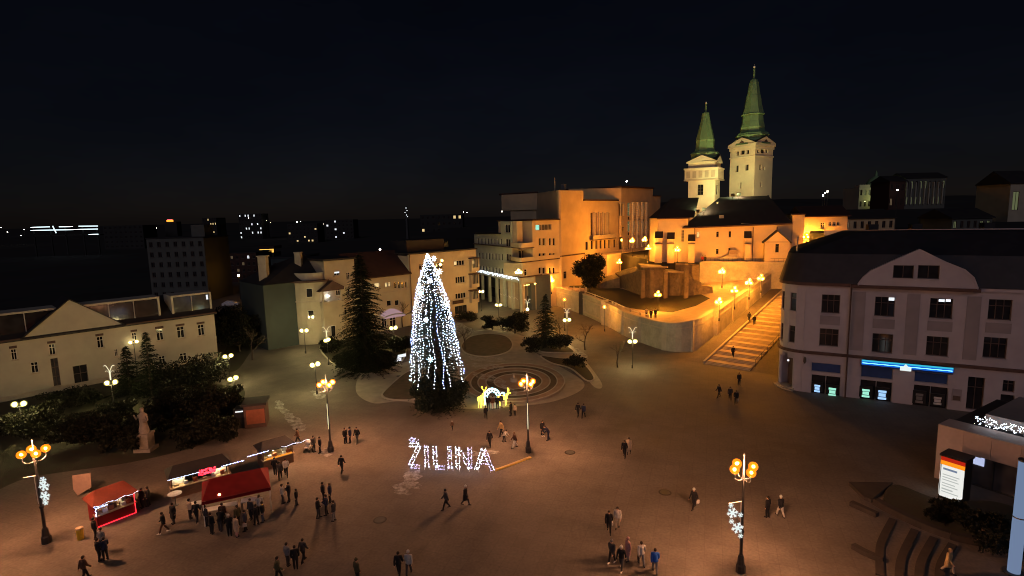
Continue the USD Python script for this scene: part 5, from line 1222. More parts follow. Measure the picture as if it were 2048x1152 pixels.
part(bk, 'cornice', BW.box(gab[-1][0] + .31, BW.L, zeave - .3, zeave + .1, .003, .3), 'bank_wall'); part(bk, 'cornice', BW.box(-.1, upx(BW, 1701, 570), zeave - .3, zeave + .1, .003, .35), 'dark_trim')
g2 = np.array(gab); ctr = g2.mean(0)
part(bk, 'gable_coping', GWl.ext(Polygon(np.vstack([g2[::-1], g2 + [0, .18]])).buffer(0.06), -.6, .1), 'bank_wall')
for a, b, c, d in ((465, 572, 527, 830), (715, 585, 776, 855), (990, 590, 1055, 882)):
    r = br(a, b, c, d); part(bk, 'wall_panel', BW.box(r[0], r[2], zst + .8, zeave - .9, .002, .07), 'bank_panel')
for r in (wins[0][0], wins[1][0], wins[2][0], wins[3][0]): part(bk, 'apron_panel', BW.box(r[0] - .1, r[2] + .1, r[1] - 1.5, r[1] - .35, .002, .06), 'bank_panel')
ud = upx(BW, *X(458, 700)); part(bk, 'downpipe', tube([BW.at(ud, 0, .42), BW.at(ud, zeave - .35, .42)], .09, 6), 'dark_trim')
part(bk, 'bracket', cat_([BW.box(ud - .06, ud + .06, z, z + .06, .07, .36) for z in (3, 9)]), 'dark_trim')
# rounded corner: curved wall, windows and the arched entrance
ccx = BW.at(-.02, 0, -2.9)[:2]
a_n = math.atan2(BW.n[1], BW.n[0])
def corner_pt(a, r): return ccx + r * np.array([math.cos(a), math.sin(a)])
A_0, A_1 = a_n - math.radians(95), a_n
nseg = 5
segw = []
for i in range(nseg):
    a, b = A_1 - (A_1 - A_0) * i / nseg, A_1 - (A_1 - A_0) * (i + 1) / nseg
    segw.append(Wall(corner_pt(b, 2.9), corner_pt(a, 2.9), side=corner_pt((a + b) / 2, 9)))
zw = [wins[4][0][1], wins[4][0][3], wins[0][0][1], wins[0][0][3]]
# which segments carry windows: in pixel columns 1586-1601 and 1560-1569
for i, s in enumerate(segw):
    m = proj((*corner_pt(A_1 - (A_1 - A_0) * (i + .5) / nseg, 2.9), 9))[0]
    ws = []
    if i in (1, 3): ws = [((.08, z0_, s.L - .08, z1_), dict(mull=0, bars=1, frame='frame_dark', sill='bank_wall', depth=.2)) for z0_, z1_ in ((zw[0], zw[1]), (zw[2], zw[3]))]
    lowz = 0.0
    if i in (1, 2, 3): lowz = {1: 4.7, 2: 5.3, 3: 4.7}[i] - .4
    facade(bk, s, [(0, lowz), (s.L, lowz), (s.L, zeave), (0, zeave)], ws, 'bank_wall', th=.35, name='corner_wall')
for nm, z0_, z1_, ro, mt in (('corner_string_course', zst - .15, zst + .2, 3.15, 'dark_trim'), ('corner_cornice', zeave - .3, zeave + .1, 3.25, 'dark_trim')):
    part(bk, nm, cyl_arc(ccx, 2.7, ro, z0_, z1_, A_0, A_1 + .02), mt)
part(bk, 'corner_core', prism([ccx + 0, *[corner_pt(A_0 + (A_1 - A_0) * k / 12, 1.6) for k in range(13)]], 0, zeave - .1), 'bank_panel')
aw_ = (A_1 - (A_1 - A_0) * 1 / nseg, A_1 - (A_1 - A_0) * 4 / nseg)
part(bk, 'entrance_door', cyl_arc(ccx, 1.62, 1.75, .3, 4.4, aw_[1], aw_[0], 5), 'frame_dark')
part(bk, 'entrance_lamp', ball((*corner_pt((aw_[0] + aw_[1]) / 2, 2.3), 3.7), .15, 1), 'window_white')
for k, a in enumerate((aw_[0], aw_[1])): part(bk, 'entrance_jamb', tube([(*corner_pt(a, 2.72), 0), (*corner_pt(a, 2.72), 4.6)], .22, 8), 'bank_wall')
for k in range(2): part(bk, 'entrance_step', cyl_arc(ccx, 1.7, 3.5 - .4 * k, 0, .15 + .15 * k, aw_[1] - .05, aw_[0] + .05, 6), 'stone_trim')
q = BW.at(upx(BW, *X(250, 940)), 4.4, .4); part(bk, 'wall_lantern', lathe([(.05, -.5), (.2, -.2), (.16, .25), (.05, .4)], q, 6), 'frame_dark')
# side wall towards the stairs
SWb = Wall(corner_pt(A_0, 2.9), corner_pt(A_0, 2.9) - BW.n * 11, side=corner_pt(A_0, 2.9) - bu * 20)
part(bk, 'side_wall', SWb.box(0, SWb.L, 0, zeave, -3, 0), 'bank_wall')
# mansard roof
zr1 = up(BW.at(upx(BW, 1760, 600), 0, -5.5), 463)
lo = [*[corner_pt(A_0 + (A_1 - A_0) * k / 10, 3.3) for k in range(11)], BW.at(BW.L, 0, .4)[:2], BW.at(BW.L, 0, -15)[:2], BW.at(-3.2, 0, -15)[:2]]
mid = [*[corner_pt(A_0 + (A_1 - A_0) * k / 10, 2.3) for k in range(11)], BW.at(BW.L, 0, -.6)[:2], BW.at(BW.L, 0, -14)[:2], BW.at(-2.4, 0, -14)[:2]]
hi = [*[BW.at(5.6 - 1.6 * math.cos(k / 10 * math.pi / 2) ** 2 + .0, 0, -4.5 - 5.5 * (1 - k / 10))[:2] for k in range(11)], BW.at(BW.L, 0, -4.5)[:2], BW.at(BW.L, 0, -10)[:2], BW.at(5, 0, -10.05)[:2]]
n = len(lo); V = []
for P_, z in ((lo, zeave + .1), (mid, zeave + 3.7), (hi, zr1)): V += [(*p, z) for p in P_]
F = []
for j in range(2):
    for i in range(n):
        a, b = j * n + i, j * n + (i + 1) % n; F += [[a, b, b + n], [a, b + n, a + n]]
tv, tf = trimesh.creation.triangulate_polygon(Polygon(hi).buffer(0), engine='earcut'); k = len(V); V += [(*p, zr1) for p in tv]; F += [list(f + k) for f in np.asarray(tf)]
part(bk, 'mansard_roof', (np.array(V), np.array(F)), 'slate_roof')
gr = [BW.at(u, z, o) for o in (.55, -7.5) for u, z in gab]; m = len(gab)
part(bk, 'gable_roof', (np.array(gr) + [0, 0, .12], np.array([f for i in range(m - 1) for f in ([i, i + 1, i + 1 + m], [i, i + 1 + m, i + m])])), 'slate_roof')
part(bk, 'gable_back', BW.ext(Polygon(gab), -7.5, -.52), 'bank_panel')
part(bk, 'roof_dormer', obox(BW.at(2.2, 0, -1.6)[:2], BW.u, BW.n, 1.6, 1.6, zeave + .6, zeave + 2.1), 'slate_roof')
part(bk, 'vent_pipe', tube([(*corner_pt(a_n - .9, 1.6), zeave + 2), (*corner_pt(a_n - .9, 1.6), zr1 - .5)], .1, 5), 'metal_grey')
# glimpses of lit rooms
for a, b, c, d, mt in ((640, 588, 668, 604, 'window_white'), (872, 597, 900, 610, 'window_white'), (905, 597, 928, 610, 'window_white')):
    r = br(a, b, c, d); part(bk, 'room_light', BW.box(r[0], r[2], r[1], r[3], -.308, -.301), mt)
# neon band, cloud-shaped logo, cash machines
nb = thing('neon_sign', 'long blue and turquoise neon band over the bank windows', 'sign', BW.at(upx(BW, 1815, 733), zst - 1))
ua, ub = upx(BW, *X(512, 890)), upx(BW, *X(935, 918)); zn = BW.uz(*X(715, 903))[1]
part(nb, 'housing', BW.box(ua, ub, zn - .42, zn + .42, .29, .45), 'blue_panel')
part(nb, 'top_tube', BW.box(ua + .03, ub - .03, zn + .22, zn + .40, .455, .52), 'cyan_neon'); part(nb, 'blue_face', BW.box(ua + .03, ub - .03, zn - .2, zn + .2, .452, .49), 'blue_neon'); part(nb, 'middle_tube', tube([BW.at(ua + .1, zn + .02, .53), BW.at(ub - .1, zn + .02, .53)], .035, 5), 'neon_line')
um = upx(BW, *X(715, 905)); r_ = BW.at(um, zn - .12, .56)
lg = thing('sign_logo', 'small white cloud shaped emblem in the middle of the neon band', 'sign', r_)
part(lg, 'emblem', BW.ext(unary_union([sbox(um - .5, zn - .42, um + .5, zn - .02), Polygon([(um - .22, zn - .02), (um + .22, zn - .02), (um, zn + .3)])]).buffer(.05), .54, .62), 'deco_white')
for i, (a, b, c, d, mt, lab) in enumerate(((296, 990, 323, 1022, 'screen_blue', 'glowing cash machine at the left end of the bank front'), (362, 1004, 396, 1041, 'screen_green', 'green screened cash machine left of the downpipe'), (516, 1010, 551, 1046, 'screen_green', 'green screened cash machine under the neon band'), (590, 1016, 628, 1056, 'screen_blue', 'blue screened cash machine under the neon band'), (763, 1030, 797, 1072, 'metal_grey', 'unlit grey cash machine under the right end of the neon'), (846, 1046, 882, 1080, 'metal_white', 'pale cash machine nearest the notice board'))):
    r = br(a, b, c, d); t = thing('cash_machine', lab, 'cash machine', BW.at((r[0] + r[2]) / 2, 0, 0), 'cash machines in the bank windows')
    part(t, 'cabinet', BW.box(r[0] - .3, r[2] + .3, .25, r[3] + .35, -.2, .04), 'black_plate')
    h = r[3] - r[1]
    part(t, 'header', BW.box(r[0], r[2], r[3] - h * .25, r[3], .045, .09), mt); part(t, 'screen', BW.box(r[0] + .06, r[2] - .06, r[1] + h * .3, r[3] - h * .32, .045, .07), mt); part(t, 'keyboard', BW.box(r[0], r[2], r[1], r[1] + h * .22, .045, .2), mt)
r = br(930, 1010, 975, 1065); t = thing('notice_board', 'dark notice board on the bank wall left of the tall door', 'notice board', BW.at(r[0], r[1], .1)); part(t, 'frame', BW.box(r[0], r[2], r[1], r[3], .003, .1), 'bank_panel'); part(t, 'sheet', BW.box(r[0] + .1, r[2] - .1, r[1] + .1, r[1] + (r[3] - r[1]) * .45, .101, .12), 'frame_dark')

# long low block behind the bank with a pale parapet, and the far buildings on the right
aD, bD = D(1650, 461, 104), D(1990, 455, 96)
LB = Wall(aD[:2], bD[:2] + (bD - aD)[:2] * .3)
t = thing('flat_roofed_block', 'long flat roofed block behind the bank with a pale parapet', 'building', (*aD[:2], 12))
zt = aD[2]; part(t, 'wall', LB.box(0, LB.L, 8, zt - .9, -14, -.05), 'grey_block'); part(t, 'parapet', LB.box(-.1, LB.L, zt - .9, zt, -.35, .1), 'bank_wall'); part(t, 'roof', LB.box(.1, LB.L - .1, zt - .9, zt - .6, -14, -.36), 'dark_roof')
for u in (8, 15, 26): part(t, 'roof_box', LB.box(u, u + 1.6, zt - .6, zt + .9, -5, -3), 'dark_roof')
def far_house(label, px0, px1, ytop, depth, mat, z0=12, wins=(0, 0), lit=0.0, litmat='window_dim', name='far_house', roof=True, dd=12, roofh=2.5):
    a, b = D(px0, ytop, depth), D(px1, ytop, depth)
    w = Wall(a[:2], b[:2]); zt = a[2]
    t = thing(name, label, 'building', (*((a + b) / 2)[:2], z0))
    ws = []
    if wins[0]:
        du, dz = w.L / wins[0], (zt - z0) / wins[1]
        for i in range(wins[0]):
            for j in range(wins[1]):
                ws.append(((du * (i + .25), z0 + dz * (j + .3), du * (i + .72), z0 + dz * (j + .78)), dict(mull=1, bars=0, sill=False, fw=.12, frame='frame_dark', pane=litmat if rnd.random() < lit else 'pane_dark')))
    facade(t, w, [(0, z0), (w.L, z0), (w.L, zt), (0, zt)], ws, mat); body(t, w, dd, z0, zt - .1, mat)
    if roof: gable_roof(t, w, dd, zt + .02, zt + roofh, 'dark_roof')
    return t, w, zt
# white pavilion with a dome, floodlit, far up the hill
t, w, zt = far_house('small floodlit pale chapel front with a dome on the dark hill', 1719, 1778, 375, 260, 'white_wall', 22, (7, 2), .55, 'window_green', roof=False)
c = w.at(w.L * .78, 0, -5)[:2]
part(t, 'dome', lathe([(4.2, zt), (4.2, zt + 1), (3.9, zt + 2.4), (2.8, zt + 4), (1.2, zt + 5), (.6, zt + 5.3), (.6, zt + 6.3), (.0, zt + 8)], (*c, 0), 16), 'copper_green', smooth=True)
part(t, 'attic', w.box(0, w.L * .36, zt, zt + 1.2, -4, -.05), 'white_wall')
q = w.at(w.L * .5, zt - 6.5, 6); flood(q, w.at(w.L * .55, zt - 1, 0), 0.16, 'flood_green', 'floodlight before the domed chapel on the hill')
t, w, zt = far_house('long dark building with faintly lit columns on the hill', 1812, 1893, 356, 250, 'grey_block', 22, (9, 2), .7, 'window_green', roof=True)
for k in range(9): part(t, 'column', w.box(w.L * (k + .02) / 9, w.L * (k + .2) / 9, 24, zt - 2, .01, .8), 'white_wall')
far_house('reddish gabled house on the hill beside the chapel', 1780, 1812, 362, 240, 'red_roof', 22, (3, 2), .2)
far_house('faintly yellow lit house end at the right edge on the hill', 2022, 2075, 366, 170, 'cream_wall', 18, (2, 1), 1.0, 'window_green', roofh=4)
far_house('low dark house with a greenish lit corner behind the bank roof', 1905, 1985, 436, 150, 'grey_block', 12, (6, 2), .3, 'window_green')
far_house('dark low house behind the annex of the church', 1690, 1790, 437, 160, 'theatre_wall', 12, (7, 2), .06, 'window_dim')

# ================================================================== pavilion in the lower right corner
pA, pB = G(1868, 955)[:2], np.array([0, 0])
zpv = up((*pA, 0), 848)
qd = G(2048, 893, zpv)[:2]; pu = (qd - pA) / np.linalg.norm(qd - pA)
PV = Wall(pA, pA + pu * 13)
pv = thing('pavilion', 'low modern pavilion with beige stone portal and dark glass front', 'building', (*PV.at(4, 0)[:2], 0))
zb_ = zpv - 1.9
part(pv, 'pier', PV.box(0, 1.6, 0, zb_, -2.2, 0), 'tile_beige')
for i in range(7): part(pv, 'fascia_panel', PV.box(i * 1.86, i * 1.86 + 1.84, zb_ + .003, zpv, -2.2, 0), 'tile_beige')
for j in range(1, 4): part(pv, 'pier_joint', PV.box(-.004, 1.604, j * .95, j * .95 + .02, -2.1, .004), 'stone_trim')
part(pv, 'roof', PV.box(0.3, 13, zpv - .35, zpv - .1, -12, -2.2), 'dark_roof')
part(pv, 'side_wall', PV.box(.05, .35, 0, zpv - .36, -12, -2.2), 'tile_beige')
part(pv, 'upper_storey', PV.box(2.2, 13, zpv - .1, zpv + .9, -11, -3.2), 'metal_grey')
for i in range(6):
    u = 1.7 + i * 1.9; f = part(pv, 'glass_front_frame', cat_([PV.box(u, u + .09, 0, zb_, -1.3, -1.15), PV.box(u + .09, u + 1.9, zb_ - .1, zb_, -1.29, -1.16), PV.box(u + .09, u + 1.9, 0, .12, -1.29, -1.16)]), 'metal_dark'); part(f, 'pane', PV.box(u + .1, u + 1.89, .13, zb_ - .11, -1.25, -1.21), 'pane_grey')
part(pv, 'floor_inside', PV.box(1.7, 12.9, 0, .05, -11, -2.2), 'stone_trim') if False else None
r = PV.rect(1921, 900, 1956, 935); pm_ = thing('poster', 'bright bluish white poster in the pavilion window', 'poster', PV.at(r[0], r[1], 0)); part(pm_, 'sheet', PV.box(r[0] + .1, r[2] + .1, r[1], r[3], -1.14, -1.1), 'screen_white'); part(pm_, 'printed_block', PV.box(r[0] + .35, r[2] - .15, r[1] + (r[3] - r[1]) * .45, r[1] + (r[3] - r[1]) * .6, -1.098, -1.09), 'metal_grey')
ice = []
for s_ in np.arange(0, 9.5, .085):
    for k in range(3): ice.append(PV.at(1.9 + s_ + rnd.uniform(-.05, .05), zpv + .95 - rnd.random() * .75, -2.0 + rnd.uniform(-.25, .25)))
light_string('icicle_lights', 'dense band of bluish white icicle lights on the pavilion roof edge', ice, 'bulb_white', .042, wire=False)
# advertising totem
tb = G(1899, 1003); tot = thing('advertising_pillar', 'lit advertising pillar with white faces and orange red head before the pavilion', 'sign', tb)
TW = Wall(tb[:2] - pu * .85, tb[:2] + pu * .85); z1 = up(tb, 918)
part(tot, 'core', TW.box(0.04, TW.L - .04, 0, z1 - .05, -1.5, -.06), 'black_plate')
part(tot, 'front_panel', TW.box(.12, TW.L - .06, .25, z1 * .80, -.055, 0.02), 'totem_white')
SWn = Wall(TW.at(0.04, 0, -.08)[:2], TW.at(.04, 0, -1.45)[:2], side=TW.at(-3, 0, 0))
part(tot, 'side_panel', SWn.box(.05, SWn.L - .05, .25, z1 * .80, 0, .05), 'totem_white')
part(tot, 'head_panel', TW.box(.05, TW.L - .05, z1 * .81, z1 * .90, -.055, .03), 'totem_orange'); part(tot, 'head_band', TW.box(.05, TW.L - .05, z1 * .905, z1, -.055, .03), 'totem_red')
part(tot, 'side_head', SWn.box(.05, SWn.L - .05, z1 * .81, z1, 0, .05), 'totem_orange')
part(tot, 'cap', TW.box(-.05, TW.L + .05, z1, z1 + .18, -1.6, .08), 'black_plate')
letters(tot, TW, 'M.R. Štefánika', *proj(TW.at(TW.L / 2, z1 * .73, 0)), 6, 'blue_panel', o=.021, depth=.01, name='heading') if False else None
for j, (z, h, ul) in enumerate(((.70, .045, .75), (.58, .02, .9), (.52, .02, .8), (.46, .02, .88), (.38, .02, .7), (.32, .02, .85), (.24, .03, .6), (.18, .02, .9))):
    part(tot, 'text_line', TW.box(.25, .25 + (TW.L - .45) * ul, z1 * z, z1 * (z + h), .021, .03), 'totem_blue' if j == 0 else 'totem_grey')
# tall lit white mast at the right edge
mb = by_depth((2032, 1100), 33, 0)[0]; zm = 7.7
mp = thing('light_mast', 'tall white lit mast at the right edge of the photo', 'mast', mb)
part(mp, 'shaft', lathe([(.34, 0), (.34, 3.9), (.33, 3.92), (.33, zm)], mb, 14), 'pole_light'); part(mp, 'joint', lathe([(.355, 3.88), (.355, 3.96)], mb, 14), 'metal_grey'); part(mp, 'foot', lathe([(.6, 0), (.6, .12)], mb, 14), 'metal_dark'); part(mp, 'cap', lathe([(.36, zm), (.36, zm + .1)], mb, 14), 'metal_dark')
# stepped planter before the pavilion
def low_wall(name, label, pts, h, th, mat='dark_stone', z=0):
    l = smooth_line([G(x, y, z)[:2] for x, y in pts], 5); t = thing(name, label, 'wall', (*l[0], 0)); n = max(1, len(l) // 5)
    for i in range(0, len(l) - 1, 5):
        part(t, 'kerb_piece', strip_wall(l[i:i + 6], 0, h, th), mat)
low_wall('planter_wall', 'curved pale planter wall sweeping below the pavilion', [(1750, 1008), (1790, 1030), (1845, 1056), (1900, 1076), (1962, 1090)], .5, .55)
low_wall('planter_wall', 'short low stone edge left of the planter', [(1702, 1010), (1728, 1022), (1754, 1034)], .35, .45)
low_wall('planter_wall', 'short low stone edge in the bottom right foreground', [(1706, 1096), (1735, 1112), (1766, 1124)], .35, .4)
single('planter_slab', prism(pxpoly([(1697, 970), (1785, 971), (1742, 1006), (1728, 1000)]), 0.0, .3), 'dark_stone', 'triangular pale slab at the left tip of the planter', 'slab')
single('planter_bed', prism(smooth_ring(pxpoly([(1790, 975), (1880, 1005), (1990, 1010), (2060, 1040), (2060, 1090), (1960, 1085), (1850, 1050), (1770, 1010)])), 0, .28), 'grass_dark', kind='structure')
for i, (x0, y0, x1, y1) in enumerate(((1786, 1040, 1760, 1152), (1830, 1062, 1798, 1190), (1868, 1078, 1838, 1190), (1905, 1092, 1880, 1190))):
    l = smooth_line([G(x0, y0)[:2], G((x0 + x1) / 2 - 12, (y0 + y1) / 2 - 4)[:2], G(x1, y1)[:2]], 6)
    single('amphitheatre_step', strip_wall(l, -.05, .12 + .02 * i, .5), 'dark_stone', ('%s curved stone step of the sunken seat by the planter wall' % ('first', 'second', 'third', 'fourth')[i]), 'step', 'curved steps by the planter')
# ================================================================== vegetation
def tris(C, A, B):
    """triangles: centre base C, tip direction A, half width vector B"""
    n = len(C); v = np.stack([C - B, C + B, C + A], 1).reshape(-1, 3); return v, np.arange(3 * n).reshape(-1, 3)
def conifer(base, H, prof, label, leaf='needles', name='spruce_tree', seed=1, dens=1.0, z0=.4, group=None, shift=0.0, lsz=.42):
    """whorls of drooping boughs clothed in small needle sprays; prof = [(height fraction, radius)]"""
    r_ = np.random.default_rng(seed); base = np.asarray(base, float)
    t = thing(name, label, 'tree', base, group)
    part(t, 'trunk', lathe([(.018 * H + .06, 0), (.012 * H + .04, H * .4), (.02, H * .97)], base, 8), 'bark')
    hs, rs = np.array([p[0] for p in prof]) * H, np.array([p[1] for p in prof])
    C, A, B = [], [], []; z = z0
    while z < H * .985:
        R = np.interp(z, hs, rs); nb = max(4, int(dens * (5 + R * 3.2))); a0 = r_.uniform(0, 7)
        for k in range(nb):
            a = a0 + 2 * math.pi * k / nb + r_.normal(0, .18); L = R * r_.uniform(.72, 1.12); zz = z + r_.normal(0, .12)
            d = np.array([math.cos(a), math.sin(a), 0]); side = np.array([-d[1], d[0], 0])
            m = max(3, int(L / .30 * dens) + 2)
            for j in range(m):
                s = (j + .6) / m; droop = -.28 * L * s * s + .10 * L * s
                p = base + d * L * s + np.array([shift * z, 0, zz + droop])
                w = lsz * (1.15 - .5 * s) * r_.uniform(.7, 1.2)
                for sg in (-1, 1):
                    q = side * sg * w * r_.uniform(.7, 1.3) + d * w * .75 + np.array([0, 0, -w * r_.uniform(.1, .6)])
                    C.append(p + r_.normal(0, .05, 3)); A.append(q); B.append((d * .5 + np.array([0, 0, .5])) * w * .30)
        z += (.30 + .012 * H) * (1.0 if z < H * .8 else .6)
    C.append(base + [shift * H, 0, H * .96]); A.append(np.array([0, 0, .05 * H])); B.append(np.array([.09, 0, 0]))
    part(t, 'crown', tris(np.array(C), np.array(A), np.array(B)), leaf)
    return t
def bushy(base, rx, rz, label, leaf='shrub_leaf', name='shrub', seed=1, stem=.3, n=None, cat='shrub', group=None, ry=None, lsz=.22):
    """leaf clumps through an uneven crown on a short branching stem"""
    r_ = np.random.default_rng(seed); base = np.asarray(base, float); ry = ry or rx
    t = thing(name, label, cat, base, group)
    cz = stem + rz; sticks = [tube([base - [0, 0, .1], base + [0, 0, stem + rz * .9]], [.05 + .035 * rz, .03], 6)]
    K = 14 + int(rx * rz * 2.2); n = n or int(900 + 420 * rx * rz)
    cl = r_.normal(0, 1, (K, 3)); cl /= np.linalg.norm(cl, axis=1)[:, None]; cl *= r_.uniform(.35, .92, (K, 1)); cl[:, 2] = np.maximum(cl[:, 2], -.75)
    cs = r_.uniform(.22, .42, K)
    ctr = cl * [rx, ry, rz] + base + [0, 0, cz]
    for k in range(0, K, 2): sticks.append(tube([base + [0, 0, stem * .8], ctr[k]], [.05, .015], 4, False))
    part(t, 'trunk', cat_(sticks), 'bark')
    k = r_.integers(0, K, n); v = r_.normal(0, 1, (n, 3)); v /= np.linalg.norm(v, axis=1)[:, None]
    P = ctr[k] + v * (cs[k] * r_.uniform(.6, 1.05, n))[:, None] * [rx, ry, rz]
    P[:, 2] = np.maximum(P[:, 2], base[2] + .06)
    A = v * .5 + r_.normal(0, .6, (n, 3)); A /= np.linalg.norm(A, axis=1)[:, None]; B = np.cross(A, r_.normal(0, 1, (n, 3))); B /= np.linalg.norm(B, axis=1)[:, None]
    s = (lsz * r_.uniform(.7, 1.4, n))[:, None]
    part(t, 'crown', tris(P, A * s, B * s * .45), leaf)
    return t
def bare_tree(base, H, label, seed=1, group=None):
    r_ = np.random.default_rng(seed); base = np.asarray(base, float); t = thing('bare_tree', label, 'tree', base, group)
    tr, tw = [], []
    def grow(p, d, L, r, lv):
        q = p + d * L; (tr if lv < 2 else tw).append(tube([p, (p + q) / 2 + r_.normal(0, .05 * L, 3), q], [r, r * .82, r * .62], 5 if lv < 2 else 3, False))
        if lv >= 4: return
        for k in range(3 if lv else 4):
            e = d + r_.normal(0, .55, 3); e[2] += .18; e /= np.linalg.norm(e); grow(q if k else p + d * L * .75, e, L * r_.uniform(.55, .8), r * .58, lv + 1)
    grow(base, np.array([0, 0, 1.]), H * .32, .018 * H + .03, 0)
    part(t, 'trunk', cat_(tr), 'bark'); part(t, 'crown', cat_(tw), 'twigs')
# the lit tree
XT = G(880, 822); XH = up(XT, 507)
XPROF = [(0, 2.5), (.06, 3.5), (.16, 3.55), (.24, 3.2), (.42, 2.75), (.58, 2.35), (.74, 1.8), (.88, .95), (1.0, .05)]
conifer(XT, XH, XPROF, 'tall slim fir hung with white lights in the middle of the square', 'needles_blue', 'christmas_tree', 5, 1.25, .3, shift=-.035, lsz=.36)
hs = np.array([p[0] for p in XPROF]) * XH; rs = np.array([p[1] for p in XPROF])
for k in range(26):
    a = 2 * math.pi * k / 26 + rnd.uniform(-.06, .06); zb_ = rnd.choice([3.6, 3.9, 4.4, 5.0, 6.2, 7.5]); z = XH * .985; P = []
    ph = rnd.uniform(0, 6)
    while z > zb_:
        R = np.interp(z, hs, rs) * 1.03 + .07 * math.sin(z * 2.1 + ph); aa = a + .05 * math.sin(z * .9 + ph)
        P.append([XT[0] - .035 * z + R * math.cos(aa), XT[1] + R * math.sin(aa), z])
        z -= rnd.uniform(.24, .40)
    light_string('tree_lights', 'string of white lights hanging down the tall lit fir', P, 'bulb_white' if k % 7 else 'bulb_blue', .064, 'strings of white lights on the fir', jit=.045, wire=False)
dn = []
for i in range(80):
    z = XH * (1 - .34 * rnd.random() ** 1.2); R = np.interp(z, hs, rs) * 1.02; a = rnd.uniform(0, 6.283); dn.append([XT[0] - .035 * z + R * math.cos(a), XT[1] + R * math.sin(a), z])
light_string('tree_lights', 'dense cap of white lights round the top of the fir', dn, 'bulb_white', .075, wire=False)
for (x, y, m_, r_) in ((868, 517, 'bulb_white', .34), (879, 543, 'bulb_white', .42), (860, 561, 'bulb_white', .34), (893, 609, 'bulb_white', .34), (842, 586, 'bulb_cyan', .30), (861, 719, 'bulb_cyan', .38), (852, 640, 'bulb_white', .30), (881, 529, 'bulb_warm', .20), (884, 521, 'bulb_warm', .18)):
    d = ray(x, y); s = (XT[1] - 2.6 - CAM[1]) / d[1]; P = CAM + d * s
    rr = np.interp(P[2], hs, rs); P = P + d * (max(0, 2.6 - rr) + .1)
    o = thing('star_ornament', 'glowing %s star ornament on the lit fir, %s' % ({'bulb_white': 'white', 'bulb_cyan': 'cyan', 'bulb_warm': 'yellow'}[m_], {517: 'topmost, at its very tip', 543: 'large one right below the tip', 561: 'left below the large one', 609: 'at the right flank', 586: 'at the left flank', 719: 'low down', 640: 'at mid height on the left', 529: 'lower one beside the tip', 521: 'upper one beside the tip'}[y]) , 'ornament', P, 'star ornaments on the fir')
    sp = [tube([P, P + r_ * np.array(v)], [.05, .02], 4) for v in ((1, 0, 0), (-1, 0, 0), (0, 0, 1), (0, 0, -1), (.7, -.3, .7), (-.7, -.3, .7), (.7, -.3, -.7), (-.7, -.3, -.7), (0, -1, 0))]
    part(o, 'rays', cat_(sp + [ball(P, r_ * .42, 1)]), m_)
bushy(XT + [-.2, -.1, 0], 3.3, 2.2, 'dark shrub mass round the foot of the lit fir', 'needles_blue', 'shrub', 77, .3, n=14000, lsz=.28)
bs = G(735, 746)
conifer(bs, up(bs, 504), [(0, 4.9), (.08, 5.2), (.25, 4.4), (.42, 3.5), (.6, 2.9), (.72, 2.5), (.82, 1.6), (.92, .8), (1, .05)], 'tall dark spruce left of the lit tree', 'needles', 'spruce_tree', 11, 1.1, .5, shift=-.01)
for (x, yb, yt, r0, lab, sd) in ((262, 792, 692, 2.5, 'small dark conifer left of its taller twin before the white hall', 21), (305, 795, 664, 2.3, 'taller slim conifer before the right wing of the white hall', 22), (1092, 694, 588, 2.9, 'dark conifer in the park left of the terrace wall', 23)):
    b = G(x, yb); conifer(b, up(b, yt), [(0, r0), (.15, r0 * 1.1), (.5, r0 * .75), (.8, r0 * .35), (1, .04)], lab, 'needles' if sd != 23 else 'needles_blue', 'spruce_tree', sd, 1.0, .4, lsz=.36)
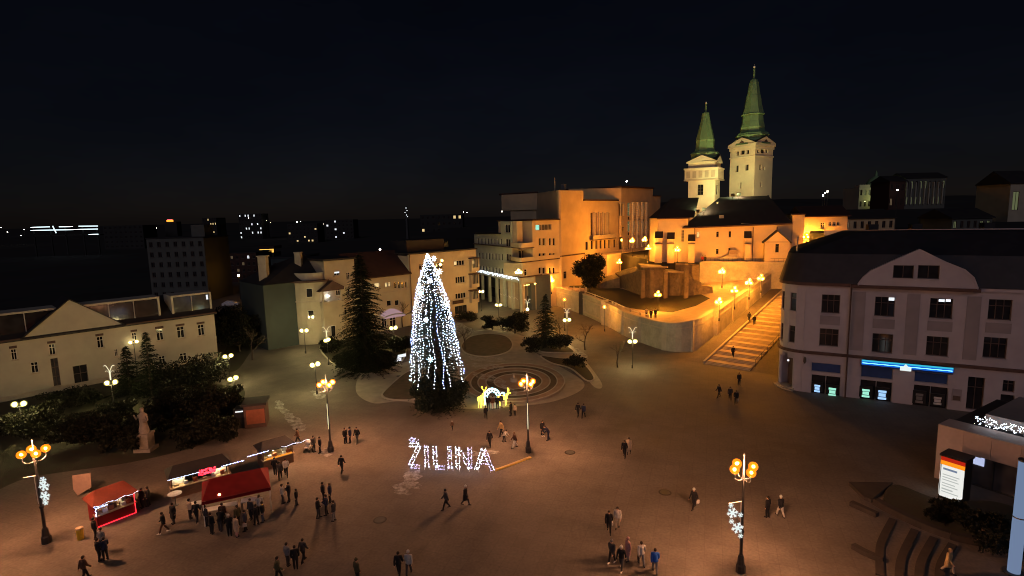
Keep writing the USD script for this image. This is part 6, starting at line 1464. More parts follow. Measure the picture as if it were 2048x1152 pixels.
for i, (x, yb, yt, hw, lab) in enumerate((
    (386, 778, 712, 62, 'broad rounded dark bush before the right end of the white hall'), (140, 815, 778, 42, 'low dark bush below the door of the white hall'), (232, 845, 800, 34, 'dark bush below the small conifers'),
    (350, 850, 778, 40, 'dark bush in the middle of the left shrubbery'), (415, 850, 772, 42, 'dark bush left of the kiosk, behind the food stalls'), (462, 835, 768, 30, 'dark bush right behind the kiosk'), (300, 868, 815, 34, 'dark bush behind the statue'),
    (60, 870, 815, 50, 'dark bush at the left edge behind the sodium lamp'), (170, 890, 830, 50, 'wide dark bush left of the statue'), (250, 905, 850, 36, 'low bush just left of the statue'), (395, 890, 835, 40, 'low bush right of the statue'), (455, 885, 840, 30, 'low bush in front of the kiosk'),
    (1180, 583, 509, 34, 'round dark tree in front of the theatre'),
    (1030, 668, 625, 36, 'dark shrub left of the park conifer'), (985, 660, 632, 26, 'low shrub behind the small oval bed'), (1120, 700, 668, 28, 'low shrub right below the park conifer'), (1062, 706, 676, 24, 'low shrub before the park conifer'), (1150, 735, 712, 24, 'low shrub in the right park bed'),
    (695, 738, 700, 24, 'spreading dark juniper at the left foot of the spruce'), (770, 742, 702, 24, 'spreading dark juniper at the right foot of the spruce'), (660, 708, 674, 22, 'small shrub left of the spruce below the lamp'), (800, 705, 672, 26, 'small shrub between spruce and lit tree'),
    (480, 702, 620, 40, 'dark leafy tree beyond the end of the white hall'), (530, 690, 628, 30, 'dark leafy tree before the street corner'), (452, 690, 615, 26, 'dark leafy tree close to the corner of the white hall'), (648, 655, 612, 24, 'shrubby tree before the rounded corner house'),
    (880, 640, 606, 24, 'hedge bush before the three storey house'), (935, 642, 622, 26, 'low hedge right of the hedge bush before the three storey house'), (1890, 1052, 1005, 36, 'dark planter shrub below the advertising pillar'), (1980, 1100, 1030, 44, 'dark planter shrub at the lower right'))):
    z0 = tpx(x, yb)[2] if 'theatre' in lab else (.25 if x > 1800 else 0.0)
    b = G(x, yb, z0); H = max(.5, up(b, yt) - z0); rx = hw * np.linalg.norm(b - CAM) / FPX * .95
    stem = .25 if H < 5 else .12 * H
    bushy(b, rx, (H - stem) / 2, lab, 'shrub_leaf', 'shrub' if H < 4.5 else 'leafy_tree', 40 + i, stem, cat='shrub' if H < 4.5 else 'tree', lsz=(.42 if 'theatre' in lab else .26) if H > 3 else .2, n=min(9000, int(1500 + 260 * rx * H)))
for i, (x, yb, yt, lab) in enumerate(((805, 655, 588, 'bare winter tree by the awning right of the spruce'), (690, 668, 606, 'bare winter tree before the rounded corner house'), (1170, 700, 640, 'bare winter tree right of the park conifer'), (1120, 668, 628, 'bare young tree behind the twin lamp by the conifer'), (930, 700, 640, 'bare winter tree right behind the lit fir'), (1235, 735, 672, 'bare young tree before the curved terrace wall'), (505, 720, 640, 'bare tree at the edge of the lawn by the street'))):
    b = G(x, yb); bare_tree(b, up(b, yt), lab, 70 + i)

# ================================================================== illuminated things on the square
def flake(c, r, ux, uz):
    v = []
    for k in range(6):
        a = math.pi * k / 3 + .2; d = ux * math.cos(a) + uz * math.sin(a); q = -ux * math.sin(a) + uz * math.cos(a)
        v.append(tube([c, c + d * r], [r * .16, r * .10], 5))
        for sg in (-1, 1): v.append(tube([c + d * r * .55, c + d * r * .8 + q * sg * r * .27], r * .085, 4))
    return cat_(v + [ball(c, r * .3, 1)])
for key, rows, lab in (('d', ((1462, 1011, 8), (1465, 1026, 17), (1481, 1030, 8), (1463, 1043, 8), (1475, 1056, 18), (1481, 1072, 8)), 'right foreground'), ('a', ((86, 960, 9), (88, 972, 14), (90, 992, 13), (91, 1005, 8)), 'left edge')):
    b = SQL[key]; ux = np.array([1., 0, 0]); 
    t = thing('bracket', 'white bracket carrying snowflakes on the lamp post at the %s' % lab, 'bracket', b + [0, 0, 5])
    sg = -1; z = up(b, rows[0][1] - 9); part(t, 'bar', tube([b + [-.09, -.03, z], b + [sg * .95, -.05, z - .12]], .03, 5), 'metal_white'); part(t, 'rod', tube([b + [-.15, -.09, z], b + [-.12, -.09, z - 2.2]], .02, 5), 'metal_white')
    for j, (x, y, r) in enumerate(rows):
        c = D(x, y, b[1] - .12); rr = r * np.linalg.norm(c - CAM) / FPX * .5 * 1.15
        s = thing('snowflake', '%s glowing white snowflake on the lamp post at the %s, %s from the top' % ('large' if r > 10 else 'small', lab, ('first', 'second', 'third', 'fourth', 'fifth', 'lowest')[j]), 'snowflake', c, 'glowing snowflakes on lamp posts')
        part(s, 'arms', flake(c, rr, ux, np.array([0, 0, 1.])), 'deco_white')
# the town name in lights
LWl = Wall(G(820, 938)[:2], G(988, 946)[:2]); zl = .25
STROKES = {'Z': [[(.05, 2.1), (.95, 2.1), (.05, 0.05), (.95, .05)], [(.2, 2.75), (.5, 2.4), (.8, 2.75)]], 'I': [[(.5, 0), (.5, 2.1)]], 'L': [[(.12, 2.1), (.12, .05), (.95, .05)]], 'N': [[(.06, 0), (.06, 2.1), (.94, 0.05), (.94, 2.1)]], 'A': [[(.0, 0), (.5, 2.1), (1.0, 0)], [(.22, .75), (.78, .75)]]}
def upos(px): return LWl.uz(px, 925)[0]
NAMES = ('first letter Z with a hook accent', 'narrow second letter I after the accented Z', 'third letter L between the two letters I', 'second narrow letter I before the N', 'letter N between the I and the A', 'last letter A of the lit town name')
for i, (chh, xa, xb) in enumerate((('Z', 818, 842), ('I', 846, 862), ('L', 868, 891), ('I', 892, 908), ('N', 914, 942), ('A', 952, 985))):
    ua, ub = upos(xa), upos(xb); t = thing('light_letter', 'illuminated %s' % NAMES[i] if i != 5 else NAMES[i], 'letter', LWl.at((ua + ub) / 2, 0), 'illuminated letters of the town name')
    bul, fr = [], []; wd = ub - ua
    for stq in STROKES[chh]:
        for (p, q) in zip(stq[:-1], stq[1:]):
            P, Q = np.array([ua + p[0] * wd, zl + p[1] * 1.05]), np.array([ua + q[0] * wd, zl + q[1] * 1.05]); Ls = np.linalg.norm(Q - P); e = (Q - P) / Ls; nn_ = np.array([-e[1], e[0]])
            for sg in (-.15, .15): fr.append(tube([LWl.at(*(P + nn_ * sg), 0), LWl.at(*(Q + nn_ * sg), 0)], .018, 4))
            for k in range(int(Ls * 26)):
                x = P + (Q - P) * rnd.random() + nn_ * rnd.choice((-.17, .17, rnd.uniform(-.2, .2))); bul.append(LWl.at(*x, rnd.uniform(-.04, .1)))
    fr += [tube([LWl.at(ua + wd * s, 0, 0), LWl.at(ua + wd * s, zl + .2, 0)], .03, 4) for s in (.15, .85)]
    part(t, 'frame', cat_(fr), 'metal_white'); k = len(bul) // 2
    part(t, 'bulbs', bulbs(bul[:k], rng.uniform(.03, .058, k)), 'bulb_white', kind='stuff'); part(t, 'lilac_bulbs', bulbs(bul[k:], rng.uniform(.03, .055, len(bul) - k)), 'letter_lilac', kind='stuff')
a, b = G(989, 942), G(1061, 915)
t = thing('cable_cover', 'long yellow orange cable cover from the letter A to the lamp post', 'cable cover', a)
part(t, 'ramp', strip_wall([a[:2], b[:2]], 0, .07, .30), 'yellow_plastic'); part(t, 'ridge', strip_wall([a[:2], b[:2]], .07, .1, .14), 'wood_pale')
# light figures by the fountain
def reindeer(base, ang, glow, label, s=1.0):
    t = thing('light_reindeer', label, 'light figure', base, 'yellow light figures of animals'); b = np.asarray(base, float); d = np.array([math.cos(ang), math.sin(ang), 0]); q = np.array([-d[1], d[0], 0]); zv = np.array([0, 0, 1.])
    Pt = lambda x, y, z: b + (d * x + q * y + zv * z) * s
    rings = []
    for x, r in ((-.6, .2), (-.42, .3), (-.15, .31), (.15, .3), (.42, .3), (.6, .2)):
        rings.append(tube([Pt(x, r * math.cos(a), 1.15 + r * math.sin(a)) for a in np.linspace(0, 6.283, 11)], .045, 4))
    for a in np.linspace(0, 6.283, 9)[:-1]: rings.append(tube([Pt(x, r * math.cos(a), 1.15 + r * math.sin(a)) for x, r in ((-.6, .2), (-.42, .3), (.42, .3), (.6, .2))], .04, 4))
    part(t, 'body', cat_(rings), glow)
    for x in (-.45, .42):
        for y in (-.18, .18): part(t, 'leg', tube([Pt(x, y, 1.0), Pt(x + .05, y, .55), Pt(x - .03, y, 0)], [.085, .06, .05], 5), glow)
    part(t, 'neck', tube([Pt(.5, 0, 1.3), Pt(.8, 0, 1.75)], [.16, .11], 6), glow); part(t, 'head', tube([Pt(.75, 0, 1.75), Pt(.92, 0, 1.86), Pt(1.15, 0, 1.74)], [.1, .12, .06], 6), glow)
    for y in (-1, 1): part(t, 'antler', cat_([tube([Pt(.82, .06 * y, 1.92), Pt(.75, .25 * y, 2.2), Pt(.85, .34 * y, 2.5)], .035, 4), tube([Pt(.76, .24 * y, 2.18), Pt(.98, .3 * y, 2.36)], .03, 4)]), glow)
    part(t, 'tail', tube([Pt(-.6, 0, 1.25), Pt(-.75, 0, 1.35)], .05, 4), glow)
reindeer(G(963, 813), 1.1, 'bulb_yellow', 'yellow light reindeer seen from behind at the left of the cyan arch', .95); reindeer(G(1006, 810), .15, 'bulb_yellow', 'yellow light reindeer with raised head right of the cyan arch', .85)
b = G(985, 808); t = thing('light_arch', 'cyan white light arch between the two yellow reindeer', 'light figure', b)
arc = [b + [1.0 * math.cos(a), 0, .9 + 1.15 * math.sin(a)] for a in np.linspace(0, math.pi, 13)]
part(t, 'arch', tube([b + [1.0, 0, 0], *arc, b + [-1.0, 0, 0]], .09, 6), 'bulb_cyan'); part(t, 'inner_arch', tube([b + [.6, .1, 0.0], *[b + [.6 * math.cos(a), .1, .9 + .75 * math.sin(a)] for a in np.linspace(0, math.pi, 9)], b + [-.6, .1, 0.0]], .07, 5), 'bulb_cyan')
for k in range(7): a = math.pi * (k + .5) / 7; part(t, 'spoke', tube([b + [.6 * math.cos(a), .05, .9 + .75 * math.sin(a)], b + [1.0 * math.cos(a), .0, .9 + 1.15 * math.sin(a)]], .045, 4), 'bulb_cyan')
part(t, 'scroll', tube([b + [1.0, 0, 1.2], b + [1.35, 0, 1.5], b + [1.6, 0, 1.35], b + [1.5, 0, 1.1]], .07, 5), 'bulb_cyan')

# ================================================================== market
def stall(A, B, depth, hc, he, hr, name, label, wallm, roofm, inner=True):
    w = Wall(A[:2], B[:2]); t = thing(name, label, 'market stall', (*((A + B) / 2)[:2], 0))
    part(t, 'counter_front', w.box(0, w.L, 0, hc, -.12, 0), wallm); part(t, 'counter_top', w.box(-.1, w.L + .1, hc, hc + .06, -.5, .15), 'wood_pale')
    part(t, 'side_wall', w.box(0, .1, 0, he, -depth, -.121), wallm); part(t, 'side_wall', w.box(w.L - .1, w.L, 0, he, -depth, -.121), wallm); part(t, 'back_wall', w.box(.101, w.L - .101, 0, he, -depth, -depth + .1), 'wood_pale')
    for u in (.06, w.L - .06): part(t, 'post', w.box(u - .05, u + .05, hc + .06, he, -.1, 0), 'wood')
    V = np.array([w.at(-.25, he, .35), w.at(w.L + .25, he, .35), w.at(w.L + .25, he, -depth - .2), w.at(-.25, he, -depth - .2), w.at(.35, hr, -depth / 2), w.at(w.L - .35, hr, -depth / 2)])
    part(t, 'roof', (np.vstack([V, V[:4] - [0, 0, .08]]), np.array([[0, 1, 5], [0, 5, 4], [2, 3, 4], [2, 4, 5], [1, 2, 5], [3, 0, 4], [6, 7, 1], [6, 1, 0], [7, 8, 2], [7, 2, 1], [8, 9, 3], [8, 3, 2], [9, 6, 0], [9, 0, 3], [6, 8, 7], [6, 9, 8]])), roofm)
    for k in range(6):
        u = w.L * (k + .6) / 6.4; part(t, 'goods_box', w.box(u - .16, u + .16, hc + .06, hc + .2 + .12 * (k % 3), -.42, -.14), ('wood_pale', 'metal_white', 'rust_board')[k % 3])
    return t, w
t, w = stall(G(196, 1056), G(273, 1026), 2.0, .95, 1.95, 2.75, 'market_stall', 'small red market stall outlined with red and blue lights at the left', 'red_cloth', 'red_roof2')
q = w.at(w.L / 2, 1.75, -1.0); part(t, 'hanging_bulb', ball(q, .09, 1), 'stall_bulb'); part(t, 'lamp_cord', tube([q, q + [0, 0, .5]], .01, 3), 'metal_dark')
rl_ = [w.at(.03, 0.95, .05), w.at(.03, .08, .05), w.at(w.L / 2, .08, .05), w.at(w.L - .03, .08, .05), w.at(w.L - .03, 1.9, .05)]
rp = thing('light_rope', 'red light rope along the bottom and right side of the small stall', 'light rope', w.at(0, 0)); part(rp, 'rope', tube(rl_[1:], .03, 5), 'red_led')
light_string('stall_lights', 'bluish white lights along the roof edge of the small red stall', [w.at(u, 1.93 - .05 * math.sin(u * 6), .36) for u in np.arange(-.2, w.L + .2, .085)], 'bulb_stall', .03)
light_string('stall_lights', 'blue lights down the left corner of the small red stall', [w.at(-.05 + .03 * math.sin(z * 20), z, .2) for z in np.arange(1.1, 1.95, .08)] + [w.at(u, 1.75, .3) for u in np.arange(0, .8, .1)], 'bulb_blue', .04)
t, w = stall(G(345, 999), G(462, 966), 2.2, .95, 1.95, 2.6, 'market_stall', 'long lit market stall with two bright panels behind the red canopy', 'wood', 'dark_roof')
for ua, ub, z1_ in ((.15, 1.15, 1.9), (w.L - 1.3, w.L - .2, 1.95)): part(t, 'bright_panel', w.box(ua, ub, .99, z1_, -.65, -.6), 'metal_white')
for ua in (.65, w.L - .75): q = w.at(ua, 1.78, -.35); part(t, 'hanging_bulb', ball(q, .1, 1), 'stall_bulb'); part(t, 'lamp_cord', tube([q, q + [0, 0, .3]], .01, 3), 'metal_dark')
light_string('stall_lights', 'white and blue lights along the left roof edge of the long stall', [w.at(u, 1.97, .37) for u in np.arange(-.2, w.L * .5, .09)], 'bulb_stall', .04); light_string('stall_lights', 'blue lights at the right end of the long stall', [w.at(u, 1.97, .37) for u in np.arange(w.L * .86, w.L + 1.2, .12)], 'bulb_blue', .045)
gl = thing('red_garland', 'glowing red garland sign on the roof edge of the long stall', 'garland', w.at(w.L * .55, 2.1, .4)); part(gl, 'tinsel', bulbs([w.at(w.L * .45 + rnd.random() * w.L * .3, 1.62 + rnd.random() * .5, .36 + rnd.uniform(-.05, .05)) for _ in range(150)], .05), 'bulb_red', kind='stuff'); part(gl, 'backing', w.box(w.L * .45, w.L * .75, 1.62, 2.1, .25, .29), 'red_cloth')
t, w = stall(G(528, 942), G(588, 924), 2.0, .95, 2.0, 2.6, 'market_stall', 'orange lit market stall at the right end of the row', 'wood', 'dark_roof')
q = w.at(w.L * .35, 1.8, -.2); part(t, 'hanging_bulb', ball(q, .13, 1), 'stall_bulb'); part(t, 'lamp_cord', tube([q, q + [0, 0, .3]], .01, 3), 'metal_dark'); part(t, 'lamp_board', w.box(w.L * .1, w.L * .55, 1.55, 2.15, -.75, -.7), 'metal_white')
part(t, 'hot_plate', w.box(.3, w.L - .1, 1.01, 1.06, -.3, .1), 'bulb_orange_soft')
light_string('stall_lights', 'blue lights on the left roof edge of the orange stall', [w.at(u, 2.02, .37) for u in np.arange(-1.4, w.L * .2, .11)], 'bulb_blue', .045); light_string('stall_lights', 'bluish white lights on the right roof edge of the orange stall', [w.at(u, 2.02 + .05 * math.sin(u * 5), .37) for u in np.arange(w.L * .6, w.L + 1.6, .11)], 'bulb_stall', .04)
# red canopy tent in front of the long stall
zc_ = 2.15; cn = [G(403, 1004, zc_), G(541, 974, zc_), G(536, 934, zc_), G(404, 964, zc_)]
t = thing('canopy_tent', 'red cloth canopy glowing from a lamp under it, crowd at its front', 'tent', np.array([*np.mean(cn, 0)[:2], 0]))
mid_ = np.mean(cn, 0); mA, mB = (cn[0] * .35 + cn[3] * .65) + [0, 0, .75], (cn[1] * .35 + cn[2] * .65) + [0, 0, .75]
mA, mB = mA + (mid_ - mA) * .25 * [1, 1, 0], mB + (mid_ - mB) * .25 * [1, 1, 0]
V = [*cn, mA, mB]; part(t, 'roof_cloth', (np.array(V), np.array([[0, 1, 5], [0, 5, 4], [2, 3, 4], [2, 4, 5], [1, 2, 5], [3, 0, 4]])), 'canopy_red')
for i in range(4): part(t, 'valance', strip_wall([cn[i][:2], cn[(i + 1) % 4][:2]], zc_ - .28, zc_ - .01, .02), 'canopy_red'); part(t, 'post', tube([[*(cn[i] + (mid_ - cn[i]) * .03)[:2], 0], [*(cn[i] + (mid_ - cn[i]) * .03)[:2], zc_]], .035, 6), 'metal_white')
q = cn[0] * .68 + cn[1] * .22 + cn[2] * .03 + cn[3] * .07; part(t, 'lamp', ball(q + [0, 0, .08], .1, 1), 'canopy_bulb')
# tables, lit from the canopy
def table(P, ang, lx, ly, label, mat='metal_white'):
    t = thing('market_table', label, 'table', P); d = np.array([math.cos(ang), math.sin(ang)]); q = np.array([-d[1], d[0]])
    part(t, 'table_top', obox(P, d, q, lx, ly, .98, 1.04), mat)
    for sx in (-1, 1):
        for sy in (-1, 1): part(t, 'leg', obox(P[:2] + d * sx * (lx / 2 - .06) + q * sy * (ly / 2 - .06), d, q, .05, .05, 0, .98), 'metal_dark')
table(G(432, 1040), .35, 1.3, .7, 'white standing table at the front left of the red canopy'); table(G(461, 1032), .35, 1.2, .7, 'white standing table at the front middle of the red canopy'); table(G(500, 1022), .35, 1.2, .7, 'white standing table at the front right of the red canopy'); table(G(392, 1030), .35, 1.0, .7, 'pale table left of the red canopy')
P = G(352, 1010); t = thing('round_table', 'small round pale bar table left of the long stall', 'table', P); part(t, 'table_top', lathe([(.55, 1.02), (.55, 1.06)], P, 16), 'snow'); part(t, 'column', lathe([(.25, 0), (.25, .04), (.04, .06), (.04, 1.02)], P, 10), 'metal_dark')
# kiosk, boards, bin, statue
w = Wall(G(490, 858)[:2], G(533, 853)[:2]); t = thing('kiosk', 'dark wooden kiosk with a reddish front panel behind the stalls', 'kiosk', w.at(w.L / 2, 0))
part(t, 'body', w.box(0, w.L, 0, 2.7, -2.4, 0), 'dark_trim'); part(t, 'roof', w.box(-.2, w.L + .2, 2.7, 2.95, -2.6, .25), 'dark_roof'); part(t, 'front_panel', w.box(.25, w.L - .1, .5, 2.2, 0.003, .06), 'rust_board'); part(t, 'side_strip', w.box(-.9, -.1, 2.0, 2.12, -.3, -.2), 'window_white'); part(t, 'side_shed', w.box(-1.1, -.003, 0, 2.3, -2, -.35), 'black_plate')
for (xa, xb, yb, yt, lab, nm, mt) in ((148, 186, 992, 948, 'pinkish propped board behind the small red stall', 'board', 'pink_board'), (154, 169, 1078, 1054, 'yellow waste bin left of the small red stall', 'waste_bin', 'yellow_plastic')):
    b = G((xa + xb) / 2, yb); w = Wall(G(xa, yb)[:2], G(xb, yb - 2)[:2]); z1_ = up(b, yt); t = thing(nm, lab, nm.replace('_', ' '), b)
    if nm == 'board': part(t, 'panel', w.ext(Polygon([(0, z1_ * .3), (w.L * .2, 0.02), (w.L * .95, z1_ * .35), (w.L, z1_), (w.L * .05, z1_ * .92)]), -.06, 0), mt); part(t, 'prop', tube([w.at(w.L / 2, z1_ * .8, -.07), w.at(w.L / 2, 0, -.8)], .04, 5), 'wood')
    else: part(t, 'tub', lathe([(w.L * .42, 0), (w.L * .5, z1_ * .85)], b, 12), mt); part(t, 'lid', lathe([(w.L * .55, z1_ * .85), (w.L * .5, z1_ * .95), (.05, z1_)], b, 12), 'wood_pale')
b = G(293, 900); t = thing('statue', 'pale stone statue on a tall pedestal among the dark bushes', 'statue', b); H = up(b, 815); s = H / 4.6
part(t, 'pedestal', cat_([obox(b, (1, 0), (0, 1), 1.7 * s, 1.5 * s, 0, .35 * s), obox(b, (1, 0), (0, 1), 1.2 * s, 1.1 * s, .35 * s, 1.7 * s), obox(b, (1, 0), (0, 1), 1.4 * s, 1.25 * s, 1.7 * s, 1.9 * s)]), 'statue_stone')
part(t, 'robed_figure', cat_([lathe([(.5 * s, 1.9 * s), (.46 * s, 2.3 * s), (.34 * s, 2.9 * s), (.36 * s, 3.4 * s), (.42 * s, 3.8 * s), (.2 * s, 4.05 * s), (.1 * s, 4.15 * s)], b, 14), tube([b + np.array([.38, -.05, 3.75]) * s, b + np.array([.55, -.15, 3.3]) * s, b + np.array([.25, -.4, 3.15]) * s], [.13 * s, .11 * s, .08 * s], 7), tube([b + np.array([-.38, -.05, 3.75]) * s, b + np.array([-.62, -.1, 3.4]) * s, b + np.array([-.7, -.3, 3.9]) * s], [.13 * s, .11 * s, .08 * s], 7)]), 'statue_stone', smooth=50)
part(t, 'head', ball(b + np.array([.0, -.04, 4.35]) * s, .24 * s, 2, (.9, 1, 1.15)), 'statue_stone', smooth=True)
for (x, y, l, lab) in ((804, 720, 1.6, 'small bright white lit panel beside the path left of the lit fir'), (796, 729, 1.3, 'lower bright white lit panel beside the path left of the lit fir')):
    b = G(x, y); t = thing('info_panel', lab, 'panel', b); d = np.array([.75, .66]); q = np.array([-.66, .75]); part(t, 'lit_face', obox(b, d, q, l, .06, .5, 1.0), 'window_white'); 
    for s_ in (-.4, .4): part(t, 'leg', obox(b[:2] + d * l * s_, d, q, .07, .07, 0, .5), 'metal_dark')
# ---- parked cars
def car(P, ang, paint, label, lights=False, van=False):
    t = thing('parked_car', label, 'car', P, rz=ang); t.base = np.zeros(3)
    L, Wd = 4.3, 1.75
    side = [(-2.1, .35), (2.1, .35), (2.15, .6), (2.05, .85), (1.2, .98), (.55, 1.42), (-1.1, 1.48), (-1.75, 1.02), (-2.1, .95)] if not van else [(-2.1, .35), (2.1, .35), (2.15, .7), (2.0, 1.1), (1.5, 1.9), (-2.0, 2.0), (-2.1, 1.0)]
    p = Polygon(side).buffer(.05); m = trimesh.creation.extrude_polygon(p, Wd, engine='earcut'); v = np.asarray(m.vertices); taper = np.where(v[:, 1] > 1.0, .82, 1.0); V = np.column_stack([v[:, 0], (v[:, 2] - Wd / 2) * taper, v[:, 1]])
    part(t, 'body', (V, np.asarray(m.faces)[:, ::-1]), paint, local=True)
    for sg in (-1, 1):
        w_ = [(1.0, 1.02), (.5, 1.36), (-1.0, 1.4), (-1.5, 1.05)] if not van else [(1.5, 1.2), (1.2, 1.75), (.2, 1.75), (.2, 1.2)]
        part(t, 'side_window', (np.array([(x, sg * (Wd / 2 * (.82 if z > 1.2 else .88) + .02 + (.03 if z < 1.2 else 0)), z) for x, z in w_]), np.array([[0, 1, 2], [0, 2, 3]])), 'pane_dark', local=True)
        for x in (-1.3, 1.35):
            wl_ = tube([(x, sg * (Wd / 2 - .2), .32), (x, sg * (Wd / 2 + .02), .32)], .32, 12); wp = part(t, 'wheel', wl_, 'black_plate', local=True); part(wp, 'rim', tube([(x, sg * (Wd / 2 + .021), .32), (x, sg * (Wd / 2 + .03), .32)], .2, 8), 'metal_grey', local=True)
        part(t, 'headlight', ball((2.12, sg * .62, .72), .16 if lights else .09, 1), 'white_lamp' if lights else 'metal_white', local=True); part(t, 'tail_light', ball((-2.12, sg * .65, .8), .08, 1), 'red_cloth', local=True)
    part(t, 'windscreen', (np.array([(1.22, -.72, 1.0), (1.22, .72, 1.0), (.6, .62, 1.42), (.6, -.62, 1.42)]), np.array([[0, 1, 2], [0, 2, 3]])) if not van else (np.array([(2.0, -.75, 1.15), (2.0, .75, 1.15), (1.58, .65, 1.85), (1.58, -.65, 1.85)]), np.array([[0, 1, 2], [0, 2, 3]])), 'pane_dark', local=True)
for (x, y, ang, paint, lab, li, van) in ((447, 588, -1.4, 'black_plate', 'dark car with headlights on in the orange lit street', True, False), (462, 612, .2, 'metal_white', 'pale car parked across the near end of the orange street', False, False), (430, 580, -.3, 'yellow_plastic', 'yellowish van parked at the far end of the orange street', False, True), (553, 617, -1.5, 'black_plate', 'dark car with bright headlights left of the white sign', True, False), (579, 641, -1.45, 'metal_dark', 'dark car with bright headlights nearest the corner house', True, False), (655, 677, .5, 'metal_white', 'pale car parked before the rounded corner house', False, False), (500, 628, .3, 'black_plate', 'dark car parked in the shade beyond the white hall', False, False)):
    car(G(x, y), ang, paint, lab, li, van)

# ================================================================== the far town
def far_lamp(px, py, depth, glow, label, r=.9, group='far street lamps of the town'):
    P = D(px, py, depth); t = thing('far_lamp', label, 'street lamp', (P[0], P[1], 0), group); r *= depth / 800
    part(t, 'post', tube([(P[0], P[1], 0), P - [0, 0, .3]], .18, 5), 'metal_dark'); part(t, 'lamp_globe', ball(P, r, 1), glow)
for (x, y, d, g, lab, r) in ((429, 541, 190, 'street_orange', 'orange street lamp at the left end of the dark street', 1.6), (477, 551, 168, 'street_orange', 'orange street lamp in the middle of the dark street', 1.9), (501, 569, 150, 'street_orange', 'orange street lamp at the right of the dark street', 1.8),
    (525, 540, 200, 'far_spark', 'white lamp above the teal block', 1.2), (760, 499, 175, 'far_spark', 'left of two white lamps behind the red roof', 1.6), (783, 505, 168, 'far_spark', 'right of two white lamps behind the red roof', 1.6), (823, 554, 140, 'far_spark', 'small lamp between the red roofed and three storey houses', .9), (1004, 423, 500, 'far_spark', 'lone white lamp left of the theatre tower', .9)):
    far_lamp(x, y, d, g, lab, r, None)
for (x, y) in ((2, 455), (15, 464), (42, 471), (48, 459), (313, 456), (497, 436), (533, 441), (541, 445), (594, 444), (601, 443), (613, 460), (583, 474), (635, 455), (647, 448), (680, 455), (697, 452), (934, 425), (927, 424), (243, 466), (275, 461), (1650, 386), (1646, 391), (1655, 383), (1795, 380)):
    far_lamp(x, y, 700 if x < 1500 else 235, 'far_spark', 'distant lamp, a small spark of light on the dark horizon', .62 if x < 1500 else 1.3)
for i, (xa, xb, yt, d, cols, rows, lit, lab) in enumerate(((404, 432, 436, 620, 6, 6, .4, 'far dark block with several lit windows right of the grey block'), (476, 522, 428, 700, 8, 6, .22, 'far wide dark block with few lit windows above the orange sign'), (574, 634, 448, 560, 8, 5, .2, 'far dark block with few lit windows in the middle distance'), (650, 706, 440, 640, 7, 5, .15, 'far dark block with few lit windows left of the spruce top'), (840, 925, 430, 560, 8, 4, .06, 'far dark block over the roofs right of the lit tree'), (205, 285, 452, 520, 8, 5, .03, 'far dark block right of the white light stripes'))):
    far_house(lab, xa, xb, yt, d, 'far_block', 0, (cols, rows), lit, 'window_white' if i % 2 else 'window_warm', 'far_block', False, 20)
P = D(812, 412, 600); t = thing('far_mast', 'slender far mast dotted with small lights right of the red roof', 'mast', (P[0], P[1], 0)); part(t, 'mast', lathe([(2.2, 0), (1.2, P[2])], (P[0], P[1], 0), 6), 'metal_dark')
for k, (dx, y) in enumerate(((0, 416), (2, 421), (-2, 425), (1, 430), (3, 433))): part(t, 'lamp', ball(D(812 + dx, y, 597), .6, 1), 'window_white')
a, b = D(62, 456, 430), D(198, 452, 430); w = Wall(a[:2], b[:2]); t = thing('lit_footbridge', 'long far structure with glowing white light stripes at the far left', 'bridge', (*w.at(w.L / 2, 0)[:2], 0))
zz_ = lambda x, y: w.uz(x, y)
part(t, 'deck', w.box(0, w.L, zz_(120, 472)[1], zz_(120, 470)[1], -4, 0), 'far_block')
for (xa, ya, xb, yb) in ((62, 455, 100, 453.5), (119, 453.5, 146, 453), (158, 452.5, 196, 452), (62, 461, 196, 458), (178, 469, 197, 468.5), (106, 452, 113, 466)):
    p, q = zz_(xa, ya), zz_(xb, yb); part(t, 'light_stripe', tube([w.at(p[0], p[1], .3), w.at(q[0], q[1], .3)], .38, 5), 'stripe_light')
for x in (66, 100, 130, 165, 194): u = zz_(x, 460)[0]; part(t, 'pillar', w.box(u - .4, u + .4, 0, zz_(x, 452)[1], -.8, 0), 'far_block')
P = D(340, 441, 560); w = Wall(P[:2] - [3.2, 0], P[:2] + [3.2, 0]); t = thing('far_sign', 'small orange sign glowing on a far dark building', 'sign', (*P[:2], 0)); part(t, 'sign_face', w.box(0, w.L, P[2] - 1.3, P[2] + .6, 0, .4), 'sign_orange'); part(t, 'sign_top', w.box(1, w.L - 1, P[2] + .6, P[2] + 1.3, 0, .4), 'bulb_red'); part(t, 'tower', w.box(-3, w.L + 3, 0, P[2] - 1.3, -8, -.1), 'far_block')
a, b = D(519, 500, 250), D(547, 500, 250); w = Wall(a[:2], b[:2]); t = thing('far_shop', 'far low building with a bright yellow orange lit front under a dark red roof', 'building', (*w.at(w.L / 2, 0)[:2], 0)); zb2, zt2_ = w.uz(533, 505)[1], w.uz(533, 498)[1]
part(t, 'wall', w.box(0, w.L, 0, zb2, -8, 0), 'far_block'); part(t, 'lit_front', w.box(0, w.L, zb2, zt2_, -.3, 0), 'window_orange'); part(t, 'roof', w.box(-.5, w.L + .5, zt2_, zt2_ + 1.3, -8, .4), 'red_roof')
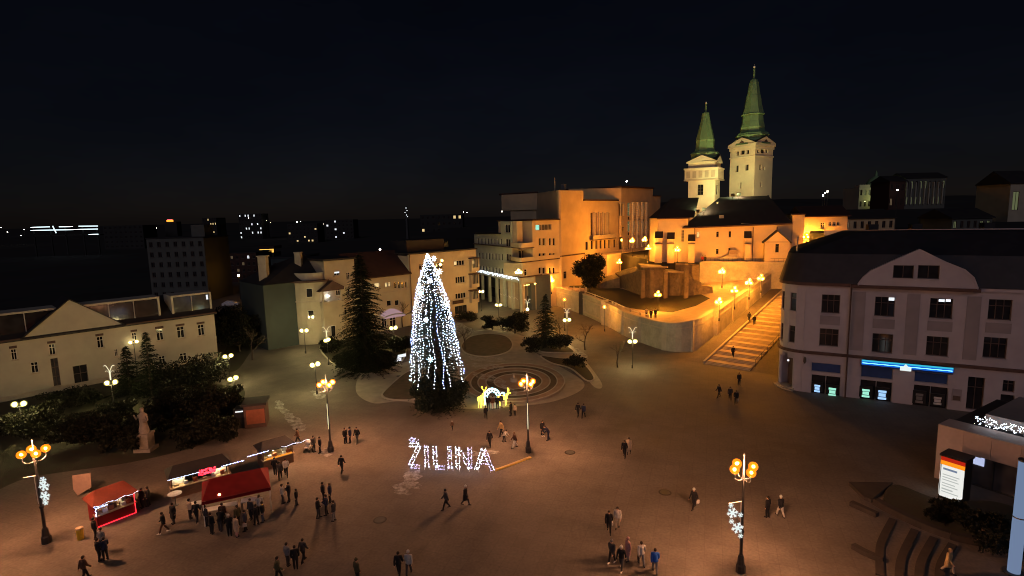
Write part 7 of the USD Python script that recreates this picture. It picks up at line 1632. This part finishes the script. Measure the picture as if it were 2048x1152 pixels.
# wooded hill rising behind the upper town
hv, hf = [], []; NX, NY = 60, 14
for j in range(NY):
    for i in range(NX):
        x = -900 + i * 60; y = 330 + j * 70; s = min(1, max(0, (x - 30) / 240)) * min(1, j / 2.2); h = 12 + s * (10 + 1.5 * meshkit.fbm(np.array([[x * .004, y * .004, 1.0]]))[0] * 12) + (j > 9) * 8 * (.5 + .5 * math.sin(i * .7)) if x > -40 else -.5 + (j > 8) * (6 + 5 * math.sin(i * .43))
        hv.append((x, y, h))
for j in range(NY - 1):
    for i in range(NX - 1): a = j * NX + i; hf += [[a, a + 1, a + NX + 1], [a, a + NX + 1, a + NX]]
single('hills', (np.array(hv), np.array(hf)), 'far_ground', kind='structure')

for (x, y, lab) in ((800, 752, 'dark round manhole cover on the pale path left of the lit fir'), (1140, 905, 'manhole cover in the paving right of the lamp post'), (760, 1040, 'manhole cover in the paving left of the walking pair'), (1330, 985, 'manhole cover in the open paving between the walkers')):
    b = G(x, y); t = thing('manhole_cover', lab, 'manhole cover', b); part(t, 'lid', lathe([(.42, 0.008), (.42, .03)], b, 18), 'metal_dark'); part(t, 'ring', lathe([(.55, 0.008), (.52, .02)], b, 18), 'dark_stone')
# ================================================================== people
MF = manifold3d.Manifold
def sph(c, r, seg=10): return MF.sphere(r, seg).translate([float(x) for x in c])
def bone(a, ra, b, rb, seg=10): return MF.batch_hull([sph(a, ra, seg), sph(b, rb, seg)])
def chain(ps, rs, seg=10): return [bone(ps[i], rs[i], ps[i + 1], rs[i + 1], seg) for i in range(len(ps) - 1)]
def uni(ms): return MF.batch_boolean(ms, manifold3d.OpType.Add)
def sm(m, it=6, L=.05):
    m = m.refine_to_length(L); a = m.to_mesh(); t = trimesh.Trimesh(a.vert_properties[:, :3], a.tri_verts, process=True)
    trimesh.smoothing.filter_taubin(t, lamb=.5, nu=.53, iterations=it); return np.asarray(t.vertices), np.asarray(t.faces)
def pose(kind):
    """joints of a 1.75 m figure facing +x, and its meshes: body, jacket, trousers, shoes, hair, hat, scarf, skirt"""
    V = lambda *a: np.array(a, float)
    st_ = {'walk': .30, 'walk2': -.24, 'stand': .04, 'wide': .09, 'phone': .05, 'bend': .12, 'child': .2}[kind]
    lean = .32 if kind == 'bend' else (.04 if 'walk' in kind else .0)
    hipL, hipR = V(0, .09, .92), V(0, -.09, .92)
    kL, kR = V(st_ * .55 + .03, .10, .50), V(-st_ * .40 + .05, -.10, .50)
    aL, aR = V(st_, .10, .09), V(-st_, -.10, .10 if abs(st_) < .15 else .15)
    ch = V(lean * .75, 0, 1.32 - lean * .12); nk = V(lean * 1.05, 0, 1.48 - lean * .22); hd = V(lean * 1.25 + .02, 0, 1.635 - lean * .30)
    sL, sR = ch + V(0, .19, .08), ch + V(0, -.19, .08)
    sw = -st_ * .8
    if kind == 'phone': eL, wL = sL + V(.08, .06, -.27), sL + V(.30, -.06, -.18); eR, wR = sR + V(.06, -.06, -.27), sR + V(.28, .05, -.20)
    elif kind == 'bend': eL, wL = sL + V(.16, .04, -.24), sL + V(.36, .0, -.38); eR, wR = sR + V(.16, -.04, -.24), sR + V(.34, 0, -.40)
    elif kind == 'wide': eL, wL = sL + V(-.02, .08, -.28), sL + V(.12, .03, -.48); eR, wR = sR + V(.06, -.07, -.27), sR + V(.26, .04, -.36)
    else: eL, wL = sL + V(sw * .35 - .02, .06, -.28), sL + V(sw + .06, .05, -.53); eR, wR = sR + V(-sw * .35 - .02, -.06, -.28), sR + V(-sw + .06, -.05, -.53)
    b = [bone(hipL, .10, hipR, .10), bone((hipL + hipR) / 2, .13, ch, .14), bone(sL, .075, sR, .075), bone(ch, .13, nk, .06), bone(nk, .052, hd, .06)]
    b += [MF.sphere(.1, 16).scale([1.0, .82, 1.22]).translate(list(hd)), bone(hd + V(.085, 0, -.01), .018, hd + V(.108, 0, -.025), .014, 8), bone(hd + V(.05, 0, -.08), .045, hd + V(.06, 0, -.06), .05, 8)]
    for s in (-1, 1): b += [sph(hd + V(0, s * .083, -.005), .026, 8), sph(hd + V(.088, s * .034, .018), .013, 6)]
    b += chain([hipL, kL, aL], [.088, .058, .042]) + chain([hipR, kR, aR], [.088, .058, .042]) + chain([sL, eL, wL], [.058, .044, .032]) + chain([sR, eR, wR], [.058, .044, .032])
    for a in (aL, aR): b.append(bone(a + V(-.03, 0, -.05), .035, a + V(.17, 0, -.06), .03))
    body = sm(uni(b), 5, .05)
    hands = []
    for (e, w, s) in ((eL, wL, 1), (eR, wR, -1)):
        d = (w - e) / np.linalg.norm(w - e); q = np.cross(d, V(0, s, .2)); q /= np.linalg.norm(q); inw = np.cross(d, q)
        palm = w + d * .075; h = [MF.batch_hull([sph(w, .026, 6), sph(palm + q * .03, .016, 6), sph(palm - q * .03, .016, 6)])]
        for k, (o, L) in enumerate(((.032, .066), (.011, .078), (-.011, .072), (-.032, .056))):
            r0 = palm + q * o; h += chain([r0, r0 + d * L * .5 + inw * .006, r0 + d * L * .85 + inw * .025], [.0095, .0088, .0078], 6)
        h += chain([w + q * .03 + d * .02, w + q * .058 + d * .055, w + q * .058 + d * .085 + inw * .012], [.012, .010, .008], 6)
        hands.append(uni(h))
    ha = [(m.to_mesh().vert_properties[:, :3], m.to_mesh().tri_verts) for m in hands]
    body = cat_([body] + ha)
    pel = (hipL + hipR) / 2
    jk = [bone(pel + V(0, 0, .02), .165, ch, .175), bone(sL, .10, sR, .10), bone(hipL, .13, hipR, .13), bone(ch, .16, nk - V(0, 0, .02), .085)] + chain([sL, eL, wL - (wL - eL) * .06], [.088, .070, .052]) + chain([sR, eR, wR - (wR - eR) * .06], [.088, .070, .052])
    jacket = sm(uni(jk), 5, .06)
    coat = sm(uni(jk + [MF.batch_hull([sph(hipL, .15), sph(hipR, .15), sph((kL + hipL) / 2 - V(0, 0, .18), .14), sph((kR + hipR) / 2 - V(0, 0, .18), .14)])]), 5, .06)
    tr = sm(uni([bone(hipL, .118, hipR, .118)] + chain([hipL, kL, aL + V(0, 0, .03)], [.112, .080, .062]) + chain([hipR, kR, aR + V(0, 0, .03)], [.112, .080, .062])), 5, .06)
    sh = [sm(bone(a + V(-.045, 0, -.045), .048, a + V(.17, 0, -.055), .040), 2, .05) for a in (aL, aR)]
    hair = sm(MF.sphere(.113, 14).scale([1.0, .9, 1.1]).translate(list(hd + V(-.022, 0, .03))), 2, .05)
    hat = uni([MF.sphere(.122, 14).scale([1, .95, .95]).translate(list(hd + V(-.012, 0, .065))), sph(hd + V(-.02, 0, .19), .035, 8)])
    hat = sm(hat - MF.cube([.4, .4, .4], True).translate(list(hd + V(.05, 0, -.20 + .0))), 2, .05)
    scarf = sm(bone(nk + V(.0, .04, 0), .085, nk + V(0, -.04, 0), .085), 2, .05)
    bag = sm(MF.batch_hull([sph(wL + V(sx * .12, .02, -.12 - sz * .22), .045, 8) for sx in (-1, 1) for sz in (0, 1)]), 2, .07)
    return dict(body=body, jacket=jacket, coat=coat, trousers=tr, shoes=sh, hair=hair, hat=hat, scarf=scarf, bag=bag)
POSES = {k: pose(k) for k in ('walk', 'walk2', 'stand', 'wide', 'phone', 'bend')}
CL = {'black': (.014, .014, .017), 'navy': (.018, .024, .06), 'blue': (.03, .14, .62), 'grey': (.20, .20, .21), 'pale': (.50, .48, .45), 'white': (.68, .67, .64), 'rose': (.40, .22, .22), 'brown': (.10, .05, .03), 'tan': (.42, .29, .14), 'beige': (.40, .33, .25), 'red': (.28, .02, .02), 'olive': (.07, .07, .035), 'yellow': (.55, .42, .06), 'denim': (.05, .07, .13), 'darkgrey': (.05, .05, .055)}
for k_, c_ in CL.items(): pm('cloth_' + k_, c_, rough=.85, scale=9, var=.25, bump=.2)
pm('hair_dark', (.03, .02, .014), rough=.6, scale=14, var=.3); pm('hair_fair', (.25, .16, .08), rough=.6, scale=14, var=.3)
def person(px, py, kind, ang, top, legs, label, hat=None, coat=False, bag=None, hair='dark', scarf=None, shoes='black', s=1.0, z=None, group=None, base=None):
    b = np.array(base, float) if base is not None else G(px, py, 0.0 if z is None else z)
    t = thing('person', label, 'person', b, group, rz=math.radians(ang)); t.base = np.zeros(3); P = POSES[kind]
    sc = lambda m: (np.asarray(m[0]) * s, m[1])
    part(t, 'body', sc(P['body']), 'skin', True, local=True)
    part(t, 'coat' if coat else 'jacket', sc(P['coat' if coat else 'jacket']), 'cloth_' + top, True, local=True)
    part(t, 'trousers', sc(P['trousers']), 'cloth_' + legs, True, local=True)
    for q in P['shoes']: part(t, 'shoe', sc(q), 'cloth_' + shoes, True, local=True)
    if hat: part(t, 'hat', sc(P['hat']), 'cloth_' + hat, True, local=True)
    else: part(t, 'hair', sc(P['hair']), 'hair_' + hair, True, local=True)
    if scarf: part(t, 'scarf', sc(P['scarf']), 'cloth_' + scarf, True, local=True)
    if bag: part(t, 'bag', sc(P['bag']), 'cloth_' + bag, True, local=True)
    return t
PEOPLE = [
 (1310, 1146, 'walk', 80, 'blue', 'grey', 'person in a bright blue jacket walking away in the foreground', {}),
 (1283, 1131, 'walk', 95, 'pale', 'grey', 'person in a pale grey jacket with a dark bag, left of the blue jacket', dict(bag='black')),
 (1256, 1122, 'stand', 200, 'rose', 'grey', 'person in a rose coat at the back of the foreground group', dict(hat='rose', coat=True)),
 (1243, 1139, 'walk', 240, 'black', 'darkgrey', 'person in a black jacket with white hat and white shoes in the foreground group', dict(hat='white', shoes='white')),
 (1224, 1126, 'walk2', 230, 'darkgrey', 'black', 'person in a dark jacket with a grey hat, leftmost of the foreground group', dict(hat='grey', shoes='white')),
 (1218, 1064, 'walk', 260, 'black', 'black', 'person in black carrying a white bag, left of the pale jacket', dict(bag='white')),
 (1235, 1056, 'walk2', 255, 'pale', 'beige', 'person in a pale jacket and light trousers walking beside the white bag', {}),
 (1388, 1017, 'walk', 215, 'black', 'black', 'lone person in a long black coat and white hat with a white bag', dict(hat='white', coat=True, bag='white')),
 (1535, 1035, 'stand', 120, 'black', 'black', 'person in black right of the snowflake lamp', {}),
 (1561, 1034, 'walk', 100, 'black', 'pale', 'person in a black jacket, white hat and pale trousers right of the snowflake lamp', dict(hat='white')),
 (1249, 914, 'walk', 250, 'black', 'black', 'person in black walking in the middle of the open square', dict(bag='grey')),
 (1258, 908, 'walk2', 250, 'beige', 'darkgrey', 'person in a pale beige coat close behind the one in black in the open square', dict(coat=True)),
 (893, 1018, 'walk', 200, 'darkgrey', 'black', 'person in dark clothes striding below the lit letters', {}),
 (931, 1010, 'walk', 340, 'black', 'darkgrey', 'person in a dark coat and white hat below the lit letters', dict(hat='white', coat=True)),
 (798, 1152, 'walk', 90, 'black', 'black', 'person in black at the bottom edge beside the white jacket', {}),
 (818, 1150, 'walk2', 85, 'pale', 'darkgrey', 'person in a pale jacket and white hat at the bottom edge', dict(hat='white')),
 (576, 1132, 'stand', 60, 'grey', 'darkgrey', 'person in a grey jacket in the lower left foreground', {}),
 (592, 1138, 'stand', 110, 'black', 'black', 'person in black right of the grey jacket in the lower left foreground', {}),
 (607, 1124, 'walk', 75, 'darkgrey', 'black', 'person in dark grey at the right of the three in the lower left foreground', {}),
 (556, 1162, 'walk', 30, 'olive', 'black', 'person in olive cut by the bottom edge below the grey jacket', {}),
 (715, 1166, 'stand', 50, 'olive', 'black', 'person in an olive hood cut by the bottom edge near the middle', dict(hat='olive')),
 (647, 1003, 'stand', 30, 'black', 'black', 'person in black, left of the back pair in the standing cluster', {}),
 (661, 1005, 'stand', 200, 'navy', 'black', 'person in navy with fair hair, right of the back pair in the standing cluster', dict(hair='fair')),
 (637, 1036, 'wide', 10, 'black', 'darkgrey', 'person in black at the left of the standing cluster', {}),
 (654, 1030, 'phone', 190, 'navy', 'black', 'person in navy holding a phone in the middle of the standing cluster', {}),
 (669, 1042, 'stand', 170, 'darkgrey', 'grey', 'person in dark grey at the right of the standing cluster', {}),
 (566, 1007, 'stand', 20, 'pale', 'darkgrey', 'person in a pale jacket right of the red canopy', {}),
 (579, 1003, 'phone', 220, 'black', 'black', 'person in black between the pale jacket and the child, right of the canopy', {}),
 (594, 1011, 'stand', 190, 'black', 'darkgrey', 'shorter person in black right of the canopy', dict(s=.85)),
 (684, 946, 'walk', 80, 'black', 'black', 'lone person in black below the left sodium lamp post', {}),
 (691, 887, 'stand', 330, 'black', 'black', 'left of the three dark people right of the sodium lamp by the market', {}),
 (701, 886, 'stand', 200, 'navy', 'black', 'middle of the three dark people right of the sodium lamp by the market', dict(hat='black')),
 (715, 885, 'walk', 260, 'black', 'darkgrey', 'right of the three dark people right of the sodium lamp by the market', {}),
 (641, 906, 'stand', 200, 'black', 'black', 'person in black just left of the sodium lamp post by the market', {}),
 (628, 904, 'stand', 330, 'darkgrey', 'black', 'person in dark grey beside the pale pushchair behind the stalls', {}),
 (597, 888, 'walk', 200, 'brown', 'black', 'person in brown beside the frosty strip behind the orange stall', {}),
 (573, 952, 'walk', 290, 'white', 'black', 'person in a white jacket at the front of the orange stall', {}),
 (551, 950, 'wide', 100, 'black', 'black', 'person in black at the counter of the orange stall', {}),
 (561, 959, 'walk2', 110, 'darkgrey', 'black', 'person in dark grey stepping to the orange stall', {}),
 (329, 1066, 'walk', 200, 'black', 'brown', 'person in black with white shoes between the two lit stalls', dict(shoes='white')),
 (348, 1047, 'stand', 250, 'black', 'darkgrey', 'broad person in a dark coat between the two lit stalls', dict(coat=True)),
 (381, 1038, 'stand', 60, 'beige', 'black', 'person in a beige coat at the left table of the red canopy', {}),
 (394, 1044, 'walk', 100, 'black', 'black', 'person in black leaving the left table of the red canopy', {}),
 (413, 1052, 'stand', 60, 'darkgrey', 'black', 'person in dark grey at the left of the canopy crowd', {}),
 (424, 1068, 'stand', 80, 'black', 'black', 'person in black at the front left of the canopy crowd', {}),
 (441, 1062, 'bend', 100, 'black', 'darkgrey', 'person in black leaning to the table under the canopy', {}),
 (447, 1047, 'stand', 95, 'brown', 'black', 'person in brown by the middle table of the canopy', {}),
 (460, 1072, 'phone', 120, 'black', 'black', 'person in black with a pale hat at the front of the canopy crowd', dict(hat='pale')),
 (474, 1074, 'stand', 60, 'beige', 'rose', 'person in a beige coat at the front of the canopy crowd', dict(coat=True)),
 (477, 1052, 'stand', 150, 'olive', 'black', 'person in olive in the middle of the canopy crowd', {}),
 (492, 1062, 'stand', 200, 'navy', 'black', 'person in navy with a shiny bag in the canopy crowd', dict(bag='pale')),
 (503, 1038, 'stand', 250, 'darkgrey', 'black', 'person in dark grey at the right table of the canopy', {}),
 (514, 1050, 'wide', 150, 'black', 'black', 'person in black at the right of the canopy crowd', {}),
 (527, 1044, 'stand', 200, 'black', 'denim', 'person in a yellow scarf at the right end of the canopy crowd', dict(scarf='yellow')),
 (521, 1030, 'stand', 120, 'pale', 'black', 'person in a pale jacket behind the right end of the canopy crowd', {}),
 (191, 1078, 'stand', 50, 'black', 'black', 'person in black at the left corner of the small red stall', {}),
 (228, 1040, 'stand', 110, 'brown', 'black', 'person in brown buying at the small red stall', {}),
 (199, 1122, 'stand', 60, 'black', 'black', 'left of the pair in black below the small red stall', {}),
 (212, 1120, 'phone', 150, 'navy', 'black', 'right of the pair below the small red stall, in navy', {}),
 (206, 1100, 'stand', 260, 'grey', 'black', 'person in a grey top behind the pair below the small red stall', {}),
 (170, 1160, 'walk', 70, 'brown', 'black', 'person in brown cut by the bottom edge at the far left', {}),
 (286, 1015, 'stand', 250, 'black', 'black', 'person in black in the dark right of the small red stall', {}),
 (298, 1012, 'stand', 200, 'darkgrey', 'black', 'person in dark grey in the gap between the two left stalls', {}),
 (972, 838, 'walk', 100, 'black', 'black', 'small dark figure alone before the light reindeer', dict(s=.9)),
 (977, 818, 'stand', 90, 'black', 'black', 'leftmost person before the cyan arch', {}),
 (986, 819, 'stand', 120, 'brown', 'pale', 'person in pale trousers before the cyan arch', {}),
 (995, 818, 'stand', 80, 'black', 'black', 'person in black before the right side of the cyan arch', {}),
 (1003, 815, 'stand', 60, 'darkgrey', 'pale', 'rightmost person before the cyan arch', {}),
 (1022, 832, 'stand', 150, 'black', 'black', 'dark person left of the lamp post behind the letters', {}),
 (1030, 831, 'stand', 240, 'beige', 'black', 'person in beige beside the dark one left of the lamp post', dict(s=.8)),
 (905, 860, 'walk', 250, 'brown', 'black', 'small child with a pale hat alone below the lit fir', dict(hat='pale', s=.62)),
 (980, 893, 'walk', 260, 'black', 'black', 'person in black above the right end of the letters', {}),
 (1003, 872, 'walk', 220, 'tan', 'black', 'person in tan above the letters, behind the child', {}),
 (1008, 884, 'bend', 330, 'pale', 'darkgrey', 'person in a pale jacket bending above the letters', dict(s=.85)),
 (1030, 896, 'walk', 200, 'brown', 'white', 'person in a brown jacket and white trousers left of the cable cover lamp', dict(hair='fair')),
 (1085, 872, 'stand', 300, 'black', 'black', 'person in black right of the lamp post behind the letters', dict(shoes='white')),
 (1097, 880, 'bend', 200, 'navy', 'navy', 'person in navy bending right of the lamp post behind the letters', {}),
 (1156, 834, 'walk', 60, 'black', 'black', 'left of the dark pair right of the fountain', {}),
 (1167, 836, 'walk2', 60, 'navy', 'black', 'right of the dark pair right of the fountain', {}),
 (1438, 795, 'walk', 200, 'black', 'black', 'person in black alone left of the group at the stairs', {}),
 (1460, 800, 'walk', 250, 'darkgrey', 'black', 'person in dark grey in the pair below the stairs', {}),
 (1472, 808, 'walk2', 240, 'black', 'black', 'person in black with a pale bag in the pair below the stairs', dict(bag='pale')),
 (1478, 770, 'stand', 270, 'black', 'black', 'person in black standing at the foot of the stairs', {}),
]
for px, py, k, a, top, legs, lab, kw in PEOPLE: person(px, py, k, a, top, legs, lab, **kw)
def on_stairs(px, py):
    lo_, hi_ = 0.0, 45.0
    d = ray(px, py); best = None
    for tt_ in np.linspace(5, 400, 4000):
        P = CAM + d * tt_; t_ = (P[:2] - S0) @ E; z = max(0, SL * (math.floor(max(t_, 0) / STEP) + .9) * STEP)
        if t_ > 0 and P[2] <= z: return np.array([P[0], P[1], z])
        if P[2] < 0: return np.array([P[0], P[1], 0])
    return G(px, py)
for px, py, k, a, top, legs, lab in ((1466, 714, 'walk', 240, 'black', 'black', 'lone person in black walking down the stairs'), (1498, 646, 'walk', 60, 'darkgrey', 'black', 'left of the two people high on the stairs'), (1508, 650, 'walk2', 60, 'black', 'darkgrey', 'right of the two people high on the stairs')):
    b = on_stairs(px, py); person(px, py, k, a, top, legs, lab, base=b)
for px, py, top, lab in ((1293, 634, 'beige', 'person in beige at the bend of the terrace wall'), (1302, 637, 'black', 'person in black at the bend of the terrace wall'), (1311, 636, 'black', 'second person in black right of the other at the terrace wall')):
    b = tpx(px, py); b[2] = tz(b); person(px, py, 'stand', 250, top, 'black', lab, base=b)
for px, lab in ((1405, 'person in dark red before the church wall'), (1410, 'person in black before the church wall')):
    b, z = by_depth((px, 524), 123.4, 12.0); person(0, 0, 'stand', 250, 'red' if 'red' in lab else 'black', 'black', lab, base=b)
person(1895, 1146, 'walk', 300, 'tan', 'beige', 'person in a tan coat on the curved steps at the lower right', coat=True, hair='fair', z=.15)
person(1962, 1104, 'stand', 200, 'grey', 'black', 'person in grey sitting back among the dark planter shrubs', z=.3)
# vendors and a pushchair
for (px, py), lab, top in (((246, 1024), 'vendor behind the counter of the small red stall', 'white'), ((392, 972), 'vendor behind the counter of the long stall', 'darkgrey'), ((568, 918), 'vendor behind the hot plate of the orange stall', 'pale')):
    person(px, py, 'wide', 290, top, 'black', lab, hat='white' if 'small' in lab else None)
b = G(616, 903); t = thing('pushchair', 'pale pushchair beside the people behind the orange stall', 'pushchair', b)
part(t, 'seat', cat_([obox(b, (1, 0), (0, 1), .45, .75, .45, .6), obox(b + [0, .3, 0], (1, 0), (0, 1), .45, .12, .6, 1.0)]), 'snow'); part(t, 'hood', ball(b + [0, .2, .95], .3, 2, (.8, 1, .8)), 'metal_white', smooth=True)
for sx in (-1, 1):
    for sy in (-1, 1): part(t, 'wheel', tube([b + [sx * .25, sy * .3, .14], b + [sx * .29, sy * .3, .14]], .14, 10), 'black_plate')
part(t, 'handle', tube([b + [-.2, .3, .8], b + [-.2, .55, 1.05], b + [.2, .55, 1.05], b + [.2, .3, .8]], .02, 5), 'metal_dark')
